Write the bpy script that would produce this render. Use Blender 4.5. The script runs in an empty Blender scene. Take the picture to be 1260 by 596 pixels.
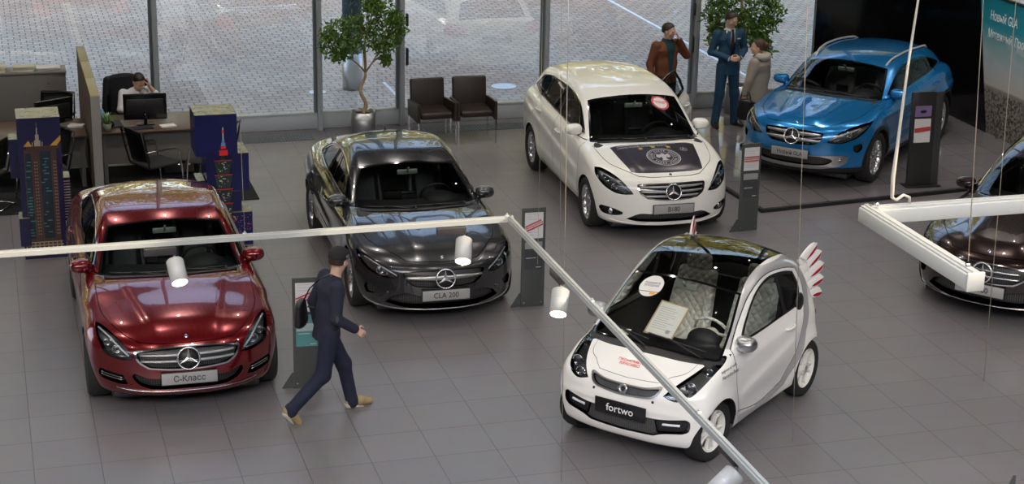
# A car showroom seen from its gallery
import bpy, bmesh, math, random
import numpy as np
from mathutils import Vector, Matrix
PI = math.pi
C = bpy.context.scene.collection
# ------------------------------------------------------------------ materials
MATS = {}
def mat(name, col=(.5,.5,.5), rough=.5, metal=0., coat=0., emit=None, estr=1., spec=.5, trans=0., alpha=1.):
    if name in MATS: return MATS[name]
    m = bpy.data.materials.new(name); m.use_nodes = True
    p = m.node_tree.nodes['Principled BSDF']
    p.inputs['Base Color'].default_value = (*col, 1); p.inputs['Roughness'].default_value = rough
    p.inputs['Metallic'].default_value = metal; p.inputs['Coat Weight'].default_value = coat
    p.inputs['Coat Roughness'].default_value = .02
    p.inputs['Specular IOR Level'].default_value = spec
    p.inputs['Transmission Weight'].default_value = trans
    if emit: p.inputs['Emission Color'].default_value = (*emit, 1); p.inputs['Emission Strength'].default_value = estr
    m.diffuse_color = (*col, 1)
    MATS[name] = m; return m
def nodes(m): return m.node_tree.nodes, m.node_tree.links
def noise_mat(name, c1, c2, scale, rough=.5, bump=0., metal=0., detail=4, coat=0., r2=None):
    m = mat(name, c1, rough, metal, coat); N, L = nodes(m); p = N['Principled BSDF']
    tc = N.new('ShaderNodeTexCoord'); n = N.new('ShaderNodeTexNoise'); n.inputs['Scale'].default_value = scale; n.inputs['Detail'].default_value = detail
    L.new(tc.outputs['Object'], n.inputs['Vector'])
    r = N.new('ShaderNodeMix'); r.data_type = 'RGBA'; r.inputs[6].default_value = (*c1, 1); r.inputs[7].default_value = (*c2, 1)
    L.new(n.outputs['Fac'], r.inputs[0]); L.new(r.outputs[2], p.inputs['Base Color'])
    if bump:
        b = N.new('ShaderNodeBump'); b.inputs['Strength'].default_value = bump; b.inputs['Distance'].default_value = .01
        L.new(n.outputs['Fac'], b.inputs['Height']); L.new(b.outputs['Normal'], p.inputs['Normal'])
    return m
def glass_mat(name, tint=(.8,.85,.85), ior=1.5, boost=0.0, rough=0.0, rtint=(1,1,1)):
    if name in MATS: return MATS[name]
    m = bpy.data.materials.new(name); m.use_nodes = True; N, L = nodes(m); N.clear()
    o = N.new('ShaderNodeOutputMaterial'); t = N.new('ShaderNodeBsdfTransparent'); t.inputs[0].default_value = (*tint, 1)
    g = N.new('ShaderNodeBsdfGlossy'); g.inputs['Roughness'].default_value = rough; g.inputs['Color'].default_value = (*rtint, 1)
    f = N.new('ShaderNodeFresnel'); f.inputs['IOR'].default_value = ior
    a = N.new('ShaderNodeMath'); a.operation = 'ADD'; a.use_clamp = True; a.inputs[1].default_value = boost
    x = N.new('ShaderNodeMixShader')
    L.new(f.outputs[0], a.inputs[0]); L.new(a.outputs[0], x.inputs[0]); L.new(t.outputs[0], x.inputs[1]); L.new(g.outputs[0], x.inputs[2]); L.new(x.outputs[0], o.inputs[0])
    MATS[name] = m; return m
# ------------------------------------------------------------------ object helpers
def tag(o, label=None, cat=None, group=None, kind=None):
    if label: o['label'] = label
    if cat: o['category'] = cat
    if group: o['group'] = group
    if kind: o['kind'] = kind
    return o
def empty(name, loc=(0,0,0), rz=0., label=None, cat=None, group=None):
    o = bpy.data.objects.new(name, None); C.objects.link(o); o.location = loc; o.rotation_euler = (0, 0, rz); o.empty_display_size = .1
    return tag(o, label, cat, group)
def link_mesh(name, me, m=None, parent=None):
    o = bpy.data.objects.new(name, me); C.objects.link(o)
    if m is not None:
        for x in (m if isinstance(m, (list, tuple)) else [m]): me.materials.append(x)
    if parent is not None: o.parent = parent
    return o
def from_arrays(name, V, F, m=None, parent=None, smooth=True, normals=None, mi=None):
    me = bpy.data.meshes.new(name); me.from_pydata([tuple(v) for v in V], [], [tuple(int(i) for i in f) for f in F]); me.update()
    if mi is not None: me.polygons.foreach_set('material_index', np.array(mi, dtype=np.int32))
    if smooth: me.polygons.foreach_set('use_smooth', [True]*len(me.polygons))
    if normals is not None and len(V): me.normals_split_custom_set_from_vertices([tuple(n) for n in normals])
    return link_mesh(name, me, m, parent)
class MB:
    """mesh builder: collects shapes, links them as one object"""
    def __init__(s): s.bm = bmesh.new(); s.mi = 0
    def _tr(s, vs, M):
        if M is not None: bmesh.ops.transform(s.bm, matrix=M, verts=vs)
    def _fin(s, n0f, vs, M, smooth):
        s._tr(vs, M)
        s.bm.faces.ensure_lookup_table()
        for f in s.bm.faces[n0f:]: f.material_index = s.mi; f.smooth = smooth
    def box(s, x0, y0, z0, x1, y1, z1, bev=0., M=None, seg=2, smooth=None):
        n0 = len(s.bm.faces); b = s.bm
        if bev > 0:
            t = bmesh.new(); bmesh.ops.create_cube(t, size=1)
            bmesh.ops.scale(t, vec=(x1-x0, y1-y0, z1-z0), verts=t.verts)
            bmesh.ops.bevel(t, geom=list(t.edges), offset=min(bev, .49*min(abs(x1-x0), abs(y1-y0), abs(z1-z0))), segments=seg, affect='EDGES', profile=.5)
            bmesh.ops.translate(t, vec=((x0+x1)/2, (y0+y1)/2, (z0+z1)/2), verts=t.verts)
            mp = {v: b.verts.new(v.co) for v in t.verts}; vs = list(mp.values())
            for f in t.faces: b.faces.new([mp[v] for v in f.verts])
            t.free()
            s._fin(n0, vs, M, True if smooth is None else smooth)
        else:
            P = [b.verts.new((x, y, z)) for z in (z0, z1) for x, y in ((x0,y0),(x1,y0),(x1,y1),(x0,y1))]
            for f in ((3,2,1,0),(4,5,6,7),(0,1,5,4),(1,2,6,5),(2,3,7,6),(3,0,4,7)): b.faces.new([P[i] for i in f])
            s._fin(n0, P, M, bool(smooth))
        return s
    def loft(s, rings, cap=True, closed=True, smooth=True, M=None, loop=False):
        n0 = len(s.bm.faces); b = s.bm
        R = [[b.verts.new(tuple(p)) for p in r] for r in rings]; n = len(R[0])
        rr = range(len(R) if loop else len(R)-1)
        for i in rr:
            A, B = R[i], R[(i+1) % len(R)]
            for j in range(n if closed else n-1):
                b.faces.new((A[j], A[(j+1)%n], B[(j+1)%n], B[j]))
        if cap and closed and not loop:
            try: b.faces.new(R[0][::-1]); b.faces.new(R[-1])
            except Exception: pass
        s._fin(n0, [v for r in R for v in r], M, smooth); return s
    def lathe(s, prof, n=24, M=None, smooth=True, cap=False):
        """profile (r, z) spun about z"""
        rings = [[(r*math.cos(2*PI*k/n), r*math.sin(2*PI*k/n), z) for k in range(n)] for r, z in prof]
        return s.loft(rings, cap=cap, M=M, smooth=smooth)
    def cyl(s, r, z0, z1, n=20, M=None, r2=None, smooth=True):
        r2 = r if r2 is None else r2
        n0 = len(s.bm.faces)
        s.lathe([(r, z0), (r2, z1)], n, M, smooth, True)
        s.bm.faces.ensure_lookup_table()
        for f in s.bm.faces[n0:]:
            if len(f.verts) > 4: f.smooth = False
        return s
    def tube(s, pts, r, n=8, cap=True, M=None, rs=None, flat=1.):
        pts = [Vector(p) for p in pts]; rings = []; up = None
        for i, p in enumerate(pts):
            d = (pts[min(i+1, len(pts)-1)] - pts[max(i-1, 0)])
            if d.length < 1e-9: d = Vector((0,0,1))
            d.normalize()
            if up is None:
                up = Vector((0,0,1)) if abs(d.z) < .9 else Vector((1,0,0))
            a = up.cross(d)
            if a.length < 1e-6: a = Vector((1,0,0)).cross(d)
            a.normalize(); c = d.cross(a).normalized(); up = c
            rr = rs[i] if rs else r
            rings.append([p + a*math.cos(2*PI*k/n)*rr + c*math.sin(2*PI*k/n)*rr*flat for k in range(n)])
        return s.loft(rings, cap=cap, M=M)
    def bar(s, p, q, w, h, M=None, bev=0):
        """rectangular bar from p to q, w sideways, h up"""
        p, q = Vector(p), Vector(q); d = q-p; L = d.length; x = d.normalized()
        up = Vector((0,0,1)) if abs(x.z) < .99 else Vector((0,1,0))
        y = up.cross(x).normalized(); z = x.cross(y)
        R = Matrix((x, y, z)).transposed().to_4x4(); R.translation = p
        return s.box(0, -w/2, -h/2, L, w/2, h/2, bev, (M @ R) if M is not None else R)
    def poly(s, pts, M=None, th=0., smooth=False):
        """flat polygon in xy, extruded th along z"""
        n0 = len(s.bm.faces); b = s.bm
        A = [b.verts.new((x, y, 0)) for x, y in pts]
        f = b.faces.new(A); vs = list(A)
        if th:
            B = [b.verts.new((x, y, th)) for x, y in pts]; b.faces.new(B); vs += B; f.normal_flip()
            n = len(A)
            for i in range(n): b.faces.new((A[i], A[(i+1)%n], B[(i+1)%n], B[i]))
        s._fin(n0, vs, M, smooth); return s
    def sphere(s, r, c=(0,0,0), n=16, sc=(1,1,1), M=None):
        m = n//2
        prof = [(max(r*math.sin(PI*k/m), 1e-4), -r*math.cos(PI*k/m)) for k in range(m+1)]
        T = Matrix.Translation(c) @ Matrix.Diagonal((*sc, 1))
        return s.lathe(prof, n, (M @ T) if M is not None else T, cap=True)
    def build(s, name, m, parent=None, weld=False, fixn=True):
        if weld: bmesh.ops.remove_doubles(s.bm, verts=s.bm.verts, dist=1e-5)
        if fixn: bmesh.ops.recalc_face_normals(s.bm, faces=s.bm.faces)
        me = bpy.data.meshes.new(name); s.bm.to_mesh(me); s.bm.free()
        return link_mesh(name, me, m, parent)
def T(x=0, y=0, z=0): return Matrix.Translation((x, y, z))
def R(a, ax='Z'): return Matrix.Rotation(a, 4, ax)
def copy_tree(o, parent=None):
    c = o.copy(); C.objects.link(c)
    if parent is not None: c.parent = parent
    for ch in list(o.children): copy_tree(ch, c)
    return c
def text_mesh(txt, size, th=.001, align='CENTER', squeeze=1., bold=0.):
    cu = bpy.data.curves.new('lettering', 'FONT'); cu.body = txt; cu.size = size; cu.extrude = th; cu.align_x = align; cu.align_y = 'CENTER'; cu.resolution_u = 3; cu.offset = bold
    o = bpy.data.objects.new('lettering', cu); C.objects.link(o)
    bpy.context.view_layer.update()
    me = bpy.data.meshes.new_from_object(o.evaluated_get(bpy.context.evaluated_depsgraph_get()))
    bpy.data.objects.remove(o); bpy.data.curves.remove(cu)
    if squeeze != 1: me.transform(Matrix.Diagonal((squeeze, 1, 1, 1)))
    return me
def text(name, txt, size, M, m, parent=None, th=.001, align='CENTER', squeeze=1., bold=0.):
    me = text_mesh(txt, size, th, align, squeeze, bold); me.transform(M); me.materials.clear()
    return link_mesh(name, me, m, parent)
# ------------------------------------------------------------------ implicit surfaces
def smax(a, b, k):
    h = np.maximum(k-np.abs(a-b), 0)/k
    return np.maximum(a, b)+h*h*k*.25
def smin(a, b, k): return -smax(-a, -b, k)
def surface_net(F, lo, hi, h, newton=4, pre=None):
    lo = np.array(lo, float); hi = np.array(hi, float); n = np.ceil((hi-lo)/h).astype(int)+1
    ax = [lo[i]+h*np.arange(n[i]) for i in range(3)]
    X, Y, Z = np.meshgrid(*ax, indexing='ij')
    V = F(X, Y, Z) if pre is None else pre
    S = V < 0
    c = [S[dx:n[0]-1+dx, dy:n[1]-1+dy, dz:n[2]-1+dz] for dx in (0,1) for dy in (0,1) for dz in (0,1)]
    cnt = sum(x.astype(np.int8) for x in c); act = (cnt > 0) & (cnt < 8)
    idx = -np.ones(act.shape, dtype=np.int64); w = np.argwhere(act); idx[act] = np.arange(len(w))
    # vertices: mean of edge crossings
    acc = np.zeros((len(w), 3)); num = np.zeros(len(w))
    cor = [(dx,dy,dz) for dx in (0,1) for dy in (0,1) for dz in (0,1)]
    vv = {k: V[w[:,0]+k[0], w[:,1]+k[1], w[:,2]+k[2]] for k in cor}
    for a in cor:
        for d in range(3):
            if a[d] == 0:
                b = list(a); b[d] = 1; b = tuple(b)
                va, vb = vv[a], vv[b]; m = (va < 0) != (vb < 0)
                t = np.where(m, va/np.where(m, va-vb, 1), 0)
                p = np.array(a, float)[None, :]+np.zeros((len(w), 3)); p[:, d] += t
                acc[m] += p[m]; num[m] += 1
    P = lo+(w+acc/num[:, None])*h
    P0 = P.copy()
    for _ in range(newton):
        g, f = grad(F, P); g2 = (g*g).sum(1)+1e-9
        P = P-g*np.clip(f/g2, -h, h)[:, None]
    off = P-P0; dn = np.linalg.norm(off, axis=1); big = dn > h; P[big] = P0[big]
    faces = []
    for d in range(3):
        a, b = [(1,2),(2,0),(0,1)][d]
        sl = [slice(0, None)]*3; s1 = [slice(0,None)]*3; s1[d] = slice(0, n[d]-1); s2 = [slice(0,None)]*3; s2[d] = slice(1, n[d])
        A, B = S[tuple(s1)], S[tuple(s2)]; cr = np.argwhere(A != B)
        ok = (cr[:, a] > 0) & (cr[:, b] > 0) & (cr[:, a] < n[a]-1) & (cr[:, b] < n[b]-1); cr = cr[ok]
        flip = ~A[tuple(cr.T)]
        q = []
        for da, db in ((-1,-1),(0,-1),(0,0),(-1,0)):
            e = cr.copy(); e[:, a] += da; e[:, b] += db; q.append(idx[tuple(e.T)])
        q = np.stack(q, 1); q[flip] = q[flip][:, ::-1]; faces.append(q)
    return P, np.concatenate(faces)
def grad(F, P, e=5e-3):
    x, y, z = P[:,0], P[:,1], P[:,2]; f = F(x, y, z)
    gx = (F(x+e, y, z)-F(x-e, y, z))/(2*e); gy = (F(x, y+e, z)-F(x, y-e, z))/(2*e); gz = (F(x, y, z+e)-F(x, y, z-e))/(2*e)
    return np.stack([gx, gy, gz], 1), f
def unit(g): return g/(np.linalg.norm(g, axis=1)[:, None]+1e-9)
def seg_sdf(X, Y, Z, a, b, ra, rb, sc=None):
    """tapered capsule"""
    a = np.array(a, float); b = np.array(b, float); d = b-a; L2 = d@d+1e-12
    px, py, pz = X-a[0], Y-a[1], Z-a[2]
    t = np.clip((px*d[0]+py*d[1]+pz*d[2])/L2, 0, 1)
    return np.sqrt((px-t*d[0])**2+(py-t*d[1])**2+(pz-t*d[2])**2)-(ra+(rb-ra)*t)
def ell_sdf(X, Y, Z, c, r, M=None):
    x, y, z = X-c[0], Y-c[1], Z-c[2]
    if M is not None:
        x, y, z = (M[0][0]*x+M[1][0]*y+M[2][0]*z, M[0][1]*x+M[1][1]*y+M[2][1]*z, M[0][2]*x+M[1][2]*y+M[2][2]*z)
    k0 = np.sqrt((x/r[0])**2+(y/r[1])**2+(z/r[2])**2); k1 = np.sqrt((x/r[0]**2)**2+(y/r[1]**2)**2+(z/r[2]**2)**2)+1e-9
    return k0*(k0-1)/k1
def net_obj(name, F, lo, hi, h, m, parent=None, M=None):
    P, Q = surface_net(F, lo, hi, h)
    g, _ = grad(F, P); N = unit(g)
    if M is not None:
        A = np.array(M.to_3x3()); t = np.array(M.translation); P = P@A.T+t; N = unit(N@np.linalg.inv(A))
    return from_arrays(name, P, Q, m, parent, normals=N)
# ------------------------------------------------------------------ curves
def table(pts, sm=.02, lo=-1., hi=6., st=.005):
    """smooth interpolated function through (a, b) points"""
    p = np.array(sorted(pts), float); x = np.arange(lo, hi, st)
    # pchip
    xs, ys = p[:,0], p[:,1]; hh = np.diff(xs); dl = np.diff(ys)/hh; m = np.zeros(len(xs))
    for i in range(1, len(xs)-1):
        if dl[i-1]*dl[i] > 0:
            w1, w2 = 2*hh[i]+hh[i-1], hh[i]+2*hh[i-1]; m[i] = (w1+w2)/(w1/dl[i-1]+w2/dl[i])
    m[0], m[-1] = dl[0], dl[-1]
    k = np.clip(np.searchsorted(xs, x)-1, 0, len(xs)-2); t = (x-xs[k])/hh[k]
    y = (2*t**3-3*t**2+1)*ys[k]+(t**3-2*t**2+t)*hh[k]*m[k]+(-2*t**3+3*t**2)*ys[k+1]+(t**3-t**2)*hh[k]*m[k+1]
    y = np.where(x < xs[0], ys[0]+(x-xs[0])*m[0], y); y = np.where(x > xs[-1], ys[-1]+(x-xs[-1])*m[-1], y)
    if sm:
        r = int(3*sm/st); ker = np.exp(-.5*(np.arange(-r, r+1)*st/sm)**2); ker /= ker.sum()
        y = np.convolve(np.pad(y, r, mode='reflect', reflect_type='odd'), ker, 'valid')
    dy = np.gradient(y, st)
    f = lambda q: np.interp(q, x, y); f.d = lambda q: np.interp(q, x, dy)
    return f
def outline(pts, sub=6):
    """closed outline through 2-D points, a third value 1 marks a sharp corner"""
    n = len(pts); out = []
    P = [np.array(p[:2], float) for p in pts]; c = [len(p) > 2 and p[2] for p in pts]
    for i in range(n):
        p1, p2 = P[i], P[(i+1)%n]
        p0 = P[i-1] if not c[i] else p1; p3 = P[(i+2)%n] if not c[(i+1)%n] else p2
        ns = 1 if (c[i] and c[(i+1)%n]) else sub
        for k in range(ns):
            t = k/ns
            out.append(.5*((2*p1)+(-p0+p2)*t+(2*p0-5*p1+4*p2-p3)*t*t+(-p0+3*p1-3*p2+p3)*t**3))
    return np.array(out)
def offset_poly(P, d):
    """positive d grows the outline"""
    n = len(P); A = np.roll(P, 1, 0); B = np.roll(P, -1, 0)
    area = .5*np.sum(P[:,0]*B[:,1]-B[:,0]*P[:,1]); s = 1 if area > 0 else -1
    e1 = P-A; e2 = B-P
    n1 = np.stack([e1[:,1], -e1[:,0]], 1)/(np.linalg.norm(e1, axis=1)[:,None]+1e-9)
    n2 = np.stack([e2[:,1], -e2[:,0]], 1)/(np.linalg.norm(e2, axis=1)[:,None]+1e-9)
    m = n1+n2; l = (m*m).sum(1)[:,None]; m = m*2/np.maximum(l, .5)
    return P+s*d*m*(.5 if False else 1.)/1.
def in_poly(P, Q):
    x, y = P[:,0], P[:,1]; r = np.zeros(len(P), bool); n = len(Q)
    for i in range(n):
        x1, y1 = Q[i]; x2, y2 = Q[(i+1)%n]
        if y1 == y2: continue
        m = ((y1 > y) != (y2 > y)) & (x < (x2-x1)*(y-y1)/(y2-y1)+x1); r ^= m
    return r
SKY, SUN, SPOT, EXPO = 1.45, 6.0, 175, 0.0
# ------------------------------------------------------------------ car shells: an implicit body, cut along outlines into panels
class Shell:
    """X here is t, the distance behind the foremost point; Y the half width; Z up"""
    def __init__(s, sp, h=.022):
        s.sp = sp; L = sp['L']; s.deck = table(sp['deck'], .03); s.plan = table(sp['plan'], .05)
        s.ins = table(sp['side'], .012, -.5, 2.5); s.nose = table(sp['nose'], sp.get('nose_sm', .012), -.5, 2.5); s.tail = table(sp['tail'], .015, -.5, 2.5)
        s.roof = table(sp['roof'], sp.get('roof_sm', .05)); s.gw = table(sp['gw'], .05); s.belt = table(sp['belt'], .05)
        s.crown = table(sp['crown'], .05)
        s.build(h)
    def F(s, t, Y, Z):
        sp = s.sp; Y = np.abs(Y); W = s.plan(t); L = sp['L']; u = np.minimum(Y/W, 1.3)
        fl = 0.
        for wt, wr in sp['wheels']:
            r = np.sqrt((t-wt)**2+(Z-sp['wz'])**2); fl = fl+sp.get('flare', .018)*np.exp(-((np.maximum(r-wr, 0))/.09)**2)
        W2 = W-s.ins(Z)+fl*(Z < 1.2)*np.clip((Z-.16)/.22, 0, 1)
        for (tc, zc, slope, d, wd, t0, t1) in sp.get('creases', []):
            zz = zc+slope*(t-tc); e = np.clip((t-t0)/.25, 0, 1)*np.clip((t1-t)/.25, 0, 1)
            q = (Z-zz)/wd; W2 = W2+d*e*e*(3-2*e)*np.where(q > 0, np.exp(-q*q*2.0), np.exp(-q*q*.25))
        b = Y-W2
        zd = s.deck(t)-s.crown(t)*u**sp.get('cpow', 2.2)
        for (y0, y1, wd, d, t0, t1) in sp.get('hoodlines', []):      # raised lines running back over the bonnet
            k = np.clip((t-t0)/(t1-t0), 0, 1); yc = y0+(y1-y0)*k; e = np.clip((t-t0+.1)/.2, 0, 1)*np.clip((t1+.25-t)/.3, 0, 1)
            zd = zd+d*e/(1+np.exp((Y-yc)/wd))
        sl = np.sqrt(1+s.deck.d(t)**2); a = (Z-zd)/sl
        cf = np.maximum(s.nose(Z)+sp['bow'][0]*(Y/.9)**sp['bow'][1]-t, -9)/np.sqrt(1+s.nose.d(Z)**2+(sp['bow'][0]*sp['bow'][1]/.9*(np.minimum(Y,.9)/.9)**(sp['bow'][1]-1))**2*.5)
        tr = L-s.tail(Z)-sp['rbow'][0]*(Y/.9)**sp['rbow'][1]
        d = (t-tr)/np.sqrt(1+s.tail.d(Z)**2)
        e = sp.get('zb', .17)-Z
        low = smax(smax(a, b, sp.get('ks', .09)), smax(cf, d, .05), sp.get('kf', .10)); low = smax(low, e, .06)
        tm = sp['gmid']; sft = np.clip((t-tm)/.6+.5, 0, 1); sft = sft*sft*(3-2*sft)
        tg = t-sp['gbow'][0]*(Y/.7)**2*(1-sft)+sp['gbow'][1]*(Y/.7)**2*sft
        zr = s.roof(tg)-sp.get('gcrown', .05)*(Y/.65)**2.2
        g1 = (Z-zr)/np.sqrt(1+s.roof.d(tg)**2)
        g2 = (Y-(s.gw(t)-np.maximum(Z-s.belt(t), -.02)*sp.get('tum', .38)))*.93
        g = smax(g1, g2, sp.get('kg', .07)); g = smax(np.maximum(g, .5-Z), smax(cf, d, .05), .04)
        return smin(low, g, sp.get('ku', .04))
    def build(s, h):
        L = s.sp['L']; P, Q = surface_net(s.F, (-.08, -2.5*h, .08), (L+.08, 1.05, s.sp['H']+.08), h)
        y = P[:,1]; keep = (y[Q] > -1e-9).any(1); Q = Q[keep]
        # verts left of the centre plane are snapped on to it
        lowv = np.unique(Q[(y[Q] <= -1e-9).any(1)]); m = np.zeros(len(P), bool); m[lowv] = True; m &= (y < h*.45); P[m, 1] = 0
        Q = Q[(P[Q][:,:,1] > -1e-9).all(1) & (P[Q][:,:,1].max(1) > 1e-6)]
        s.V = [tuple(p) for p in P.tolist()]; s.Fc = [list(q) for q in Q.tolist()]; s.pid = [0]*len(s.Fc); s.names = ['body']; s.h = h
        e2 = s.e2 = {}
        for i, f in enumerate(s.Fc):
            for k in range(4):
                a, b = f[k], f[(k+1)&3]; e2.setdefault((a, b) if a < b else (b, a), set()).add(i)
    def split_edge(s, a, b, t):
        k = (a, b) if a < b else (b, a); va, vb = s.V[a], s.V[b]
        s.V.append((va[0]+(vb[0]-va[0])*t, va[1]+(vb[1]-va[1])*t, va[2]+(vb[2]-va[2])*t)); n = len(s.V)-1
        fs = s.e2.pop(k)
        for f in fs:
            L = s.Fc[f]
            for i in range(len(L)):
                c, d = L[i], L[(i+1) % len(L)]
                if (c == a and d == b) or (c == b and d == a): L.insert(i+1, n); break
        s.e2[(a, n) if a < n else (n, a)] = set(fs); s.e2[(b, n) if b < n else (n, b)] = set(fs)
        return n
    def split_face(s, f, a, b, px, py, nx, ny):
        """cut face f along a line (in view axes a, b); returns the new face or None"""
        V = s.V; L = s.Fc[f]; w = [(V[v][a]-px)*nx+(V[v][b]-py)*ny for v in L]; on = []
        pairs = []
        for i in range(len(L)):
            j = (i+1) % len(L); wi, wj = w[i], w[j]
            if abs(wi) <= 1e-5: on.append(L[i])
            elif (wi > 1e-5 and wj < -1e-5) or (wi < -1e-5 and wj > 1e-5): pairs.append((L[i], L[j], wi/(wi-wj)))
        for p, q, t in pairs: on.append(s.split_edge(p, q, t))
        if len(on) != 2: return None
        L = s.Fc[f]; i, j = L.index(on[0]), L.index(on[1])
        if i > j: i, j = j, i
        if j-i == 1 or (i == 0 and j == len(L)-1): return None
        A = L[i:j+1]; B = L[j:]+L[:i+1]; s.Fc[f] = A; g = len(s.Fc); s.Fc.append(B); s.pid.append(s.pid[f])
        for k in range(len(B)-1):
            p, q = B[k], B[k+1]; S_ = s.e2[(p, q) if p < q else (q, p)]; S_.discard(f); S_.add(g)
        p, q = B[-1], B[0]; s.e2[(p, q) if p < q else (q, p)] = {f, g}
        return g
    VIEW = {'side': (0, 2, Vector((0,1,0))), 'front': (1, 2, Vector((1,0,0))), 'top': (1, 0, Vector((0,0,1)))}
    def cut(s, name, view, P, src=('body',), keep=None):
        """cut panel along the closed outline P seen in that view, keep(t, y, z, nx, ny, nz) -> mask limits where"""
        a, b, ax = s.VIEW[view]; ids = {s.names.index(x) for x in src if x in s.names}
        pid = np.array(s.pid); ok = np.nonzero(np.isin(pid, list(ids)))[0]
        if not len(ok): return
        Va = np.array(s.V); V = s.V; Fc = s.Fc
        Q = np.array([Fc[i][:4] if len(Fc[i]) >= 4 else Fc[i]+[Fc[i][0]] for i in ok]); X = Va[Q]; ce = X.mean(1)
        no = np.cross(X[:,2]-X[:,0], X[:,3]-X[:,1]); tri = Q[:,3] == Q[:,0]
        no[tri] = np.cross(X[tri,1]-X[tri,0], X[tri,2]-X[tri,0]); no = unit(no)
        ms = np.ones(len(ok), bool)
        if keep is not None: ms = keep(ce[:,0], ce[:,1], ce[:,2], no[:,0], no[:,1], no[:,2])
        lo, hi = P.min(0)-2*s.h, P.max(0)+2*s.h; c2 = ce[:, (a, b)]; ms = ms & (c2 >= lo).all(1) & (c2 <= hi).all(1)
        cand = [int(i) for i in ok[ms]]; work = list(cand); B = {}; g = s.h*2; fl_ = math.floor
        def put(i):
            L = Fc[i]; x = sum(V[v][a] for v in L)/len(L); y = sum(V[v][b] for v in L)/len(L); B.setdefault((fl_(x/g), fl_(y/g)), []).append(i)
        for i in cand: put(i)
        n = len(P)
        for i in range(n):
            p, q = P[i], P[(i+1) % n]; dx, dy = float(q[0]-p[0]), float(q[1]-p[1]); Ls = math.hypot(dx, dy)
            if Ls < 1e-6: continue
            ux, uy = dx/Ls, dy/Ls; nx, ny = -uy, ux; st = max(1, int(Ls/(g*.7))+1); ks = set(); px, py = float(p[0]), float(p[1])
            for k in range(st+1):
                kx, ky = fl_((px+dx*k/st)/g), fl_((py+dy*k/st)/g)
                for ex in (-1,0,1):
                    for ey in (-1,0,1): ks.add((kx+ex, ky+ey))
            todo = {f for k in ks for f in B.get(k, ())}
            for f in todo:
                mn = 9; mx = -9; u0 = 99; u1 = -99
                for v in Fc[f]:
                    c = V[v]; rx, ry = c[a]-px, c[b]-py; w = rx*nx+ry*ny; u = rx*ux+ry*uy
                    if w < mn: mn = w
                    if w > mx: mx = w
                    if u < u0: u0 = u
                    if u > u1: u1 = u
                if mn < -1e-5 and mx > 1e-5 and u1 > -1e-4 and u0 < Ls+1e-4:
                    r = s.split_face(f, a, b, px, py, nx, ny)
                    if r is not None: work.append(r); put(r); put(f)
        ce = np.array([(sum(V[v][a] for v in Fc[i])/len(Fc[i]), sum(V[v][b] for v in Fc[i])/len(Fc[i])) for i in work]); m = in_poly(ce, P)
        if name not in s.names: s.names.append(name)
        i0 = s.names.index(name)
        for k in np.nonzero(m)[0]: s.pid[work[k]] = i0
    def panel(s, name, view, P, src=('body',), keep=None, gap=.007, seam='seam'):
        """panel with a dark shut line round it"""
        if gap: s.cut(seam, view, offset_poly(P, gap/2), src, keep); s.cut(name, view, offset_poly(P, -gap/2), (seam,), keep)
        else: s.cut(name, view, P, src, keep)
    def arrays(s, name):
        i0 = s.names.index(name) if name in s.names else -5
        vi = {}; V = []; F = []
        for f, p in zip(s.Fc, s.pid):
            if p != i0: continue
            r = []
            for v in f:
                if v not in vi: vi[v] = len(V); V.append(s.V[v])
                r.append(vi[v])
            F.append(r)
        return np.array(V), F
    def project(s, V, n=3):
        P = V.copy(); y0 = np.abs(P[:,1]) < 1e-6
        for _ in range(n):
            g, f = grad(s.F, P); g[y0, 1] = 0
            P = P-g*np.clip(f/((g*g).sum(1)+1e-9), -.01, .01)[:, None]
        P[y0, 1] = 0
        return P
    def out(s, name, m, parent, mode='both', depth=0., lip=True, objname=None, thick=0., lipmat=None):
        """link panel as object(s): mode both = one symmetric mesh, pair = one per side. depth>0 sinks it. returns objects"""
        V, F = s.arrays(name)
        if not len(V): print('empty panel', name); return []
        V = s.project(V); g, _ = grad(s.F, V); N = unit(g); W = V-N*depth
        VV = [W]; NN = [N]; FF = [list(f) for f in F]; mi = [0]*len(F)
        if depth and lip:
            cnt = {}
            for f in F:
                for i in range(len(f)):
                    a, b = f[i], f[(i+1)%len(f)]; cnt[(a, b)] = 1
            be = [(a, b) for (a, b) in cnt if (b, a) not in cnt and not (abs(V[a][1]) < 1e-6 and abs(V[b][1]) < 1e-6)]
            off = len(V); vs = sorted({x for e in be for x in e}); mp = {v: off+i for i, v in enumerate(vs)}; mp2 = {v: off+len(vs)+i for i, v in enumerate(vs)}
            if vs:
                nn = np.zeros((len(vs), 3)); loc = {v: i for i, v in enumerate(vs)}
                for a, b in be:
                    e = V[b]-V[a]; q = -np.cross(e, N[a]); nn[loc[a]] += q; nn[loc[b]] += q
                nn = unit(nn); VV += [V[vs], W[vs]]; NN += [nn, nn]
                for a, b in be: FF.append([mp[b], mp[a], mp2[a], mp2[b]]); mi.append(1)
        V2 = np.concatenate(VV); N2 = np.concatenate(NN); objs = []; on = objname or name
        def tolocal(V, N, sg):
            A = V.copy(); B = N.copy(); A[:,0] = s.sp['XF']-V[:,0]; B[:,0] = -N[:,0]; A[:,1] *= sg; B[:,1] *= sg
            return A, B
        ms = [m, lipmat or m]
        # t axis is reversed against local x: y>0 stays left side, so faces flip for sg=+1
        L_ = tolocal(V2, N2, 1); R_ = tolocal(V2, N2, -1)
        Ff = [f[::-1] for f in FF]
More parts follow.
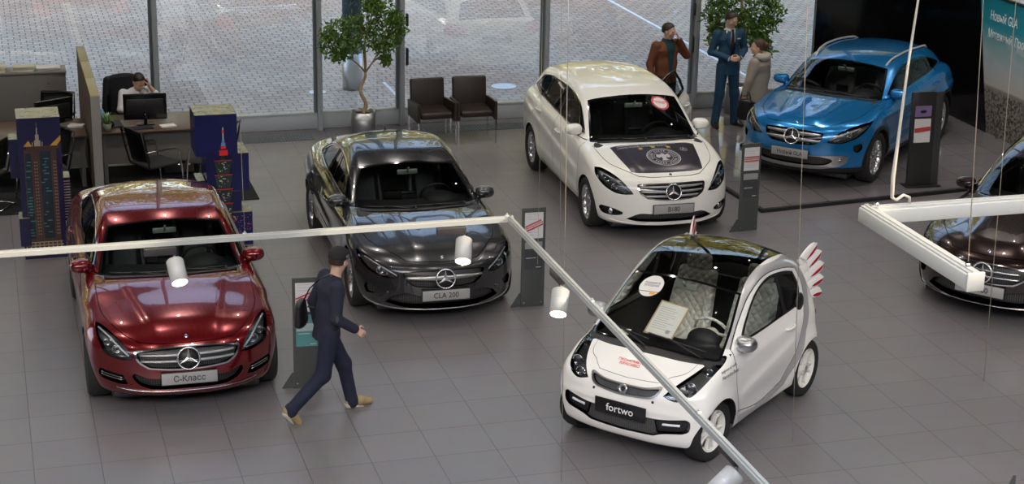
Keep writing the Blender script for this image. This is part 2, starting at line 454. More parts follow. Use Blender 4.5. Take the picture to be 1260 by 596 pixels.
        if mode == 'both':
            n = len(V2); mp = list(range(n, 2*n)); keepv = np.abs(V2[:,1]) < 1e-6
            for i in np.nonzero(keepv)[0]: mp[i] = i
            Va = np.concatenate([L_[0], R_[0]]); Na = np.concatenate([L_[1], R_[1]])
            Fa = Ff+[[mp[i] for i in f] for f in FF]
            o = from_arrays(on, Va, Fa, ms, parent, normals=Na, mi=mi+mi); objs = [o]
        else:
            objs = [from_arrays(on, L_[0], Ff, ms, parent, normals=L_[1], mi=mi), from_arrays(on, R_[0], FF, ms, parent, normals=R_[1], mi=mi)]
        return objs
    # ---- where the surface is
    def ys(s, t, z, lo=.2, hi=1.1):
        a = np.linspace(hi, lo, 400); f = s.F(np.full(400, t), a, np.full(400, z)); i = np.argmax(f < 0); return float(a[i]) if f[i] < 0 else s.sp['plan_w']-.10
    def ts(s, y, z):
        a = np.linspace(-.05, 1.2, 1200); f = s.F(a, np.full(1200, y), np.full(1200, z)); i = np.argmax(f < 0); return float(a[i])
    def zs(s, t, y):
        a = np.linspace(1.8, .3, 1500); f = s.F(np.full(1500, t), np.full(1500, y), a); i = np.argmax(f < 0); return float(a[i])
    def x(s, t): return s.sp['XF']-t
    def front_frame(s, y, z, off=0.):
        """matrix: local xy lies in the front surface at (y,z), z axis points out"""
        t = s.ts(y, z); g, _ = grad(s.F, np.array([[t, abs(y), z]])); n = unit(g)[0]; n = Vector((-n[0], n[1]*(1 if y >= 0 else -1), n[2])).normalized()
        xx = Vector((0,0,1)).cross(n).normalized(); yy = n.cross(xx)
        M = Matrix((xx, yy, n)).transposed().to_4x4(); M.translation = Vector((s.x(t), y, z))+n*off; return M
    def side_pt(s, t, z, sg, off=0.):
        return Vector((s.x(t), sg*(s.ys(t, z)+off), z))

PAINT = {}
def body_paint(name, col, metal=.5, rough=.28, flake=True):
    m = mat(name, col, rough, metal, 1.0); p = m.node_tree.nodes['Principled BSDF']; p.inputs['Coat IOR'].default_value = 1.6
    return m
M_black = mat('black plastic trim', (.012,.012,.013), .45)
M_gloss = mat('gloss black trim', (.006,.006,.007), .08, coat=.5)
M_gap = mat('dark shut line', (.004,.004,.004), .8)
M_chrome = mat('chrome', (.82,.82,.83), .12, 1.)
M_star = mat('star chrome', (.85,.85,.86), .25, .85)
M_satin = mat('satin silver', (.55,.56,.57), .3, 1.)
M_silver = mat('silver grey plastic', (.42,.43,.44), .35, .6)
M_tyre = noise_mat('tyre rubber', (.012,.012,.012), (.02,.02,.02), 40, .75)
M_rim = mat('alloy silver', (.62,.63,.65), .25, .9)
M_rimw = mat('white painted alloy', (.78,.77,.72), .3, 0, .5)
M_disc = mat('brake disc steel', (.25,.25,.25), .35, 1.)
M_wind = glass_mat('windscreen glass', (.74,.80,.78), 1.45, .01)
M_wside = glass_mat('side window glass', (.5,.56,.55), 1.5, .02)
M_lens = glass_mat('clear lamp lens', (.93,.95,.96), 1.5, .02)
M_red = mat('red lamp glass', (.55,.012,.015), .12, 0, .8)
M_int = mat('dark cabin plastic', (.018,.018,.02), .6)
M_intl = mat('cabin headliner', (.10,.10,.10), .9)
M_plate = mat('silver plate', (.42,.42,.41), .4, .3)
M_platek = mat('plate lettering black', (.02,.02,.02), .5)
M_mirror = mat('mirror glass', (.8,.85,.9), .02, 1.)
M_amber = mat('amber', (.8,.35,.05), .3)
def hexmesh_mat(name, scale=60, col=(.02,.02,.02), hole=(.0,.0,.0)):
    m = mat(name, col, .4); N, L = nodes(m); p = N['Principled BSDF']
    tc = N.new('ShaderNodeTexCoord'); v = N.new('ShaderNodeTexVoronoi'); v.inputs['Scale'].default_value = scale; v.inputs['Randomness'].default_value = 0.
    mp = N.new('ShaderNodeMapping'); mp.inputs['Scale'].default_value = (.01, 1, 1.6); L.new(tc.outputs['Object'], mp.inputs[0]); L.new(mp.outputs[0], v.inputs['Vector'])
    r = N.new('ShaderNodeValToRGB'); r.color_ramp.elements[0].position = .42; r.color_ramp.elements[0].color = (*hole, 1); r.color_ramp.elements[1].position = .5; r.color_ramp.elements[1].color = (*col, 1)
    L.new(v.outputs['Distance'], r.inputs[0]); L.new(r.outputs[0], p.inputs['Base Color'])
    return m
M_mesh = hexmesh_mat('black honeycomb mesh', 45, (.09,.09,.09), (.003,.003,.003))

def star(parent, M, r, deep=.012, ring=True):
    """three-pointed star in a ring, xy plane of M"""
    b = MB()
    if ring:
        n = 32; rr = r*.075
        b.loft([[M @ Vector(((r-rr+rr*math.cos(a))*math.cos(2*PI*k/n), (r-rr+rr*math.cos(a))*math.sin(2*PI*k/n), deep*.5+rr*1.2*math.sin(a))) for a in [2*PI*j/8 for j in range(8)]] for k in range(n)], loop=True, cap=False)
    for k in range(3):
        a = PI/2+k*2*PI/3; d = Vector((math.cos(a), math.sin(a), 0)); e = Vector((-d.y, d.x, 0)); w = r*.17; tip = d*(r*.97)
        z = Vector((0,0,deep*.5)); zt = Vector((0,0,deep))
        # ridge spoke
        a1 = math.radians(60); c1 = (d*math.cos(a1)+e*math.sin(a1))*w; c2 = (d*math.cos(a1)-e*math.sin(a1))*w
        base = [c1, Vector((0,0,0))+zt, c2]; P = [c1+z*0, zt*1.1, c2+z*0, tip+z]
        vs = [b.bm.verts.new(M @ p) for p in (c1, zt*1.15, c2, tip+z*.6, Vector((0,0,0)))]
        for f in ((0,1,3),(1,2,3),(0,3,4),(3,2,4),(0,4,1),(1,4,2)): b.bm.faces.new([vs[i] for i in f])
    return b.build('star_emblem', M_star, parent)

def wheel(parent, x, y, R_t, w, rim_r, style, face, rimm=None, steer=0., z0=None, tilt=0.):
    """one wheel; face=+1: outer face towards +y (local)"""
    sg = face; z0 = R_t if z0 is None else z0
    # build with outer face +z, then rotate
    M = T(x, y, z0) @ R(steer) @ R(-sg*PI/2, 'X')    # +z of lathe -> sg*y
    b = MB(); hw = w/2
    prof = [(rim_r-.012, -hw*.82), (rim_r+.01, -hw*.9), (R_t-.03, -hw), (R_t-.008, -hw*.86), (R_t, -hw*.6), (R_t, hw*.6), (R_t-.008, hw*.86), (R_t-.03, hw), (rim_r+.03, hw*1.02), (rim_r+.008, hw*.93), (rim_r-.012, hw*.84)]
    b.lathe(prof, 48, M)
    for zz in (-.5, 0, .5):
        pass
    ty = b.build('tyre', M_tyre, parent)
    rimm = rimm or M_rim
    b = MB()
    b.lathe([(rim_r-.012, -hw*.8), (rim_r-.035, -hw*.75), (rim_r-.045, hw*.3), (rim_r-.03, hw*.6), (rim_r-.012, hw*.78), (rim_r+.006, hw*.92), (rim_r+.006, hw*.84), (rim_r-.012, hw*.7)], 48, M)
    zf = hw*.62; rr = rim_r-.02
    def spoke(a, w0, w1, twist=0., z0s=zf+.012, z1s=zf+.004, th=.03, r0=.05, bow=0.):
        rings = []
        for i in range(6):
            k = i/5; rad = r0+(rr-r0)*k; ww = w0+(w1-w0)*k; aa = a+twist*k
            d = Vector((math.cos(aa), math.sin(aa), 0)); e = Vector((-d.y, d.x, 0)); zz = z0s+(z1s-z0s)*k-bow*4*k*(1-k)
            c = d*rad
            rings.append([M @ (c+e*ww/2+Vector((0,0,zz-th))), M @ (c+e*ww/2*1.0+Vector((0,0,zz-.006))), M @ (c+e*ww/2*.6+Vector((0,0,zz))), M @ (c-e*ww/2*.6+Vector((0,0,zz))), M @ (c-e*ww/2+Vector((0,0,zz-.006))), M @ (c-e*ww/2+Vector((0,0,zz-th)))])
        b.loft(rings, smooth=False)
    if style == 'ten':
        for k in range(10): spoke(2*PI*k/10, .03, .026, 0, bow=.012)
    elif style == 'five_double':
        for k in range(5):
            for s_ in (-1, 1): spoke(2*PI*k/5+PI/2+s_*.13, .035, .03, s_*.10, bow=.012)
    elif style == 'five_y':
        for k in range(5):
            a = 2*PI*k/5+PI/2; spoke(a, .055, .055, 0)
            for s_ in (-1, 1): spoke(a+s_*.1, .022, .02, s_*.28, r0=.1)
    elif style == 'multi':
        for k in range(15): spoke(2*PI*k/15, .024, .02, .0, bow=.01)
    elif style == 'five_star':
        for k in range(5):
            a = 2*PI*k/5+PI/2; spoke(a, .07, .06, 0, bow=.01)
            for s_ in (-1, 1): spoke(a+s_*.22, .016, .016, s_*.05, r0=.09)
    elif style == 'triple':
        for k in range(6):
            a = 2*PI*k/6+PI/2
            for s_ in (-1, 0, 1): spoke(a+s_*.10, .022, .018, s_*.14, bow=.01)
    b.lathe([(.001, zf+.02), (.03, zf+.02), (.036, zf+.014), (.07, zf+.01), (.08, zf-.03), (.08, zf-.05)], 24, M)
    rim = b.build('rim', rimm, ty)
    b = MB(); b.cyl(rim_r*.72, -.01, .012, 32, M); b.lathe([(rim_r-.045, -.02), (.08, -.03)], 24, M); b.build('brake_disc', M_disc, ty)
    b = MB()
    for k in range(5): b.cyl(.008, zf+.008, zf+.016, 8, M @ R(2*PI*k/5+.3) @ T(.052, 0, 0))
    b.cyl(.027, zf+.019, zf+.023, 20, M); b.build('hub_cap', M_satin, ty)
    return ty

def make_seat(parent, x, y, m, h=1.0, w=.5, zb=.22, quilt=False, back=1.0):
    def F(X, Y, Z):
        cush = ell_box(X-.0, Y, Z-.12, .27, w/2, .10, .07)
        # bolsters
        c2 = smin(cush, smin(seg_sdf(X, Y, Z, (-.2, w/2-.04, .17), (.22, w/2-.05, .19), .05, .05), seg_sdf(X, Y, Z, (-.2, -w/2+.04, .17), (.22, -w/2+.05, .19), .05, .05), .02), .05)
        zz = Z-.15; xs = X+.24+.28*zz
        bk = ell_box(xs, Y*(1+.18*np.clip(zz, 0, .6)), zz-.32*back, .055, w/2-.02, .34*back, .05)
        bl = smin(seg_sdf(X, Y, Z, (-.19, w/2-.045, .2), (-.33, w/2-.08, .68), .05, .035), seg_sdf(X, Y, Z, (-.19, -w/2+.045, .2), (-.33, -w/2+.08, .68), .05, .035), .02)
        return smin(smin(c2, bk, .05), bl, .04)
    s_ = net_obj('seat', F, (-.55, -w/2-.06, -.02), (.34, w/2+.06, .95), .025, m, parent, T(x, y, zb))
    def H(X, Y, Z): return ell_box(X+.44, Y, Z-.93, .045, .13, .085, .04)
    net_obj('headrest', H, (-.55, -.2, .8), (-.3, .2, 1.06), .02, m, s_, T(x, y, zb-.02))
    return s_
def ell_box(X, Y, Z, a, b, c, r):
    qx, qy, qz = np.abs(X)-a+r, np.abs(Y)-b+r, np.abs(Z)-c+r
    return np.sqrt(np.maximum(qx,0)**2+np.maximum(qy,0)**2+np.maximum(qz,0)**2)+np.minimum(np.maximum(qx, np.maximum(qy, qz)), 0)-r

def front_strip(sh, y0, y1, zf, hgt, off0, off1, n=24, tf=None):
    """bar following the nose between y0 and y1 at height zf(y): rings for MB.loft (local coordinates)"""
    rings = []
    for i in range(n+1):
        y = y0+(y1-y0)*i/n; z = zf(y) if callable(zf) else zf; hh = hgt(y) if callable(hgt) else hgt
        t = tf(y, z) if tf else sh.ts(abs(y), z)
        x = sh.x(t)
        rings.append([(x+off0, y, z-hh/2), (x+off1-.006, y, z-hh/2), (x+off1, y, z-hh/4), (x+off1, y, z+hh/4), (x+off1-.006, y, z+hh/2), (x+off0, y, z+hh/2)])
    return rings
def K_front(t, y, z, nx, ny, nz): return (nx < .35) & (t < 1.0)
def K_side(t, y, z, nx, ny, nz): return (ny > .25)
def K_top(t, y, z, nx, ny, nz): return (nz > .12)
def lampset(sh, parent, sides, spots, strips):
    for sg, hs in zip((1, -1), sides):
        for (y, z, r, off) in spots:                   # projector units
            M = sh.front_frame(sg*y, z, -off); M2 = M.copy(); M2 = Matrix.LocRotScale(M.translation, Vector((1,0,0)).to_track_quat('Z', 'Y'), None)
            b = MB(); b.lathe([(r*.75, 0), (r*1.0, .012), (r*1.08, .02), (r*1.0, .022), (r*.85, .012)], 20, M2); b.build('lamp_bezel', M_chrome, hs)
            b = MB(); b.sphere(r*.82, (0,0,-.005), 16, (1,1,.6), M2); b.build('projector_lens', M_lensball, hs)
        for pts, rad, m in strips:
            P = [sh.front_frame(sg*y, z, -.018).translation for y, z in pts]
            b = MB(); b.tube(P, rad, 8); b.build('light_strip', m, hs)
M_lensball = mat('lamp projector glass', (.25,.27,.3), .05, .6, 1.)
M_white = mat('daylight strip white', (.85,.87,.9), .25, .1)
M_lampin = mat('lamp reflector chrome', (.55,.56,.58), .16, 1.)
M_wiper = mat('wiper black', (.01,.01,.01), .5)
M_leather = mat('black leather', (.02,.019,.018), .45)
def steering(parent, x, y, z, m):
    M = T(x, y, z) @ R(-math.radians(65), 'Y'); b = MB(); n = 32
    b.loft([[M @ Vector(((.18+.015*math.cos(a))*math.cos(2*PI*k/n), (.18+.015*math.cos(a))*math.sin(2*PI*k/n), .015*math.sin(a))) for a in [2*PI*j/8 for j in range(8)]] for k in range(n)], loop=True, cap=False)
    b.lathe([(.001,.02),(.06,.015),(.07,-.01),(.05,-.03)], 16, M)
    for a in (0, PI/2, PI): b.tube([M @ Vector((0,0,0)), M @ Vector((-.17*math.sin(a)*1., .17*math.cos(a), 0))], .014, 6)
    b.tube([M @ Vector((0,0,-.02)), M @ Vector((0,0,-.25))], .03, 8)
    return b.build('steering_wheel', m, parent)
def wing_mirror(sh, parent, t, z, paint, sg, w=.20, h=.14, arm='door', chrome=False, out=.0, two=None):
    p = sh.side_pt(t, z-.03, sg, -.02); cx, cy, cz = p.x-.02, p.y+sg*(.0+w/2+out), z+.02
    def F(X, Y, Z):
        x, y, zz = X-cx, (Y-cy)*sg, Z-cz
        e = (np.abs(x/.10)**2.3+np.abs(y/(w*.55))**2.8+np.abs(zz/(h*.5*(1-.15*(y/w))))**2.5); f = (e**.4-1)*.07
        f = smax(f, -(x+.045), .02)
        return f
    lo = (cx-.14, cy-w*.62, cz-h*.65); hi = (cx+.14, cy+w*.62, cz+h*.65)
    o = net_obj('wing_mirror', F, lo, hi, .012, paint, parent)
    b = MB(); b.poly([(.42*w*math.cos(a)*(1 if abs(math.cos(a)) < .8 else 1.05), .40*h*math.sin(a)) for a in [2*PI*k/20 for k in range(20)]], T(cx-.0475, cy, cz) @ R(-PI/2, 'Y') @ R(PI/2, 'Z'), .001); b.build('mirror_glass', M_mirror, o)
    b = MB(); b.tube([p+Vector((.02,-sg*.01,-.0)), (p.x-.0, p.y+sg*.05, cz-h*.38), (cx, cy-sg*w*.2, cz-h*.36)], .022, 8, flat=1.3); b.build('mirror_foot', M_gloss if arm == 'black' else paint, o)
    # indicator strip
    b = MB(); b.tube([(cx+.092-.3*(k/6-.1)**2*.4, cy+sg*w*(-.1+.5*k/6), cz-.012) for k in range(7)], .007, 6); b.build('indicator', M_chrome if chrome else M_lens2, o)
    return o
M_lens2 = mat('indicator lens', (.75,.76,.78), .15, .2, .6)
def plate(sh, parent, z, txt, w=.52, h=.114, off=.012, dark=False, y=0, ang=0, size=.085, sq=.9, m=None, mt=None):
    M = sh.front_frame(y, z, off)
    # keep plate upright & facing forward
    t0 = M.translation; xx = Vector((0,1,0)); n = Vector((math.cos(math.radians(ang)), 0, math.sin(math.radians(ang)))); yy = n.cross(xx)
    M = Matrix((xx, yy, n)).transposed().to_4x4(); M.translation = t0
    b = MB(); b.box(-w/2-.01, -h/2-.008, -.012, w/2+.01, h/2+.008, -.001, .004, M); p = b.build('plate_holder', M_black, parent)
    b = MB(); b.box(-w/2, -h/2, -.002, w/2, h/2, .003, .002, M); q = b.build('licence_plate', m or M_plate, p)
    if txt: text('plate_lettering', txt, size, M @ T(0, -.004, .0045), mt or M_platek, q, th=.0008, squeeze=sq, bold=0.0005)
    return q
def handle(sh, parent, t, z, sg, m, L=.20):
    b = MB(); pts = []
    for k in range(9):
        a = k/8; tt = t+(a-.5)*L; pts.append(sh.side_pt(tt, z, sg, .0+.03*min(1,math.sin(PI*a)*2.2)))
    b.tube(pts, .013, 8, flat=1.0); return b.build('door_handle', m, parent)

def mercedes(sp, root, fine=.022):
    """builds all parts under root; returns shell"""
    sh = Shell(sp, fine); paint = sp['paint']; XF = sp['XF']; gk = sp.get('clad')
    # ---- glass areas
    ws = outline(sp['windscreen']); sh.cut('windscreen_border', 'top', ws, keep=K_top); sh.cut('windscreen', 'top', offset_poly(ws, -.028), ('windscreen_border',), K_top)
    rs = outline(sp['backlight']); sh.cut('rear_border', 'top' if not sp.get('hatch') else 'top', rs, keep=K_top); sh.cut('rear_window', 'top', offset_poly(rs, -.03), ('rear_border',), K_top)
    dlo = outline(sp['dlo']); sh.cut('window_trim', 'side', offset_poly(dlo, sp.get('trimw', .014)), keep=K_side); sh.cut('window_pillar', 'side', dlo, ('window_trim',), K_side)
    for i, w in enumerate(sp['glass']): sh.cut(['front_window', 'rear_side_window', 'quarter_window'][i], 'side', outline(w), ('window_pillar',), K_side)
    if sp.get('panoroof'): sh.cut('glass_roof', 'top', outline(sp['panoroof']), keep=K_top)
    # ---- front
    for nm, src, pts in sp['front']:
        sh.cut(nm, 'front', outline(pts), src, K_front)
    # ---- arches
    for wt, wr in sp['wheels']:
        if gk:
            sh.cut('arch_cladding' if wt < 2 else 'rear_arch_cladding', 'side', np.array([(wt+(wr+.05)*math.cos(a), sp['wz']+(wr+.05)*math.sin(a)) for a in np.linspace(0, 2*PI, 60, endpoint=False)]), keep=lambda t, y, z, nx, ny, nz: (y > .5) & (z < 1.0))
        sh.cut('arch_hole', 'side', np.array([(wt+wr*math.cos(a), sp['wz']+wr*math.sin(a)) for a in np.linspace(0, 2*PI, 60, endpoint=False)]), ('body', 'arch_cladding', 'rear_arch_cladding', 'lower_intake', 'fog_surround'), keep=lambda t, y, z, nx, ny, nz: (y > .5) & (z < 1.0))
    # ---- shut lines
    sh.panel('bonnet', 'top', outline(sp['bonnet']), keep=lambda t, y, z, nx, ny, nz: (z > sp['bonnet_z']) & (nz > .05))
    for p in sp['doors']: sh.panel('door_'+str(sp['doors'].index(p)), 'side', outline(p), keep=K_side)
    if gk: sh.cut('sill_cladding', 'side', np.array([(-.1, 0), (sp['L']+.1, 0), (sp['L']+.1, gk), (-.1, gk)]), ('body', 'door_0', 'door_1', 'seam'), keep=lambda t, y, z, nx, ny, nz: z < gk+.05)
    for nm, pts in sp['rear']: sh.cut(nm, 'front', outline(pts), ('body', 'seam'), lambda t, y, z, nx, ny, nz: (nx > .3) & (t > sp['L']-1.0))
    # ---- link
    if sp.get('decal'): sh.cut('bonnet_decal', 'top', outline(sp['decal']), ('bonnet',), K_top)
    body = sh.out('body', paint, root, objname='body_shell')[0]
    bon = sh.out('bonnet', paint, root)[0]
    if sp.get('decal'): sh.out('bonnet_decal', mat('dark violet decal', (.022,.018,.03), .3, 0, .6), root, depth=0)
    sh.out('seam', M_gap, root, depth=.012, lip=False, objname='shut_lines')
    drs = []
    for i in range(len(sp['doors'])):
        d = sh.out('door_'+str(i), paint, root, 'pair', objname='door'); drs.append(d)
    wsb = sh.out('windscreen_border', M_gloss, root)[0]; wso = sh.out('windscreen', M_wind, root, depth=.002, lip=False)[0]
    sh.out('rear_border', M_gloss, root, objname='rear_window_border'); sh.out('rear_window', M_wside, root, depth=.002, lip=False)
    wt_ = sh.out('window_trim', sp.get('trimm', M_chrome), root, 'pair', depth=-.004); pil = sh.out('window_pillar', M_gloss, root, 'pair', depth=.003)
    sh.wins = []
    for i in range(len(sp['glass'])): sh.wins.append(sh.out(['front_window', 'rear_side_window', 'quarter_window'][i], M_wside, root, 'pair', depth=.006, objname='side_window'))
    if sp.get('panoroof'): sh.out('glass_roof', M_roofglass, root, depth=.001, lip=False)
    for nm in ('arch_cladding', 'rear_arch_cladding', 'sill_cladding'):
        if nm in sh.names: sh.out(nm, M_black, root, 'pair', depth=-.004, lip=False)
    for nm, fm in sp['frontmat'].items():
        if nm == 'headlight': continue
        m, dep, mode = fm
        sh.out(nm, m, root, mode, depth=dep, lipmat=sp.get('liplook', {}).get(nm, M_black))
    sh.out('tail_lamp', M_red, root, 'pair', depth=.002, lip=False); sh.out('rear_diffuser', M_black, root, depth=.003, lip=False)
    if sp.get('rplate'):
        zz = sp['rplate']; a_ = np.linspace(sp['L']-.6, sp['L']+.05, 600); f_ = sh.F(a_, np.zeros(600), np.full(600, zz)); tt = float(a_[np.argmax(f_ > 0)])
        b = MB(); b.box(-.014, -.26, -.056, .002, .26, .056, .003, T(XF-tt, 0, zz)); b.build('rear_plate', M_plate, root)
    hl = sh.out('headlight', M_lampk, root, 'pair', depth=.055, lipmat=M_lampin)
    for sg_i, h in enumerate(hl): pass
    lens = sh.out('headlight', M_lens, root, 'pair', depth=.0, lip=False, objname='headlight_lens')
    for a, l in zip(hl, lens): l.parent = a
    lampset(sh, root, hl, sp['spots'], sp['strips'])
    # ---- wheel wells and wheels
    for wt, wr in sp['wheels']:
        for sg in (1, -1):
            b = MB(); n = 24; y1 = sp['plan_w']-.33; 
            rr = []
            for k in range(n+1):
                a = -.12+(PI+.24)*k/n; tt, zz = wt+(wr)*math.cos(a), sp['wz']+wr*math.sin(a)
                yo = sh.ys(tt, max(zz, .2))-.004 if zz > .2 else sp['plan_w']-.06
                rr.append([(XF-tt, sg*yo, zz), (XF-tt, sg*y1, zz)])
            b.loft(rr, closed=False, cap=False)
            b.bm.faces.ensure_lookup_table()
            b.poly([(-(math.cos(a)*wr), sp['wz']+wr*math.sin(a)) for a in [-.3+(PI+.6)*k/30 for k in range(31)]], Matrix(((1,0,0,XF-wt),(0,0,1,sg*y1),(0,1,0,0),(0,0,0,1))))
            b.build('wheel_arch_liner', M_gap, root)
            front = wt < 2
            wheel(root, XF-wt, sg*(sp['track']/2), sp['wz'], sp['tw'], sp['rim'], sp['rimstyle'], sg, sp.get('rimmat'), steer=sp.get('steer', 0) if front else 0)
    b = MB(); pl = [(XF-.35, .62), (XF-.5, .72)]
    b.box(XF-sp['L']+.3, -.7, .13, XF-.3, .7, .2, .02); b.build('underbody', M_black, root)
    # ---- cabin
    tc = sp['cowl']; bw = sp['belt_w']; bz = sp['belt'][0][1]
    b = MB(); zf = .3
    b.box(XF-sp['cab_end'], -bw+.02, zf, XF-tc+.25, bw-.02, zf+.04); 
    for sg in (1, -1): b.box(XF-sp['cab_end'], sg*(bw+.02)-.02, zf, XF-tc, sg*(bw+.02)+.02, bz-.06)
    b.box(XF-sp['cab_end']-.04, -bw, zf, XF-sp['cab_end'], bw, bz-.02)
    b.box(XF-sp['cab_end']-.45, -bw+.1, bz-.07, XF-sp['cab_end']+.05, bw-.1, bz-.03)
    b.build('cabin_tub', M_int, root)
    def DF(X, Y, Z):
        tt = XF-X; f = ell_box(tt-(tc+.28), Y, Z-(bz-.22), .36, bw-.0, .20-.02*np.cos(Y*4), .10)
        hood = ell_sdf(tt, Y-.36, Z, (tc+.52, 0, bz-.03), (.16, .19, .08)); con = ell_box(tt-(tc+.8), Y, Z-.45, .5, .12, .18, .06)
        return smin(smin(f, hood, .04), con, .05)
    dash = net_obj('dashboard', DF, (XF-tc-1.4, -bw-.05, .2), (XF-tc+.15, bw+.05, bz+.12), .03, M_int, root)
    b = MB(); b.box(XF-tc-.60, -.09, bz-.06, XF-tc-.575, .09, bz+.05, .01); b.build('centre_screen', M_gloss, dash)
    sm_ = sp.get('seatm', M_leather)
    steering(root, XF-tc-.78, .36, bz-.08, sp.get('steerm', M_leather))
    for sy in (.37, -.37): make_seat(root, XF-sp['seat_t'], sy, sm_, zb=.28)
    if sp.get('rseat_t'):
        b = MB(); x0 = XF-sp['rseat_t']; b.box(x0-.1, -.6, .35, x0+.4, .6, .55, .06); b.box(-.06, -.62, 0, .08, .62, .5, .05, T(x0-.12, 0, .5) @ R(-.3, 'Y'))
        for sy in (-.38, 0, .38): b.box(-.04, -.11, 0, .05, .11, .15, .03, T(x0-.30, sy, 1.0) @ R(-.3, 'Y'))
        b.build('rear_bench', sm_, root)
    # rear view mirror
    xm = XF-(tc+.72); zm = sh.zs(tc+.62, 0)-.09; b = MB(); b.box(-.012, -.12, -.03, .018, .12, .03, .012, T(xm+.02, 0, zm)); b.tube([(xm+.03,0,zm), (xm+.10, 0, zm+.07)], .012, 6); b.build('rear_view_mirror', M_mirror2, root)
    # wipers
    for (y0, y1, t0) in sp['wipers']:
        b = MB(); pts = []
        for k in range(9):
            y = y0+(y1-y0)*k/8; t = t0+(sp['gbow'][0])*(y/.7)**2+.02*k/8
            pts.append((XF-t, y, sh.zs(t, abs(y))+.022))
        b.tube(pts, .010, 6, flat=.8)
        b.tube([pts[0], (pts[0][0]+.05, pts[0][1], pts[0][2]-.02)], .014, 6); b.tube([(pts[0][0]+.05, pts[0][1], pts[0][2]-.015), (pts[5][0]+.02, pts[5][1], pts[5][2]+.012)], .009, 6)
        b.build('wiper', M_wiper, root)
    b = MB(); cr = []
    for k in range(21):
        y = -.66+1.32*k/20; t = sp['cowl_t']+sp['gbow'][0]*.95*(y/.7)**2; cr.append([(XF-t+.03, y, sh.zs(t-.03, abs(y))+.004), (XF-t+.03, y, sh.zs(t-.03, abs(y))+.012), (XF-t-.045, y, sh.zs(t+.045, abs(y))+.010), (XF-t-.045, y, sh.zs(t+.045, abs(y))+.002)])
    b.loft(cr); b.build('cowl_grille', M_black, root)
    # mirrors + handles
    for sg in (1, -1):
        wing_mirror(sh, root, sp['mirror'][0], sp['mirror'][1], sp.get('mirrorm', paint), sg, chrome=False, arm='black')
    for d, (ht, hz) in zip(drs, sp['handles']):
        for sg, o in zip((1, -1), d):
            handle(sh, o, ht, hz, sg, sp.get('handlem', paint))
    if sp.get('rails'):
        for sg in (1, -1):
            t0, t1, yr = sp['rails']; pts = []
            for k in range(25):
                a = k/24; t = t0+(t1-t0)*a; y = yr-.05*(abs(a-.5)*2)**3; up = .034*min(1, min(a, 1-a)/.08)**.7
                pts.append((XF-t, sg*y, sh.zs(t, y)+up-.005))
            b = MB(); b.tube(pts, .014, 8, flat=1.2); b.build('roof_rail', M_rail, root)
    if sp.get('antenna'):
        b = MB(); t = sp['antenna']; z = sh.zs(t, 0); b.loft([[(XF-t+.06-.12*k/5*1.0+.0, .018*(1-a*.8)*(-1 if j else 1), z-.004+.05*a*(k/5)**.6) for j, a in ((0,0),(0,1),(1,1),(1,0))] for k in range(6)]); b.build('roof_antenna', paint, root)
    # tail lamps (pair)
    return sh, body, drs
M_rail = mat('satin roof rail', (.55,.56,.57), .3, .3)
M_mirror2 = mat('inside mirror back', (.35,.38,.36), .3, .3)
M_lampk = mat('lamp housing', (.24,.245,.25), .22, .8)
M_roofglass = mat('roof glass', (.01,.012,.014), .03, 0, 1.)
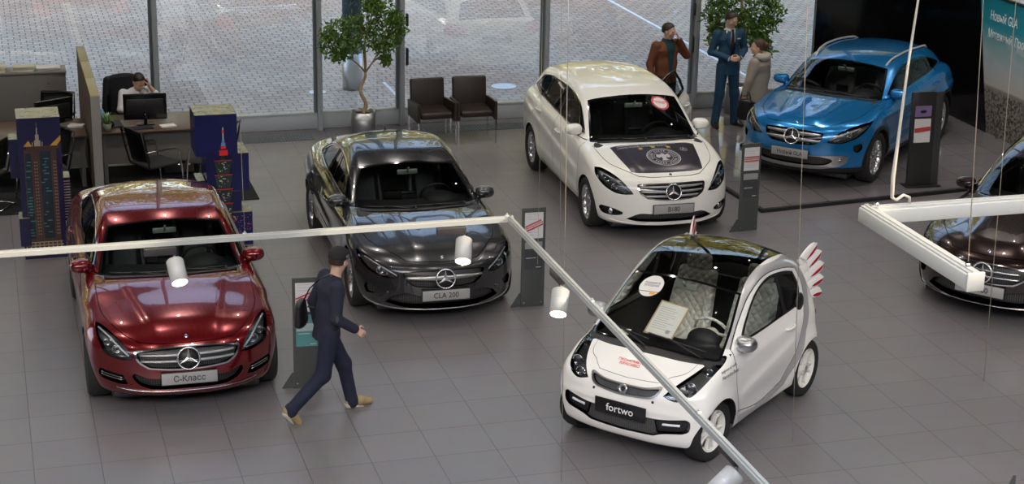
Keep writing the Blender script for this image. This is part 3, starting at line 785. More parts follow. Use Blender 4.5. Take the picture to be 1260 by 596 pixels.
def spec_sedan():
    A = .36
    return dict(L=4.686, XF=2.21, H=1.45, wz=.325, wheels=[(.79, .355), (3.63, .355)], track=1.60, tw=.225, rim=.242, rimstyle='ten', plan_w=.90,
      deck=[(0,.69),(.12,.755),(.4,.85),(.9,.93),(1.3,.98),(1.7,.985),(3.5,1.03),(4.05,1.075),(4.45,1.065),(4.7,1.03)],
      crown=[(0,.13),(.5,.13),(1.3,.08),(2,.06),(4.7,.08)], cpow=2.6,
      plan=[(0,.875),(.8,.895),(2.2,.905),(3.8,.90),(4.7,.85)],
      side=[(.15,.12),(.25,.05),(.38,.02),(.55,.0),(.7,.0),(.82,.015),(.93,.05),(1.05,.11)],
      nose=[(.15,.16),(.22,.06),(.32,.02),(.45,.0),(.58,.012),(.66,.035),(.74,.09),(.9,.3)], bow=(.44,2.6), rbow=(.28,2.5),
      tail=[(.15,.1),(.35,.02),(.55,.0),(.8,.03),(1.0,.1),(1.1,.14)],
      roof=[(1.05,.83),(1.3,.96),(1.6,1.13),(2.03,1.35),(2.3,1.415),(2.7,1.442),(3.2,1.41),(3.5,1.36),(3.85,1.23),(4.15,1.09),(4.4,.95)],
      gw=[(1.2,.80),(1.8,.80),(2.8,.80),(3.8,.77),(4.3,.70)], belt=[(1.2,.95),(2.5,.97),(4,1.02)], tum=.42, gbow=(.20,.18), gmid=2.8, gcrown=.05, kg=.08, ku=.03,
      creases=[(2.2,.76,-.035,.022,.07,.9,4.5),(2.2,.36,.03,.02,.08,1.2,3.4)],
      hoodlines=[(.30,.50,.018,.016,.15,1.2)],
      windscreen=[(-.1,1.30,1),(0,1.30),(.35,1.35),(.62,1.45),(.725,1.53,1),(.66,1.80),(.575,2.10,1),(.3,2.045),(0,2.03),(-.1,2.03,1)],
      backlight=[(-.1,3.50,1),(0,3.50),(.35,3.485),(.52,3.45,1),(.60,3.75),(.64,3.98,1),(.35,4.06),(0,4.08),(-.1,4.08,1)],
      dlo=[(1.70,1.00,1),(1.98,1.15),(2.25,1.25),(2.55,1.305),(2.9,1.31),(3.3,1.275),(3.62,1.19),(3.90,1.08,1),(3.5,1.045),(2.8,1.02),(2.1,1.005)],
      glass=[[(1.78,1.02,1),(2.0,1.145),(2.27,1.24),(2.5,1.285),(2.62,1.297,1),(2.60,1.025,1),(2.1,1.015)],[(2.69,1.03,1),(2.70,1.297,1),(2.95,1.295),(3.27,1.265,1),(3.42,1.06,1),(3.1,1.04)],[(3.47,1.07,1),(3.34,1.25,1),(3.58,1.18),(3.77,1.10,1)]],
      bonnet=[(-.1,.10,1),(0,.10),(.25,.115),(.44,.17,1),(.60,.36),(.725,.7),(.755,1.0),(.76,1.36,1),(.5,1.30),(.2,1.255),(0,1.25),(-.1,1.25,1)], bonnet_z=.60,
      doors=[[(1.42,.95,1),(1.40,.6),(1.42,.28,1),(2.50,.27,1),(2.62,.6),(2.655,.995,1)],[(2.655,.995,1),(2.62,.6),(2.50,.27,1),(3.15,.28,1),(3.35,.55),(3.55,.75),(3.63,1.03,1)]],
      handles=[(2.42,.83),(3.42,.86)], rplate=.84,
      rear=[('tail_lamp',[(.52,.72,1),(.70,.70),(.86,.74,1),(.875,.90),(.80,.955,1),(.60,.91)]), ('rear_diffuser',[(-.1,.34,1),(.62,.34,1),(.70,.22,1),(-.1,.2,1)])],
      front=[('grille_frame',('body',),[(-.1,.695,1),(0,.70),(.27,.69),(.475,.665,1),(.495,.64),(.46,.555),(.37,.50,1),(.17,.485),(0,.48),(-.1,.48,1)]),
             ('grille',('grille_frame',),[(-.1,.683,1),(0,.686),(.26,.676),(.455,.652,1),(.473,.635),(.44,.563),(.36,.513,1),(.16,.50),(0,.495),(-.1,.495,1)]),
             ('headlight',('body',),[(.508,.578,1),(.62,.570),(.75,.60),(.79,.68),(.815,.76),(.80,.80,1),(.71,.785),(.61,.73),(.54,.655)]),
             ('lower_intake',('body',),[(-.1,.40,1),(.36,.40,1),(.50,.45,1),(.52,.41),(.46,.33),(.34,.285,1),(-.1,.285,1)]),
             ('fog_surround',('body',),[(.60,.42,1),(.80,.45,1),(.815,.40),(.78,.35),(.64,.32),(.56,.33,1)])],
      frontmat={'grille_frame':(M_chrome,-.004,'both'),'grille':(M_mesh,.035,'both'),'headlight':None,'lower_intake':(M_mesh,.05,'both'),'fog_surround':(M_gloss,.04,'pair')},
      spots=[(.66,.67,.042,.035),(.74,.715,.032,.035)], strips=[([(.55,.61),(.62,.675),(.70,.745),(.79,.785)],.009,M_white),([(.56,.60),(.65,.60),(.75,.63)],.007,M_lampin)],
      cowl=1.33, cowl_t=1.285, belt_w=.76, cab_end=3.6, seat_t=2.45, rseat_t=3.35, wipers=[(.55,-.08,1.33),(-.05,-.60,1.33)], mirror=(1.72,.98), paint=body_paint('dark red metallic paint',(.15,.002,.006),.5,.2))
def car_sedan(root):
    sp = spec_sedan(); sh, body, drs = mercedes(sp, root)
    g = root
    b = MB()
    for z, hh in ((.622,.026),(.566,.026)):
        b.loft(front_strip(sh, -.44, .44, lambda y, z=z: z-.02*(abs(y)/.4)**2*0, lambda y, hh=hh: hh*(1-.35*(abs(y)/.44)**2), -.03, .004)); 
    b.build('grille_slat', M_silver, g)
    star(g, sh.front_frame(0, .592, .008), .112)
    b = MB(); b.lathe([(.001,-.006),(.106,-.006),(.106,-.02)], 24, sh.front_frame(0, .592, .008)); b.build('emblem_backing', M_black, g)
    plate(sh, g, .405, 'С-Класс', off=.018)
    b = MB(); b.loft(front_strip(sh, -.66, .66, lambda y: .262-.0*y+.02*(abs(y)/.66)**6, .012, -.01, .016, 36)); b.build('chrome_lip', M_chrome, g)
    for sg in (1, -1):
        b = MB()
        for z in (.375, .40): b.loft(front_strip(sh, sg*.61, sg*.79, lambda y, z=z: z+.12*(abs(y)-.70), .010, -.03, -.004, 8))
        b.build('fog_lamp_bar', M_chrome, g)
    b = MB(); b.lathe([(.001,.006),(.018,.004),(.02,0)], 16, T(2.21-.16, 0, sh.zs(.16,0)) @ R(.5,'Y')); b.build('bonnet_badge', M_chrome, g)
    return sh
def spec_coupe():
    sp = spec_sedan()
    sp.update(L=4.63, XF=2.25, H=1.44, wz=.325, wheels=[(.90, .36), (3.60, .36)], track=1.57, rimstyle='ten', plan_w=.885,
      deck=[(0,.66),(.12,.72),(.4,.81),(.9,.89),(1.3,.94),(1.7,.96),(3.5,1.00),(4.0,1.03),(4.4,1.03),(4.65,.99)],
      crown=[(0,.12),(.5,.12),(1.3,.07),(2,.05),(4.7,.09)],
      plan=[(0,.86),(.9,.885),(2.2,.885),(3.6,.888),(4.7,.80)],
      side=[(.15,.12),(.25,.05),(.38,.02),(.55,.0),(.7,.0),(.80,.02),(.9,.06),(1.0,.12)],
      nose=[(.13,.12),(.20,.03),(.30,.0),(.45,.01),(.58,.03),(.66,.06),(.72,.11),(.88,.3)], bow=(.50,2.5), rbow=(.36,2.4),
      roof=[(1.0,.79),(1.3,.94),(1.6,1.11),(2.0,1.31),(2.3,1.395),(2.62,1.428),(3.0,1.41),(3.4,1.33),(3.8,1.19),(4.15,1.04),(4.4,.92)],
      gw=[(1.2,.79),(1.8,.79),(2.8,.78),(3.6,.74),(4.3,.64)], belt=[(1.2,.93),(2.5,.95),(4,.98)], tum=.46, gbow=(.22,.20), gmid=2.7, gcrown=.055, kg=.09, ku=.035,
      creases=[(2.2,.80,-.02,.02,.05,.7,2.9),(3.4,.66,.10,.02,.07,2.0,4.5),(2.2,.34,.04,.02,.08,1.3,3.4)],
      hoodlines=[(.30,.42,.02,.016,.2,1.2),(.10,.20,.03,-.006,.2,1.2)],
      windscreen=[(-.1,1.27,1),(0,1.27),(.35,1.32),(.60,1.42),(.71,1.51,1),(.645,1.80),(.555,2.08,1),(.3,2.02),(0,2.005),(-.1,2.005,1)],
      backlight=[(-.1,3.40,1),(0,3.40),(.35,3.39),(.49,3.36,1),(.57,3.75),(.58,3.98,1),(.35,4.06),(0,4.08),(-.1,4.08,1)],
      dlo=[(1.70,.97,1),(1.98,1.12),(2.25,1.215),(2.55,1.27),(2.9,1.275),(3.3,1.22),(3.62,1.12),(3.86,1.005,1),(3.5,1.0),(2.8,.98),(2.1,.97)],
      glass=[[(1.78,.985,1),(2.0,1.11),(2.27,1.205),(2.5,1.245),(2.60,1.257,1),(2.58,.99,1),(2.1,.98)],[(2.67,.995,1),(2.68,1.26,1),(2.95,1.25),(3.27,1.20),(3.50,1.12,1),(3.50,1.013,1),(3.1,1.0)],[(3.55,1.02,1),(3.55,1.105,1),(3.64,1.065),(3.74,1.02,1)]],
      bonnet=[(-.1,.125,1),(0,.125),(.25,.15),(.40,.20,1),(.56,.42),(.70,.7),(.745,1.0),(.755,1.36,1),(.5,1.28),(.2,1.235),(0,1.23),(-.1,1.23,1)], bonnet_z=.55,
      doors=[[(1.45,.92,1),(1.43,.6),(1.45,.27,1),(2.48,.26,1),(2.60,.6),(2.635,.965,1)],[(2.635,.965,1),(2.60,.6),(2.48,.26,1),(3.10,.27,1),(3.28,.5),(3.46,.72),(3.58,.99,1)]],
      handles=[(2.40,.80),(3.36,.84)],
      front=[('grille_frame',('body',),[(-.1,.640,1),(0,.643),(.27,.637),(.455,.62,1),(.47,.60),(.42,.50),(.33,.445,1),(.15,.435),(0,.43),(-.1,.43,1)]),
             ('grille',('grille_frame',),[(-.1,.628,1),(0,.63),(.27,.624),(.437,.607,1),(.45,.592),(.405,.508),(.32,.458,1),(.15,.447),(0,.443),(-.1,.443,1)]),
             ('headlight',('body',),[(.50,.548,1),(.60,.53),(.72,.555),(.80,.60),(.855,.68),(.85,.735,1),(.76,.71),(.64,.655),(.53,.60)]),
             ('lower_intake',('body',),[(-.1,.36,1),(.30,.36,1),(.42,.385),(.56,.34,1),(.63,.26,1),(.40,.215),(.2,.205),(-.1,.205,1)]),
             ('fog_surround',('body',),[(.69,.41,1),(.80,.44,1),(.815,.39),(.80,.33,1),(.73,.34)])],
      frontmat={'grille_frame':(sp['paint'],-.003,'both'),'grille':(M_mesh,.04,'both'),'headlight':None,'lower_intake':(M_mesh,.06,'both'),'fog_surround':(M_mesh,.04,'pair')},
      spots=[(.68,.605,.042,.03)], strips=[([(.49,.555),(.58,.60),(.68,.655),(.80,.705)],.007,M_white),([(.60,.59),(.615,.555),(.68,.545),(.75,.575)],.006,M_lampin)],
      cowl=1.30, cowl_t=1.255, belt_w=.75, cab_end=3.6, seat_t=2.42, rseat_t=3.30, wipers=[(.55,-.08,1.30),(-.05,-.60,1.30)], mirror=(1.72,.945), antenna=3.3,
      paint=body_paint('mountain grey metallic paint',(.072,.073,.078),.75,.22))
    sp['frontmat']['grille_frame'] = (sp['paint'],-.003,'both')
    return sp
def car_coupe(root):
    sp = spec_coupe(); sh, body, drs = mercedes(sp, root)
    b = MB(); b.loft(front_strip(sh, -.43, .43, .545, lambda y: .055*(1-.55*(abs(y)/.43)**1.5), -.03, .006)); b.build('grille_slat', M_satin, root)
    star(root, sh.front_frame(0, .540, .008), .112)
    b = MB(); b.lathe([(.001,-.006),(.106,-.006),(.106,-.02)], 24, sh.front_frame(0, .540, .008)); b.build('emblem_backing', M_black, root)
    plate(sh, root, .365, 'CLA 200', off=.02)
    b = MB(); b.loft(front_strip(sh, -.82, .82, lambda y: .195+.05*(abs(y)/.8)**8, .014, -.01, .018, 40)); b.build('front_splitter', M_satin, root)
    for sg in (1, -1):
        b = MB(); b.loft(front_strip(sh, sg*.60, sg*.685, lambda y: .33-.9*(abs(y)-.64), .045, -.02, .008, 6)); b.build('intake_fin', sp['paint'], root)
    b = MB(); b.lathe([(.001,.006),(.018,.004),(.02,0)], 16, T(2.25-.18, 0, sh.zs(.18,0)) @ R(.5,'Y')); b.build('bonnet_badge', M_chrome, root)
    return sh
def spec_mpv():
    sp = spec_sedan(); P = body_paint('cream white paint', (.88,.88,.83), 0, .3)
    sp.update(L=4.359, XF=2.18, H=1.57, wz=.32, wheels=[(.83, .35), (3.53, .35)], track=1.57, rimstyle='ten', plan_w=.893, rim=.232,
      deck=[(0,.72),(.1,.79),(.3,.87),(.7,.965),(1.0,1.02),(1.4,1.05),(3.2,1.10),(4.0,1.12),(4.4,1.10)],
      crown=[(0,.12),(.4,.12),(1.0,.08),(2,.06),(4.4,.06)],
      plan=[(0,.86),(.8,.885),(2.2,.893),(3.6,.89),(4.4,.83)],
      side=[(.15,.12),(.25,.05),(.38,.02),(.6,.0),(.8,.0),(.92,.015),(1.03,.045),(1.12,.09)],
      nose=[(.14,.13),(.20,.05),(.30,.01),(.45,.0),(.60,.015),(.70,.045),(.78,.09),(.9,.2)], bow=(.48,2.5), rbow=(.22,2.6),
      tail=[(.15,.1),(.35,.02),(.6,.0),(.9,.03),(1.05,.06),(1.3,.2),(1.5,.4)],
      roof=[(.75,.86),(1.0,1.01),(1.4,1.27),(1.78,1.475),(2.1,1.54),(2.5,1.557),(3.1,1.545),(3.6,1.50),(3.85,1.46),(4.0,1.36),(4.25,1.09),(4.5,.8)], roof_sm=.04,
      gw=[(.9,.81),(1.6,.81),(2.8,.80),(3.6,.78),(4.3,.70)], belt=[(1.0,1.00),(2.5,1.04),(4,1.10)], tum=.36, gbow=(.20,.14), gmid=2.7, gcrown=.05, kg=.08, ku=.035,
      creases=[(2.4,.74,.10,.018,.06,1.2,4.2),(2.2,.40,.05,.014,.10,1.2,3.4)],
      hoodlines=[(.34,.52,.018,.018,.12,.95)],
      windscreen=[(-.1,1.00,1),(0,1.00),(.35,1.05),(.62,1.14),(.735,1.22,1),(.67,1.52),(.60,1.83,1),(.3,1.77),(0,1.755),(-.1,1.755,1)],
      backlight=[(-.1,3.93,1),(.50,3.90,1),(.60,4.12,1),(.3,4.20),(-.1,4.22,1)], hatch=True,
      dlo=[(1.42,1.06,1),(1.75,1.28),(1.98,1.38),(2.3,1.425),(2.9,1.425),(3.3,1.395),(3.62,1.33,1),(3.86,1.16,1),(3.5,1.115),(2.8,1.085),(2.1,1.065)],
      glass=[[(1.70,1.09,1),(1.76,1.26),(1.98,1.355),(2.3,1.405),(2.42,1.41,1),(2.42,1.09,1),(2.1,1.08)],[(2.49,1.095,1),(2.49,1.41,1),(2.9,1.41),(3.18,1.39,1),(3.24,1.125,1),(2.9,1.105)],[(3.29,1.13,1),(3.25,1.38),(3.55,1.325,1),(3.76,1.17,1)]],
      bonnet=[(-.1,.14,1),(0,.14),(.25,.155),(.40,.21,1),(.52,.34),(.66,.55),(.72,.8),(.745,1.08,1),(.5,1.01),(.2,.965),(0,.96),(-.1,.96,1)], bonnet_z=.60,
      doors=[[(1.25,1.0,1),(1.22,.7),(1.27,.29,1),(2.36,.28,1),(2.42,.6),(2.445,1.07,1)],[(2.445,1.07,1),(2.42,.6),(2.36,.28,1),(3.05,.29,1),(3.22,.52),(3.40,.72),(3.50,1.10,1)]],
      handles=[(2.20,.90),(3.22,.95)], rplate=.80, rear=[('tail_lamp',[(.50,.86,1),(.66,.84),(.84,.87,1),(.865,.97),(.83,1.07,1),(.62,1.03),(.52,.97)]), ('rear_diffuser',[(-.1,.36,1),(.62,.36,1),(.70,.22,1),(-.1,.2,1)])],
      front=[('grille_frame',('body',),[(-.1,.735,1),(0,.735),(.25,.735),(.425,.725,1),(.44,.70),(.41,.61),(.32,.55,1),(.15,.53),(0,.525),(-.1,.525,1)]),
             ('grille',('grille_frame',),[(-.1,.722,1),(0,.722),(.25,.722),(.405,.712,1),(.42,.695),(.39,.62),(.31,.565,1),(.15,.545),(0,.54),(-.1,.54,1)]),
             ('headlight',('body',),[(.485,.60,1),(.60,.585),(.70,.60),(.80,.665),(.855,.76),(.845,.835,1),(.77,.84),(.66,.79),(.56,.70)]),
             ('lower_intake',('body',),[(-.1,.36,1),(.28,.36,1),(.42,.355),(.56,.275,1),(.40,.255),(-.1,.255,1)]),
             ('fog_surround',('body',),[(.60,.36,1),(.72,.40),(.82,.41,1),(.835,.37),(.79,.31),(.68,.305),(.60,.33,1)])],
      frontmat={'grille_frame':(M_chrome,-.003,'both'),'grille':(M_gloss,.035,'both'),'headlight':None,'lower_intake':(M_mesh,.05,'both'),'fog_surround':(M_black,.03,'pair')},
      spots=[(.70,.67,.04,.03),(.77,.75,.034,.03)], strips=[([(.53,.63),(.60,.69),(.70,.76),(.81,.81)],.008,M_white),([(.56,.61),(.66,.615)],.010,M_lampin)],
      cowl=1.03, cowl_t=.985, belt_w=.77, cab_end=3.5, seat_t=2.25, rseat_t=3.2, wipers=[(.58,-.08,1.03),(-.05,-.62,1.03)], mirror=(1.50,1.075), trimm=M_chrome, trimw=.010,
      filler_=None, paint=P, handlem=P, seatm=mat('black cloth seat', (.016,.016,.017), .8))
    return sp
def car_mpv(root):
    sp = spec_mpv(); sp['decal'] = [(-.1,.20,1),(0,.195),(.30,.22),(.47,.30,1),(.52,.60),(.56,.93,1),(.3,.905),(0,.895),(-.1,.895,1)]; sh, body, drs = mercedes(sp, root)
    b = MB()
    for z, w_ in ((.690,.41),(.632,.40),(.578,.355)):
        b.loft(front_strip(sh, -w_, w_, z, lambda y: .030*(1-.3*(abs(y)/.4)**2), -.03, -.002))
    b.build('grille_slat', M_silver, root)
    star(root, sh.front_frame(0, .632, .008), .105)
    b = MB(); b.lathe([(.001,-.006),(.10,-.006),(.10,-.02)], 24, sh.front_frame(0, .632, .008)); b.build('emblem_backing', M_black, root)
    plate(sh, root, .425, 'B180', off=.02)
    for sg in (1, -1):
        M = sh.front_frame(sg*.72, .352, -.02); M2 = Matrix.LocRotScale(M.translation, Vector((1,0,0)).to_track_quat('Z', 'Y'), None)
        b = MB(); b.lathe([(.001,.02),(.03,.016),(.036,0),(.042,.01),(.046,0)], 16, M2); b.build('fog_lamp', M_lampin, root)
    b = MB(); b.loft(front_strip(sh, -.74, .74, lambda y: .215+.02*(abs(y)/.7)**6, .022, -.02, .01, 36)); b.build('front_splitter', sp['paint'], root)
    b = MB(); b.lathe([(.001,.006),(.018,.004),(.02,0)], 16, T(2.18-.17, 0, sh.zs(.17,0)) @ R(.5,'Y')); b.build('bonnet_badge', M_chrome, root)
    mpv_extras(root, sh, drs, sh.wins)
    return sh
def mpv_extras(root, sh, drs, wins):
    XF = sh.sp['XF']
    def drape(me, off=.003):
        for v in me.vertices:
            y, t = v.co.x, v.co.y; v.co = Vector((XF-t, y, sh.zs(t, abs(y))+off+v.co.z))
        me.update()
    dec = [o for o in root.children if o.name.startswith('bonnet_decal')][0]
    wh = mat('decal silver print', (.45,.45,.47), .4); gold = mat('decal gold', (.60,.42,.10), .35, .5)
    def ring(r0, r1, cy, ct, a0=0, a1=2*PI, n=40):
        b = MB(); rings = []
        for k in range(n+1):
            a = a0+(a1-a0)*k/n; rings.append([(cy+r0*math.cos(a), ct+r0*math.sin(a), 0), (cy+r1*math.cos(a), ct+r1*math.sin(a), 0)])
        b.loft(rings, closed=False, cap=False); return b
    for r0, r1 in ((.205,.218),(.185,.192),(.118,.124)):
        o = ring(r0, r1, .03, .53).build('emblem_ring', wh, dec); drape(o.data)
    b = MB(); n = 30
    for k in range(n):
        a = 2*PI*k/n
        if k % 6 != 5: b.poly([(.03+.138*math.cos(a-.05), .53+.138*math.sin(a-.05)), (.03+.172*math.cos(a-.05), .53+.172*math.sin(a-.05)), (.03+.172*math.cos(a+.04), .53+.172*math.sin(a+.04)), (.03+.138*math.cos(a+.04), .53+.138*math.sin(a+.04))])
    o = b.build('emblem_lettering', wh, dec); drape(o.data)
    b = MB(); b.poly([(.03,.09+.53),(.055,.075+.53),(.05,.05+.53),(.11,.07+.53),(.125,.0+.53),(.09,-.03+.53),(.06,.0+.53),(.055,-.06+.53),(.08,-.09+.53),(.03,-.10+.53),(-.02,-.09+.53),(.005,-.06+.53),(.0,.0+.53),(-.03,-.03+.53),(-.065,.0+.53),(-.05,.07+.53),(.01,.05+.53),(.0,.075+.53)]); bmesh.ops.triangulate(b.bm, faces=b.bm.faces[:]); o = b.build('emblem_bird', wh, dec); drape(o.data)
    for i, (y, t) in enumerate(((-.20,.775),(-.03,.80),(.17,.785))):
        b = MB(); pts = []
        for k in range(10): r = .042 if k % 2 == 0 else .018; a = PI/2+k*PI/5; pts.append((y+r*math.cos(a), t+r*math.sin(a)*1.1))
        b.poly(pts); bmesh.ops.triangulate(b.bm, faces=b.bm.faces[:]); o = b.build('gold_star', gold, dec); drape(o.data)
    o = ring(.040,.046,.36,.72).build('small_ring_badge', wh, dec); drape(o.data)
    b = MB()
    for k in range(3): a = PI/2+k*2*PI/3; b.poly([(.36+.010*math.cos(a+1.05), .72+.010*math.sin(a+1.05)), (.36+.04*math.cos(a), .72+.04*math.sin(a)), (.36+.010*math.cos(a-1.05), .72+.010*math.sin(a-1.05))])
    o = b.build('small_badge_star', wh, dec); drape(o.data)
    for s_, t in (('«Мерседес-Бенц» – официальный генеральный', .885),('спонсор сборной Германии по футболу', .835)):
        me = text_mesh(s_, .040, 0, align='LEFT', squeeze=.85, bold=.0008); me.transform(T(-.49, t, 0)); me.materials.clear(); o = link_mesh('decal_lettering', me, wh, dec)
        drape(me)
    # red ringed round sticker on the screen
    t, y = 1.62, .33; z = sh.zs(t, y); g, _ = grad(sh.F, np.array([[t, y, z]])); n = unit(g)[0]; n = Vector((-n[0], n[1], n[2])); u = Vector((0,1,0)); u = (u-n*u.dot(n)).normalized(); v = n.cross(u)
    M = Matrix((u, v, n)).transposed().to_4x4(); M.translation = Vector((XF-t, y, z))+n*.004
    b = MB(); b.cyl(.125, 0, .002, 32, M); st = b.build('round_sticker', mat('sticker red', (.55,.03,.04), .4), root); b = MB(); b.cyl(.098, .002, .003, 32, M); st2 = b.build('sticker_centre', mat('sticker white', (.72,.70,.70), .5), st)
    text('sticker_lettering', 'ТОЛЬКО ОДИН\nИ ТОЛЬКО', .026, M @ T(0,.008,.0035), MATS['sticker red'], st2, th=.0003, bold=.001)
    t, y = 1.10, -.28; z = sh.zs(t, .28); b = MB(); b.box(-.03,-.07,0,.03,.07,.003, M=T(XF-t, y, z-.006) @ R(-.55,'Y')); b.build('dash_note', mat('note paper', (.7,.68,.68), .6), root)
    # left rear door stands open
    hp = Vector((XF-2.445, .875, 0)); A = T(*hp) @ R(math.radians(-30)) @ T(*(-hp)); d = drs[1][0]; d.matrix_local = A
    w = wins[1][0]; w.parent = d
    b = MB(); P = outline([(2.47,1.075,1),(2.47,1.425,1),(2.9,1.425),(3.24,1.40,1),(3.42,1.26,1),(3.46,1.11,1),(2.9,1.085)], 3); pts = [tuple(sh.side_pt(p[0], p[1], 1, -.012)) for p in P]; b.tube(pts+[pts[0]], .02, 8); b.build('window_frame', M_gloss, d)
    b = MB(); b.box(XF-3.48, .76, .36, XF-2.50, .80, 1.07, .02); b.build('door_lining', M_int, d)
def spec_suv():
    sp = spec_sedan(); P = body_paint('bright blue metallic paint', (.009,.20,.53), .5, .25)
    sp.update(L=4.417, XF=2.22, H=1.52, wz=.345, wheels=[(.87, .385), (3.57, .385)], track=1.58, rimstyle='multi', plan_w=.90, rim=.25, clad=.30, zb=.2, tw=.235,
      deck=[(0,.78),(.1,.84),(.3,.90),(.7,.97),(1.15,1.03),(1.5,1.04),(3.2,1.08),(4.0,1.10),(4.45,1.06)],
      crown=[(0,.11),(.4,.11),(1.1,.07),(2,.05),(4.4,.07)],
      plan=[(0,.87),(.87,.90),(2.2,.895),(3.57,.90),(4.45,.82)], flare=.028,
      side=[(.18,.10),(.28,.03),(.4,.01),(.6,.0),(.8,.0),(.92,.02),(1.02,.055),(1.12,.11)],
      nose=[(.17,.14),(.24,.04),(.34,.0),(.50,.0),(.65,.01),(.76,.04),(.83,.08),(.95,.2)], bow=(.46,2.5), rbow=(.30,2.5),
      tail=[(.15,.12),(.4,.02),(.65,.0),(.9,.04),(1.05,.10),(1.2,.25)],
      roof=[(.9,.88),(1.15,1.02),(1.5,1.21),(1.95,1.405),(2.2,1.45),(2.5,1.465),(3.0,1.458),(3.5,1.415),(3.8,1.365),(3.98,1.29),(4.25,1.08),(4.5,.82)],
      gw=[(.9,.80),(1.6,.80),(2.8,.79),(3.6,.75),(4.3,.66)], belt=[(1.0,1.01),(2.5,1.03),(4,1.08)], tum=.42, gbow=(.22,.2), gmid=2.7, gcrown=.05, kg=.09, ku=.035,
      creases=[(2.2,.86,-.01,.018,.05,.9,3.0),(3.3,.76,.06,.02,.06,1.8,4.3),(2.2,.42,.03,.02,.08,1.2,3.4)],
      hoodlines=[(.28,.46,.018,.018,.14,1.05),(.08,.16,.03,-.008,.2,1.05)],
      windscreen=[(-.1,1.15,1),(0,1.15),(.35,1.20),(.60,1.30),(.72,1.385,1),(.655,1.68),(.575,1.97,1),(.3,1.915),(0,1.90),(-.1,1.90,1)],
      backlight=[(-.1,3.85,1),(.48,3.80,1),(.56,4.08,1),(.3,4.16),(-.1,4.18,1)], hatch=True,
      dlo=[(1.58,1.05,1),(1.88,1.20),(2.15,1.295),(2.45,1.335),(2.9,1.33),(3.3,1.27),(3.55,1.205),(3.72,1.14,1),(3.5,1.11),(2.8,1.075),(2.1,1.055)],
      glass=[[(1.72,1.07,1),(1.9,1.185),(2.15,1.275),(2.4,1.315),(2.48,1.32,1),(2.48,1.075,1),(2.1,1.065)],[(2.55,1.085,1),(2.56,1.318,1),(2.9,1.31),(3.18,1.275,1),(3.24,1.11,1),(2.9,1.09)],[(3.29,1.12,1),(3.24,1.265),(3.45,1.215),(3.62,1.145,1)]],
      trimm=M_gloss, trimw=.006,
      bonnet=[(-.1,.13,1),(0,.13),(.25,.145),(.42,.19,1),(.56,.36),(.68,.6),(.73,.9),(.75,1.22,1),(.5,1.15),(.2,1.11),(0,1.10),(-.1,1.10,1)], bonnet_z=.68,
      doors=[[(1.35,1.0,1),(1.33,.7),(1.36,.32,1),(2.42,.31,1),(2.49,.6),(2.515,1.06,1)],[(2.515,1.06,1),(2.49,.6),(2.42,.31,1),(3.02,.32,1),(3.20,.58),(3.37,.78),(3.50,1.09,1)]],
      handles=[(2.30,.90),(3.24,.93)],
      front=[('grille_frame',('body',),[(-.1,.80,1),(0,.80),(.25,.795),(.41,.78,1),(.435,.75),(.40,.64),(.31,.585,1),(.15,.575),(0,.57),(-.1,.57,1)]),
             ('grille',('grille_frame',),[(-.1,.785,1),(0,.785),(.25,.78),(.39,.766,1),(.412,.742),(.38,.655),(.30,.603,1),(.15,.592),(0,.588),(-.1,.588,1)]),
             ('headlight',('body',),[(.465,.645,1),(.62,.635),(.73,.67),(.82,.73),(.87,.82),(.86,.875,1),(.75,.852),(.63,.80),(.53,.73)]),
             ('skid_frame',('body',),[(-.1,.46,1),(.40,.465,1),(.62,.475),(.72,.46,1),(.70,.38),(.64,.33,1),(.40,.29),(-.1,.28,1)]),
             ('lower_intake',('skid_frame',),[(-.1,.455,1),(.40,.455,1),(.52,.43),(.55,.40,1),(.50,.36),(.38,.335),(-.1,.325,1)]),
             ('fog_surround',('body',),[(.76,.60,1),(.84,.63,1),(.85,.56),(.81,.51),(.77,.53,1)])],
      frontmat={'grille_frame':(P,-.002,'both'),'grille':(M_gloss,.04,'both'),'headlight':None,'skid_frame':(M_satin,-.012,'both'),'lower_intake':(M_mesh,.05,'both'),'fog_surround':(M_black,.035,'pair')},
      spots=[(.72,.755,.038,.03)], strips=[([(.50,.675),(.58,.725),(.68,.775),(.80,.825)],.008,M_white),([(.52,.665),(.60,.675),(.68,.70)],.010,M_lampin)],
      cowl=1.18, cowl_t=1.135, belt_w=.76, cab_end=3.5, seat_t=2.32, rseat_t=3.2, wipers=[(.56,-.08,1.18),(-.05,-.60,1.18)], mirror=(1.62,1.045), rails=(2.02,3.72,.575),
      seatm=mat('pale grey leather', (.40,.39,.36), .5), paint=P, handlem=P)
    return sp
def car_suv(root):
    sp = spec_suv(); sh, body, drs = mercedes(sp, root)
    b = MB()
    for z in (.735,.655): b.loft(front_strip(sh, -.385, .385, z, lambda y: .050*(1-.35*(abs(y)/.4)**2), -.03, .006))
    b.build('grille_slat', M_satin, root)
    star(root, sh.front_frame(0, .69, .010), .112)
    b = MB(); b.lathe([(.001,-.006),(.106,-.006),(.106,-.02)], 24, sh.front_frame(0, .69, .010)); b.build('emblem_backing', M_black, root)
    plate(sh, root, .475, 'Новый GLA', off=.03, size=.075)
    for sg in (1, -1):
        b = MB(); b.lathe([(.001,.014),(.02,.012),(.028,0)], 16, sh.front_frame(sg*.63, .41, .01)); b.build('fog_lamp', M_lampin, root)
    b = MB(); b.lathe([(.001,.006),(.018,.004),(.02,0)], 16, T(2.22-.16, 0, sh.zs(.16,0)) @ R(.5,'Y')); b.build('bonnet_badge', M_chrome, root)
    return sh
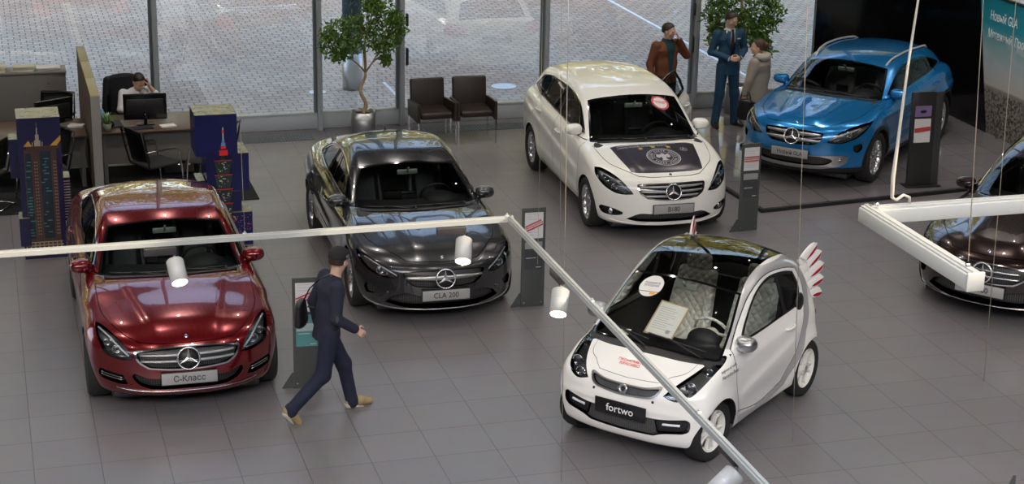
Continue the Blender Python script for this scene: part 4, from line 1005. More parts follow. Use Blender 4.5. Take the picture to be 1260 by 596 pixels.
def spec_hatch():
    sp = spec_coupe(); P = body_paint('dark brown metallic paint', (.020,.008,.007), .6, .22)
    sp.update(L=4.292, XF=2.23, wheels=[(.88,.355),(3.58,.355)], paint=P, antenna=None, hatch=True,
      roof=[(1.0,.79),(1.3,.94),(1.6,1.11),(2.0,1.31),(2.3,1.40),(2.62,1.433),(3.1,1.41),(3.6,1.33),(3.85,1.27),(4.1,1.05),(4.3,.85)],
      gw=[(1.2,.79),(1.8,.79),(2.8,.78),(3.6,.74),(4.2,.66)],
      backlight=[(-.1,3.80,1),(.48,3.75,1),(.56,4.0,1),(.3,4.08),(-.1,4.10,1)],
      dlo=[(1.70,.97,1),(1.98,1.12),(2.25,1.215),(2.55,1.28),(2.9,1.28),(3.3,1.24),(3.62,1.17,1),(3.56,1.03,1),(3.0,.99),(2.1,.97)],
      glass=[[(1.78,.985,1),(2.0,1.11),(2.27,1.205),(2.5,1.255),(2.60,1.262,1),(2.58,.99,1),(2.1,.98)],[(2.67,.995,1),(2.68,1.265,1),(2.95,1.26),(3.27,1.225),(3.30,1.02,1),(3.0,1.0)],[(3.35,1.03,1),(3.33,1.215,1),(3.56,1.16,1),(3.51,1.045,1)]],
      frontmat={'grille_frame':(M_chrome,-.003,'both'),'grille':(M_mesh,.04,'both'),'headlight':None,'lower_intake':(M_mesh,.06,'both'),'fog_surround':(M_gloss,.04,'pair')})
    return sp
def car_hatch(root):
    sp = spec_hatch(); sh, body, drs = mercedes(sp, root)
    b = MB()
    for z in (.568, .510): b.loft(front_strip(sh, -.38, .38, z, lambda y: .024*(1-.3*(abs(y)/.4)**2), -.03, .006))
    b.build('grille_slat', M_chrome, root)
    star(root, sh.front_frame(0, .540, .008), .112)
    b = MB(); b.lathe([(.001,-.006),(.106,-.006),(.106,-.02)], 24, sh.front_frame(0, .540, .008)); b.build('emblem_backing', M_black, root)
    plate(sh, root, .365, 'A 180', off=.02)
    b = MB(); b.loft(front_strip(sh, -.78, .78, lambda y: .195+.04*(abs(y)/.8)**8, .012, -.01, .014, 40)); b.build('front_splitter', M_chrome, root)
    b = MB(); b.lathe([(.001,.006),(.018,.004),(.02,0)], 16, T(2.23-.18, 0, sh.zs(.18,0)) @ R(.5,'Y')); b.build('bonnet_badge', M_chrome, root)
    return sh
M_cream = mat('white quilted leather', (.80,.78,.70), .5)
def quilt():
    m = M_cream; N, L = nodes(m); p = N['Principled BSDF']
    tc = N.new('ShaderNodeTexCoord'); mp = N.new('ShaderNodeMapping'); mp.inputs['Rotation'].default_value = (math.radians(45), 0, 0); mp.inputs['Scale'].default_value = (0.01, 1, 1)
    L.new(tc.outputs['Object'], mp.inputs[0]); hs = []
    for ax in (1, 2):
        s_ = N.new('ShaderNodeSeparateXYZ'); L.new(mp.outputs[0], s_.inputs[0]); a = N.new('ShaderNodeMath'); a.operation = 'PINGPONG'; a.inputs[1].default_value = .03; L.new(s_.outputs[ax], a.inputs[0])
        b = N.new('ShaderNodeMath'); b.operation = 'MULTIPLY'; b.inputs[1].default_value = 33; L.new(a.outputs[0], b.inputs[0]); c = N.new('ShaderNodeMath'); c.operation = 'POWER'; c.inputs[1].default_value = .4; L.new(b.outputs[0], c.inputs[0]); hs.append(c)
    m2 = N.new('ShaderNodeMath'); m2.operation = 'MULTIPLY'; L.new(hs[0].outputs[0], m2.inputs[0]); L.new(hs[1].outputs[0], m2.inputs[1])
    bp = N.new('ShaderNodeBump'); bp.inputs['Strength'].default_value = 1; bp.inputs['Distance'].default_value = .02; L.new(m2.outputs[0], bp.inputs['Height']); L.new(bp.outputs[0], p.inputs['Normal'])
quilt()
M_trid = mat('tridion silver paint', (.55,.55,.55), .3, .35, 1.)
M_redtxt = mat('red print', (.65,.03,.03), .5)
M_paper = mat('white paper', (.74,.73,.70), .7)
M_greytxt = mat('grey print', (.12,.12,.13), .6)
def spec_micro():
    P = body_paint('microcar white paint', (.90,.895,.85), 0, .3)
    return dict(L=2.695, XF=1.374, H=1.55, wz=.285, wheels=[(.44, .318), (2.307, .325)], track=1.36, tw=.18, rim=.205, rimstyle='five_double', plan_w=.775, flare=.03,
      deck=[(0,.66),(.06,.735),(.15,.80),(.3,.87),(.45,.915),(.8,.94),(2.0,1.0),(2.5,1.02),(2.7,1.0)],
      crown=[(0,.10),(.3,.12),(.6,.07),(2,.05),(2.7,.05)],
      plan=[(0,.725),(.44,.76),(1.3,.768),(2.3,.780),(2.7,.72)],
      side=[(.15,.07),(.22,.03),(.38,.02),(.6,.0),(.8,.005),(.92,.025),(1.05,.07)],
      nose=[(.14,.12),(.20,.04),(.28,.01),(.42,.0),(.58,.012),(.68,.03),(.76,.07),(.88,.2)], bow=(.27,2.8), rbow=(.30,2.4), kf=.08, ks=.10,
      tail=[(.15,.1),(.35,.02),(.6,.0),(.85,.03),(1.0,.06),(1.2,.15)],
      roof=[(.22,.74),(.44,.915),(.7,1.11),(1.0,1.33),(1.2,1.445),(1.45,1.525),(1.7,1.542),(2.05,1.52),(2.28,1.45),(2.42,1.33),(2.58,1.08),(2.7,.85)], roof_sm=.045,
      gw=[(.4,.72),(1.2,.73),(2.2,.735),(2.65,.66)], belt=[(.5,.92),(1.5,.94),(2.6,1.0)], tum=.27, gbow=(.15,.12), gmid=1.75, gcrown=.05, kg=.08, ku=.035,
      creases=[(1.4,.60,.18,.014,.08,.7,2.1)],
      paint=P)
def car_micro(root):
    sp = spec_micro(); sh = Shell(sp, .018); XF = sp['XF']; P = sp['paint']
    ws = outline([(-.1,.455,1),(0,.455),(.35,.485),(.58,.55),(.66,.60,1),(.625,.85),(.575,1.08),(.555,1.17,1),(.3,1.125),(0,1.11),(-.1,1.11,1)])
    sh.cut('windscreen_border', 'top', ws, keep=K_top); sh.cut('windscreen', 'top', offset_poly(ws, -.022), ('windscreen_border',), K_top)
    hd = outline([(-.1,1.108,1),(.3,1.123),(.555,1.168,1),(.53,1.30),(.525,1.5),(.52,2.0),(.50,2.27,1),(-.1,2.31,1)]); sh.cut('roof_panel', 'top', hd, keep=K_top)
    rb = outline([(-.1,2.30,1),(.50,2.28,1),(.55,2.52,1),(-.1,2.58,1)]); sh.cut('rear_window', 'top', rb, keep=K_top)
    tri = outline([(.60,.99,1),(.85,1.18),(1.15,1.40),(1.45,1.50,1),(2.0,1.48,1),(2.24,1.42),(2.33,1.20),(2.29,.95),(2.08,.55),(1.80,.28,1),(1.3,.20),(.86,.225,1),(.84,.30,1),(1.2,.27,1),(1.0,.6,1),(.9,.93,1)])
    sh.cut('tridion_cell', 'side', tri, ('body',), lambda t, y, z, nx, ny, nz: (ny > .03) & (y > .3))
    door = outline([(.74,.965,1),(.745,.65),(.80,.36,1),(1.25,.285),(1.72,.345,1),(1.99,.61),(2.17,.95),(2.215,1.16),(2.13,1.345,1),(1.9,1.40),(1.55,1.425),(1.25,1.34),(1.0,1.18)])
    sh.panel('door', 'side', door, ('body', 'tridion_cell'), K_side, gap=.008)
    dl = outline([(.86,.985,1),(1.05,1.155),(1.3,1.32),(1.57,1.395),(1.88,1.375),(2.08,1.325,1),(2.15,1.17),(2.10,1.00,1),(1.6,.985),(1.2,.975)])
    sh.cut('window_seal', 'side', dl, ('door',), K_side)
    sh.cut('front_window', 'side', outline([(.93,1.0,1),(1.08,1.145),(1.32,1.305),(1.57,1.37),(1.72,1.365,1),(1.76,1.01,1),(1.4,.995)]), ('window_seal',), K_side)
    sh.cut('rear_side_window', 'side', outline([(1.79,1.355,1),(2.05,1.31,1),(2.11,1.17),(2.06,1.03,1),(1.83,1.015,1)]), ('window_seal',), K_side)
    fr = [('cowl_panel','top',[(-.1,.37,1),(0,.37),(.35,.40),(.60,.49,1),(.69,.585),(.66,.60,1),(.58,.555),(.35,.49),(0,.46),(-.1,.46,1)],K_top),
      ('headlight','front',[(.38,.665,1),(.50,.635),(.60,.67),(.665,.75),(.695,.85),(.68,.92),(.62,.91),(.54,.83),(.45,.745)],lambda t,y,z,nx,ny,nz:(nx<.35)&(t<1)),
      ('grille_frame','front',[(-.1,.70,1),(0,.70),(.20,.705),(.34,.735,1),(.36,.72),(.33,.655,1),(.25,.62),(0,.60),(-.1,.60,1)],K_front),
      ('lower_intake','front',[(-.1,.455,1),(.27,.455,1),(.40,.46),(.60,.485,1),(.64,.46),(.635,.38),(.58,.345,1),(.42,.325),(.32,.29,1),(-.1,.275,1)],K_front)]
    for nm, vw, pts, kp in fr: sh.cut(nm, vw, outline(pts), keep=kp)
    sh.cut('grille', 'front', outline([(-.1,.685,1),(0,.685),(.20,.69),(.322,.712,1),(.335,.705),(.31,.665,1),(.24,.635),(0,.617),(-.1,.617,1)]), ('grille_frame',), K_front)
    sh.cut('fog_surround', 'front', outline([(.33,.455,1),(.60,.475),(.62,.455),(.615,.39),(.57,.36,1),(.36,.335,1)]), ('lower_intake',), K_front)
    for wt, wr in sp['wheels']:
        sh.cut('arch_hole', 'side', np.array([(wt+wr*math.cos(a), sp['wz']+wr*math.sin(a)) for a in np.linspace(0, 2*PI, 60, endpoint=False)]), ('body','lower_intake','fog_surround','tridion_cell','door'), keep=lambda t, y, z, nx, ny, nz: (y > .45) & (z < .9))
    sh.panel('bonnet', 'front', outline([(-.1,.745,1),(0,.745),(.30,.755,1),(.385,.80,1),(.50,.845),(.54,1.0,1),(-.1,1.1,1)]), ('body',), lambda t,y,z,nx,ny,nz:(t<.6)&(nz>.2), gap=.003)
    sh.panel('front_wing', 'side', outline([(.16,.70,1),(.16,.62,1),(.72,.62,1),(.73,.93,1),(.5,1.0,1)]), ('body',), lambda t,y,z,nx,ny,nz:(y>.5)&(ny>.3), gap=0)
    sh.out('body', P, root, objname='body_shell'); sh.out('front_wing', P, root, 'pair'); sh.out('bonnet', P, root); sh.out('seam', M_gap, root, depth=.01, lip=False, objname='shut_lines')
    sh.out('tridion_cell', M_trid, root, 'pair', depth=.001, lip=False); drs = sh.out('door', P, root, 'pair')
    sh.out('windscreen_border', M_gloss, root, lip=False); sh.out('windscreen', M_wind2, root, depth=.001, lip=False)
    sh.out('roof_panel', M_panoglass, root, depth=0); sh.out('rear_window', M_wside, root)
    sh.out('window_seal', M_black, root, 'pair', depth=.004); sh.out('front_window', M_wside2, root, 'pair', depth=.006, objname='side_window'); sh.out('rear_side_window', M_wside2, root, 'pair', depth=.006, objname='side_window')
    sh.out('cowl_panel', M_black, root, depth=.003); gf = sh.out('grille_frame', M_satin, root, depth=-.006)[0]; sh.out('grille', M_mesh, root, depth=.03)
    sh.out('lower_intake', M_mesh, root, depth=.03); sh.out('fog_surround', M_black, root, 'pair', depth=.022)
    hl = sh.out('headlight', M_lampk, root, 'pair', depth=.05, lipmat=M_lampin); ln = sh.out('headlight', M_lens, root, 'pair', objname='headlight_lens')
    for a, l in zip(hl, ln): l.parent = a
    lampset(sh, root, hl, [(.50,.70,.042,.025),(.585,.76,.052,.025),(.64,.85,.032,.025)], [([(.43,.69),(.50,.68),(.58,.715)],.006,M_lampin)])
    for sg in (1, -1):
        b = MB(); b.loft(front_strip(sh, sg*.40, sg*.55, lambda y: .41+.05*(abs(y)-.4), .020, -.03, -.006, 8)); b.build('daylight_strip', M_white, root)
        b = MB(); b.lathe([(.001,.006),(.012,.004),(.013,0)], 12, sh.front_frame(sg*.30, .60, 0)); b.build('parking_sensor', M_black, root)
    # badge: a ring with an arrow-like notch
    b = MB(); M = sh.front_frame(0, .655, .006)
    b.loft([[M @ Vector(((.034+.013*math.cos(a))*math.cos(2*PI*k/32), (.034+.013*math.cos(a))*math.sin(2*PI*k/32), .012*math.sin(a)+.004)) for a in [2*PI*j/8 for j in range(8)]] for k in range(32)], loop=True, cap=False)
    b.poly([(-.048,.012),(-.030,0),(-.048,-.012),(-.054,0)], M, .016); b.build('round_badge', M_satin, root)
    plate(sh, root, .475, 'fortwo', off=.02, w=.50, h=.125, size=.10, m=M_gloss, mt=mat('plate lettering white', (.8,.8,.78), .5), sq=1.0)
    for wt, wr in sp['wheels']:
        for sg in (1, -1):
            b = MB(); n = 24; y1 = .45; rr = []
            for k in range(n+1):
                a = -.12+(PI+.24)*k/n; tt, zz = wt+wr*math.cos(a), sp['wz']+wr*math.sin(a)
                yo = sh.ys(tt, zz)-.004 if zz > .2 else .70
                rr.append([(XF-tt, sg*yo, zz), (XF-tt, sg*y1, zz)])
            b.loft(rr, closed=False, cap=False)
            b.poly([(-(math.cos(a)*wr), sp['wz']+wr*math.sin(a)) for a in [-.3+(PI+.6)*k/30 for k in range(31)]], Matrix(((1,0,0,XF-wt),(0,0,1,sg*y1),(0,1,0,0),(0,0,0,1))))
            b.build('wheel_arch_liner', M_gap, root)
            fr_ = wt < 1
            wheel(root, XF-wt, sg*(.635 if fr_ else .675), .285, .175 if fr_ else .19, .208, 'five_double', sg, M_rimw, steer=math.radians(-6) if fr_ else 0)
    b = MB(); b.box(XF-2.45, -.5, .12, XF-.45, .5, .19, .02); b.build('underbody', M_black, root)
    b = MB(); b.box(XF-2.3, -.66, .28, XF-.55, .66, .32)
    for sg in (1, -1): b.box(XF-2.3, sg*.69-.015, .28, XF-.7, sg*.69+.015, .93)
    b.box(XF-2.33, -.64, .28, XF-2.29, .64, 1.05); b.build('cabin_tub', M_int, root)
    def DF(X, Y, Z):
        tt = XF-X; f = ell_box(tt-.70, Y, Z-.76, .26, .66, .13, .08); pod = ell_sdf(tt, Y-.32, Z, (.93, 0, .92), (.11, .16, .10)); pod2 = ell_sdf(tt, Y+.10, Z, (.86, 0, .93), (.05, .05, .07)); c = ell_box(tt-1.0, Y, Z-.5, .4, .13, .16, .06)
        return smin(smin(smin(f, pod, .04), c, .05), pod2, .02)
    dash = net_obj('dashboard', DF, (XF-1.45, -.72, .2), (XF-.38, .72, 1.06), .03, M_int, root)
    b = MB(); b.lathe([(.001,.012),(.04,.012),(.045,0),(.04,-.05)], 16, T(XF-.90, -.12, 1.0) @ R(-PI/2+.3, 'Y')); b.build('dash_clock', M_black, dash)
    steering(root, XF-1.10, .32, .93, M_cream)
    for sy in (.33, -.33): make_seat(root, XF-1.62, sy, M_cream, w=.50, zb=.33, back=1.05)
    b = MB(); b.box(XF-1.16, -.11, 1.27, XF-1.135, .11, 1.34, .012); b.tube([(XF-1.13,0,1.31), (XF-1.08, 0, 1.37)], .012, 6); b.build('rear_view_mirror', M_mirror2, root)
    for (y0, y1) in ((.52, -.05), (-.02, -.52)):
        b = MB(); pts = []
        for k in range(9):
            y = y0+(y1-y0)*k/8; t = .50+.15*(y/.7)**2+.05*k/8; pts.append((XF-t, y, sh.zs(t, abs(y))+.02))
        b.tube(pts, .010, 6, flat=.8); b.tube([(pts[0][0]+.07, pts[0][1], pts[0][2]-.04), (pts[5][0]+.01, pts[5][1], pts[5][2]+.012)], .009, 6); b.build('wiper', M_wiper, root)
    for sg in (1, -1):
        wing_mirror(sh, root, .86, .97, M_satin, sg, w=.18, h=.14, out=-.02)
    for sg, o in zip((1, -1), drs):
        handle(sh, o, 1.83, .86, sg, P, .18)
        b = MB(); q = sh.side_pt(2.10, 1.02, sg, .0); b.sphere(.085, (0,0,0), 16, (1,.35,1.15), T(*q)); b.build('air_intake', M_black, o)
        b = MB()
        for z in (.66, .79):
            a_ = np.linspace(2.3, 2.75, 300); f_ = sh.F(a_, np.full(300, .66), np.full(300, z)); tt = float(a_[np.argmax(f_ > 0)]); b.sphere(.058, (XF-tt+.02, sg*.665, z), 16, (.9,1,1))
        b.build('tail_lamp', M_red, root)
    # winged feathers on the rear quarters
    for sg in (1, -1):
        wg = empty('rocket_wing'); wg.parent = root
        spec = [(1.33, 34, .27, .060), (1.25, 26, .30, .062), (1.16, 16, .30, .062), (1.07, 6, .26, .056), (.98, -6, .21, .050)]
        for i, (zb, ang, Lf, w) in enumerate(spec):
            tb = 2.36+.03*i; yb = .60+.012*i; base = Vector((XF-tb, sg*yb, zb)); d = Vector((-math.cos(math.radians(ang)), sg*.25, math.sin(math.radians(ang))+.15)).normalized()
            side = Vector((0, sg, 0)).cross(d); side = (d.cross(Vector((0,sg,.2)))).normalized(); nrm = side.cross(d).normalized()
            def fe(k0, k1, grow, nm, m_, par):
                rings = []
                for j in range(9):
                    k = k0+(k1-k0)*j/8; ww = w*(1.0+.35*k)*(1-k**4)**.6*grow+.001; th = .016*(1-k**3)*grow+.001; c = base+d*(Lf*k)+side*(.03*k*k)
                    rings.append([c+side*ww*math.cos(a)+nrm*th*math.sin(a) for a in [2*PI*q/12 for q in range(12)]])
                b = MB(); b.loft(rings); return b.build(nm, m_, par)
            f = fe(-.1, 1, 1, 'feather', P, wg)
            bb = MB(); rings = []
            for j in range(7):
                k = .20+.78*j/6; ww = .026*math.sin(PI*j/6)**.7+.001; c = base+d*(Lf*k)+side*(.03*k*k+w*.55*(1-k**4)**.6)
                rings.append([c+side*ww*math.cos(a)+nrm*.019*(1-k**4)*math.sin(a) for a in [2*PI*q/10 for q in range(10)]])
            bb.loft(rings); bb.build('red_tip', M_wingred, f)
        mb = MB(); mb.loft([[(XF-2.28, sg*(.60), 1.42), (XF-2.28, sg*.63, 1.40)], [(XF-2.40, sg*.60, 1.36), (XF-2.40, sg*.64, 1.34)], [(XF-2.52, sg*.60, 1.0), (XF-2.52, sg*.66, 1.0)], [(XF-2.54, sg*.62, .90), (XF-2.54, sg*.68, .90)]], closed=False, cap=False); mb.build('wing_root', P, wg)
    # papers and print
    def on_screen(t, y, dz=-.012):
        z = sh.zs(t, abs(y)); g, _ = grad(sh.F, np.array([[t, y, z]])); n = unit(g)[0]; n = Vector((-n[0], n[1], n[2])); u = Vector((0,1,0)); u = (u-n*u.dot(n)).normalized(); v = n.cross(u)
        M = Matrix((u, v, n)).transposed().to_4x4(); M.translation = Vector((XF-t, y, z))+n*dz; return M
    M = on_screen(.98, -.27, .004); b = MB(); b.cyl(.125, 0, .002, 32, M); st = b.build('round_sticker', M_paper, root)
    text('sticker_lettering', 'ПОДАРИТЕ\nПРАЗДНИК', .03, M @ T(0,.02,.0025), M_greytxt, st); b = MB(); b.box(.02, -.10, .0022, .08, -.065, .003, M=M); b.build('amber_patch', M_amber, st); b = MB(); b.box(-.108, -.07, .0021, .108, -.062, .0028, M=M); b.build('sticker_line', M_greytxt, st)
    M = on_screen(.72, .03, -.03) @ R(-.05); b = MB(); b.box(-.15, -.19, -.004, .15, .19, 0, M=M); st = b.build('certificate_frame', mat('pale wood frame', (.45,.33,.22), .5), root); b = MB(); b.box(-.135, -.175, 0, .135, .175, .002, M=M); pp = b.build('certificate_paper', M_paper, st)
    b = MB(); random.seed(3)
    for r in range(11):
        wl = random.uniform(.12, .22); b.box(-.11, .12-.023*r, .002, -.11+wl, .124-.023*r, .0026, M=M)
    b.cyl(.022, .002, .0027, 16, M @ T(.07, -.12, 0)); b.build('print_lines', mat('print grey', (.35,.35,.37), .7), pp)
    M = on_screen(.56, -.33, -.004); b = MB(); b.box(-.09, -.03, 0, .09, .03, .002, M=M); b.build('dash_note', M_paper, root)
    M = on_screen(.22, -.04, .002); text('bonnet_lettering', 'ЭКОНОМЬТЕ\nКРАСИВО', .042, M @ R(0), M_redtxt, root, th=.0005, bold=.001)
    def sidetext(s_, sz, t, z, sg):
        p = sh.side_pt(t, z, sg, .003); g, _ = grad(sh.F, np.array([[t, abs(p.y), z]])); n = unit(g)[0]; n = Vector((-n[0], sg*n[1], n[2])).normalized(); u = Vector((-sg,0,0)); u = (u-n*u.dot(n)).normalized(); v = n.cross(u)
        M = Matrix((u, v, n)).transposed().to_4x4(); M.translation = p; return text('wing_lettering', s_, sz, M, M_greytxt, root, th=.0004)
    sidetext('engineered with', .038, .615, .835, 1); sidetext('Mercedes-Benz', .048, .615, .785, 1)
    return sh
M_wside2 = glass_mat('microcar side glass', (.88,.91,.89), 1.45, .01)
M_wind2 = glass_mat('microcar windscreen glass', (.90,.93,.91), 1.4, .0)
M_panoglass = glass_mat('panoramic roof glass', (.50,.51,.51), 1.6, .03)
M_wingred = mat('translucent red wing tip', (.42,.004,.03), .15, 0, .8)
# ------------------------------------------------------------------ people: one continuous body each, clothes as further surfaces
def V3(*a): return np.array(a if len(a) > 1 else a[0], float)
def nrm(v): v = np.array(v, float); return v/(np.linalg.norm(v)+1e-9)
class Blob:
    def __init__(s): s.p = []; s.sub = []
    def cap(s, a, b, ra, rb=None, k=.02): s.p.append(('c', V3(a), V3(b), ra, ra if rb is None else rb, k)); return s
    def ell(s, c, r, fr=None, k=.02): s.p.append(('e', V3(c), r, fr, None, k)); return s
    def flat(s, a, b, ra, rb, w, sd, k=.02):
        """capsule stretched sideways by factor w along unit sd"""
        s.p.append(('f', V3(a), V3(b), ra, rb, k, w, nrm(sd))); return s
    def cut(s, fn): s.sub.append(fn); return s
    def one(s, q, X, Y, Z):
        if q[0] == 'c': return seg_sdf(X, Y, Z, q[1], q[2], q[3], q[4])
        if q[0] == 'e': return ell_sdf(X, Y, Z, q[1], q[2], q[3])
        a, b, sd, w = q[1], q[2], q[7], q[6]
        m = (X-a[0])*sd[0]+(Y-a[1])*sd[1]+(Z-a[2])*sd[2]; sh = m*(1-1/w)
        b2 = b-sd*np.dot(b-a, sd)*(1-1/w)
        return seg_sdf(X-sh*sd[0], Y-sh*sd[1], Z-sh*sd[2], a, b2, q[3], q[4])
    def F(s, X, Y, Z):
        f = np.full(np.shape(X), 9.)
        for q in s.p: f = smin(f, s.one(q, X, Y, Z), q[5])
        for fn in s.sub: f = np.maximum(f, fn(X, Y, Z))
        return f
    def box(s):
        lo = np.full(3, 9.); hi = -lo
        for q in s.p:
            if q[0] == 'e': m = max(q[2])*1.05; lo = np.minimum(lo, q[1]-m); hi = np.maximum(hi, q[1]+m)
            else:
                m = max(q[3], q[4])*(q[6] if q[0] == 'f' else 1.02)
                for e in (q[1], q[2]): lo = np.minimum(lo, e-m); hi = np.maximum(hi, e+m)
        return lo-.02, hi+.02
    def mesh(s, name, h, m, parent):
        lo, hi = s.box(); n = np.ceil((hi-lo)/h).astype(int)+1; f = np.full(tuple(n), 9.)
        ax = [lo[i]+h*np.arange(n[i]) for i in range(3)]
        for q in s.p:
            if q[0] == 'e': mm = max(q[2])*1.05+.05; a, b = q[1]-mm, q[1]+mm
            else: mm = max(q[3], q[4])*(q[6] if q[0] == 'f' else 1)+.05; a, b = np.minimum(q[1], q[2])-mm, np.maximum(q[1], q[2])+mm
            i0 = np.clip(((a-lo)/h).astype(int), 0, n-1); i1 = np.clip(((b-lo)/h).astype(int)+2, 1, n)
            sl = tuple(slice(i0[i], i1[i]) for i in range(3)); X, Y, Z = np.meshgrid(*[ax[i][sl[i]] for i in range(3)], indexing='ij')
            f[sl] = smin(f[sl], s.one(q, X, Y, Z), q[5])
        if s.sub:
            X, Y, Z = np.meshgrid(*ax, indexing='ij')
            for fn in s.sub: f = np.maximum(f, fn(X, Y, Z))
        P, Q = surface_net(s.F, lo, hi, h, newton=1, pre=f); g, _ = grad(s.F, P, 2e-3)
        return from_arrays(name, P, Q, m, parent, normals=unit(g))
def hand(B, w, d, n, side, curl=.5, sc=1., spread=.0, k=.004):
    """w wrist, d along fingers, n out of the palm side; side +1 puts the thumb along cross(d, n)"""
    d = nrm(d); n = nrm(n-np.dot(n, d)*d); t = np.cross(d, n)*side
    Lm = .085*sc; knuck = []
    for i, (o, L) in enumerate([(.027, .072), (.009, .080), (-.009, .075), (-.026, .060)]):
        a = w+t*o*.5*sc+d*.005; kn = w+d*Lm*(1-.04*abs(i-1))+t*o*sc
        B.cap(a, kn, .013*sc, .0105*sc, .012)
        p = kn; ang = curl*.6; r = .0092*sc; dd = d+t*(spread*(1.5-i))
        for j, f in enumerate((.45, .32, .23)):
            v = nrm(dd)*math.cos(ang)+n*math.sin(ang); q = p+v*L*f*sc; B.cap(p, q, r, r*.9, k); p = q; r *= .92; ang += curl*.9
    a = w+d*.02*sc+t*.018*sc; b = a+(d*.45+t*.75+n*.35)*.045*sc; B.cap(a, b, .014*sc, .0105*sc, .01)
    c = b+(d*.85+t*.25+n*(.2+curl*.5))*.032*sc; B.cap(b, c, .0105*sc, .0095*sc, k); e = c+(d*.9+n*(.1+curl*.5))*.026*sc; B.cap(c, e, .0092*sc, .0075*sc, k)
def head_prims(B, c, f, u, sc=1., ears=True):
    """c: centre of the skull, f: facing, u: up"""
    f = nrm(f); u = nrm(u-np.dot(u, f)*f); s = np.cross(u, f); fr = [list(v) for v in (f, s, u)]; fr = np.array([f, s, u]).T
    P = lambda a, b, e: c+(f*a+s*b+u*e)*sc
    E = lambda a, b, e, r, k=.012: B.ell(P(a, b, e), tuple(x*sc for x in r), fr, k)
    E(-.012, 0, .025, (.098, .076, .088)); E(.022, 0, -.035, (.068, .060, .075), .03); E(.055, 0, -.088, (.026, .030, .020), .03)
    E(.078, 0, .018, (.014, .045, .012), .015)
    B.cap(P(.083, 0, .008), P(.104, 0, -.032), .008*sc, .0125*sc, .012); E(.094, .012, -.036, (.009,.008,.007), .006); E(.094, -.012, -.036, (.009,.008,.007), .006)
    E(.083, 0, -.058, (.012, .024, .006), .006); E(.080, 0, -.067, (.012, .021, .006), .006)
    for q in (1, -1):
        E(.072, q*.032, .0, (.011, .013, .009), .005); E(.05, q*.045, -.03, (.028, .022, .024), .02)
        if ears: E(-.008, q*.077, -.008, (.019, .008, .032), .006)
    return P, fr
def person_body(J, skin, root, hd, h=.0075, bw=1., fem=False, hands=None):
    B = Blob(); g = lambda k: V3(J[k])
    pel, ch, nk = g('pelvis'), g('chest'), g('neck')
    sd = nrm(g('shL')-g('shR')); hsd = nrm(g('hipL')-g('hipR'))
    B.flat(pel, pel*.5+ch*.5, .085*bw, .078*bw, 1.55, hsd, .05); B.flat(pel*.4+ch*.6, ch, .09*bw, .10*bw, 1.5, sd, .06)
    B.flat(ch, ch*.3+nk*.7, .095*bw, .055*bw, 1.7, sd, .05)
    hc = V3(hd['c']); B.cap(nk-V3(0,0,.03), hc-V3(hd['u'])*.05-V3(hd['f'])*.01, .055*bw, .052*bw, .02)
    head_prims(B, hc, hd['f'], hd['u'])
    for q in ('L', 'R'):
        B.cap(g('sh'+q), g('el'+q), .050*bw, .040*bw, .03); B.cap(g('el'+q), g('wr'+q), .039*bw, .026*bw, .012)
        B.cap(g('hip'+q), g('kn'+q), .076*bw, .046*bw, .02); B.cap(g('kn'+q), g('an'+q), .045*bw, .034*bw, .012); ca = g('kn'+q)*.65+g('an'+q)*.35; bk = V3(J.get('calf'+q, (0,0,0))); B.cap(ca, ca+V3(0,0,.02), .046*bw, None, .02)
        B.cap(g('an'+q)-V3(0,0,.03), g('toe'+q), .034, .028, .02)
    for q, sg in (('L', 1), ('R', -1)):
        hh = hands[q]; hand(B, g('wr'+q), hh[0], hh[1], hh[2], hh[3] if len(hh) > 3 else .5)
    return B.mesh('body', h, skin, root)
def trousers(J, m, root, h=.014, leg=1., waist=1., flare=.0):
    B = Blob(); g = lambda k: V3(J[k]); hsd = nrm(g('hipL')-g('hipR'))
    B.flat(g('pelvis')-V3(0,0,.01), g('pelvis')*.65+g('chest')*.35, .102*waist, .095*waist, 1.5, hsd, .05)
    for q in 'LR':
        B.cap(g('hip'+q), g('kn'+q), .098*leg, .072*leg, .03); B.cap(g('kn'+q), g('an'+q)+V3(0,0,-.02), .070*leg, (.060+flare)*leg, .045)
        B.cap(g('an'+q)+V3(0,0,-.01), g('an'+q)+V3(0,0,-.035), (.062+flare)*leg, None, .01)
    return B.mesh('trousers', h, m, root)
def shoes(J, m, root, sole=None):
    out = []
    for q in 'LR':
        a, t = V3(J['an'+q]), V3(J['toe'+q]); d = nrm(t-a-V3(0,0,(t-a)[2])*0); dn = nrm(t-a)
        hz = V3(J.get('heel'+q, a-V3(0,0,.055)-dn*.03)); B = Blob(); up = V3(0,0,1)
        B.cap(a-V3(0,0,.02), hz*.5+a*.5, .045, .043, .02); B.cap(hz+V3(0,0,.02), hz*.4+t*.6+V3(0,0,.018), .040, .043, .02); B.cap(hz*.4+t*.6+V3(0,0,.014), t+dn*.02, .042, .033, .02)
        o = B.mesh('shoe', .009, m, root); out.append(o)
        if sole:
            S = Blob(); S.cap(hz-V3(0,0,.008), hz*.4+t*.6-V3(0,0,.012), .043, .046, .02); S.cap(hz*.4+t*.6-V3(0,0,.012), t+dn*.02-V3(0,0,.010), .046, .036, .02)
            pn = nrm(np.cross(np.cross(dn, up), dn)); c0 = hz.copy()
            S.cut(lambda X, Y, Z, c0=c0, pn=pn: (X-c0[0])*pn[0]+(Y-c0[1])*pn[1]+(Z-c0[2])*pn[2]-.002); S.mesh('sole', .009, sole, o)
    return out
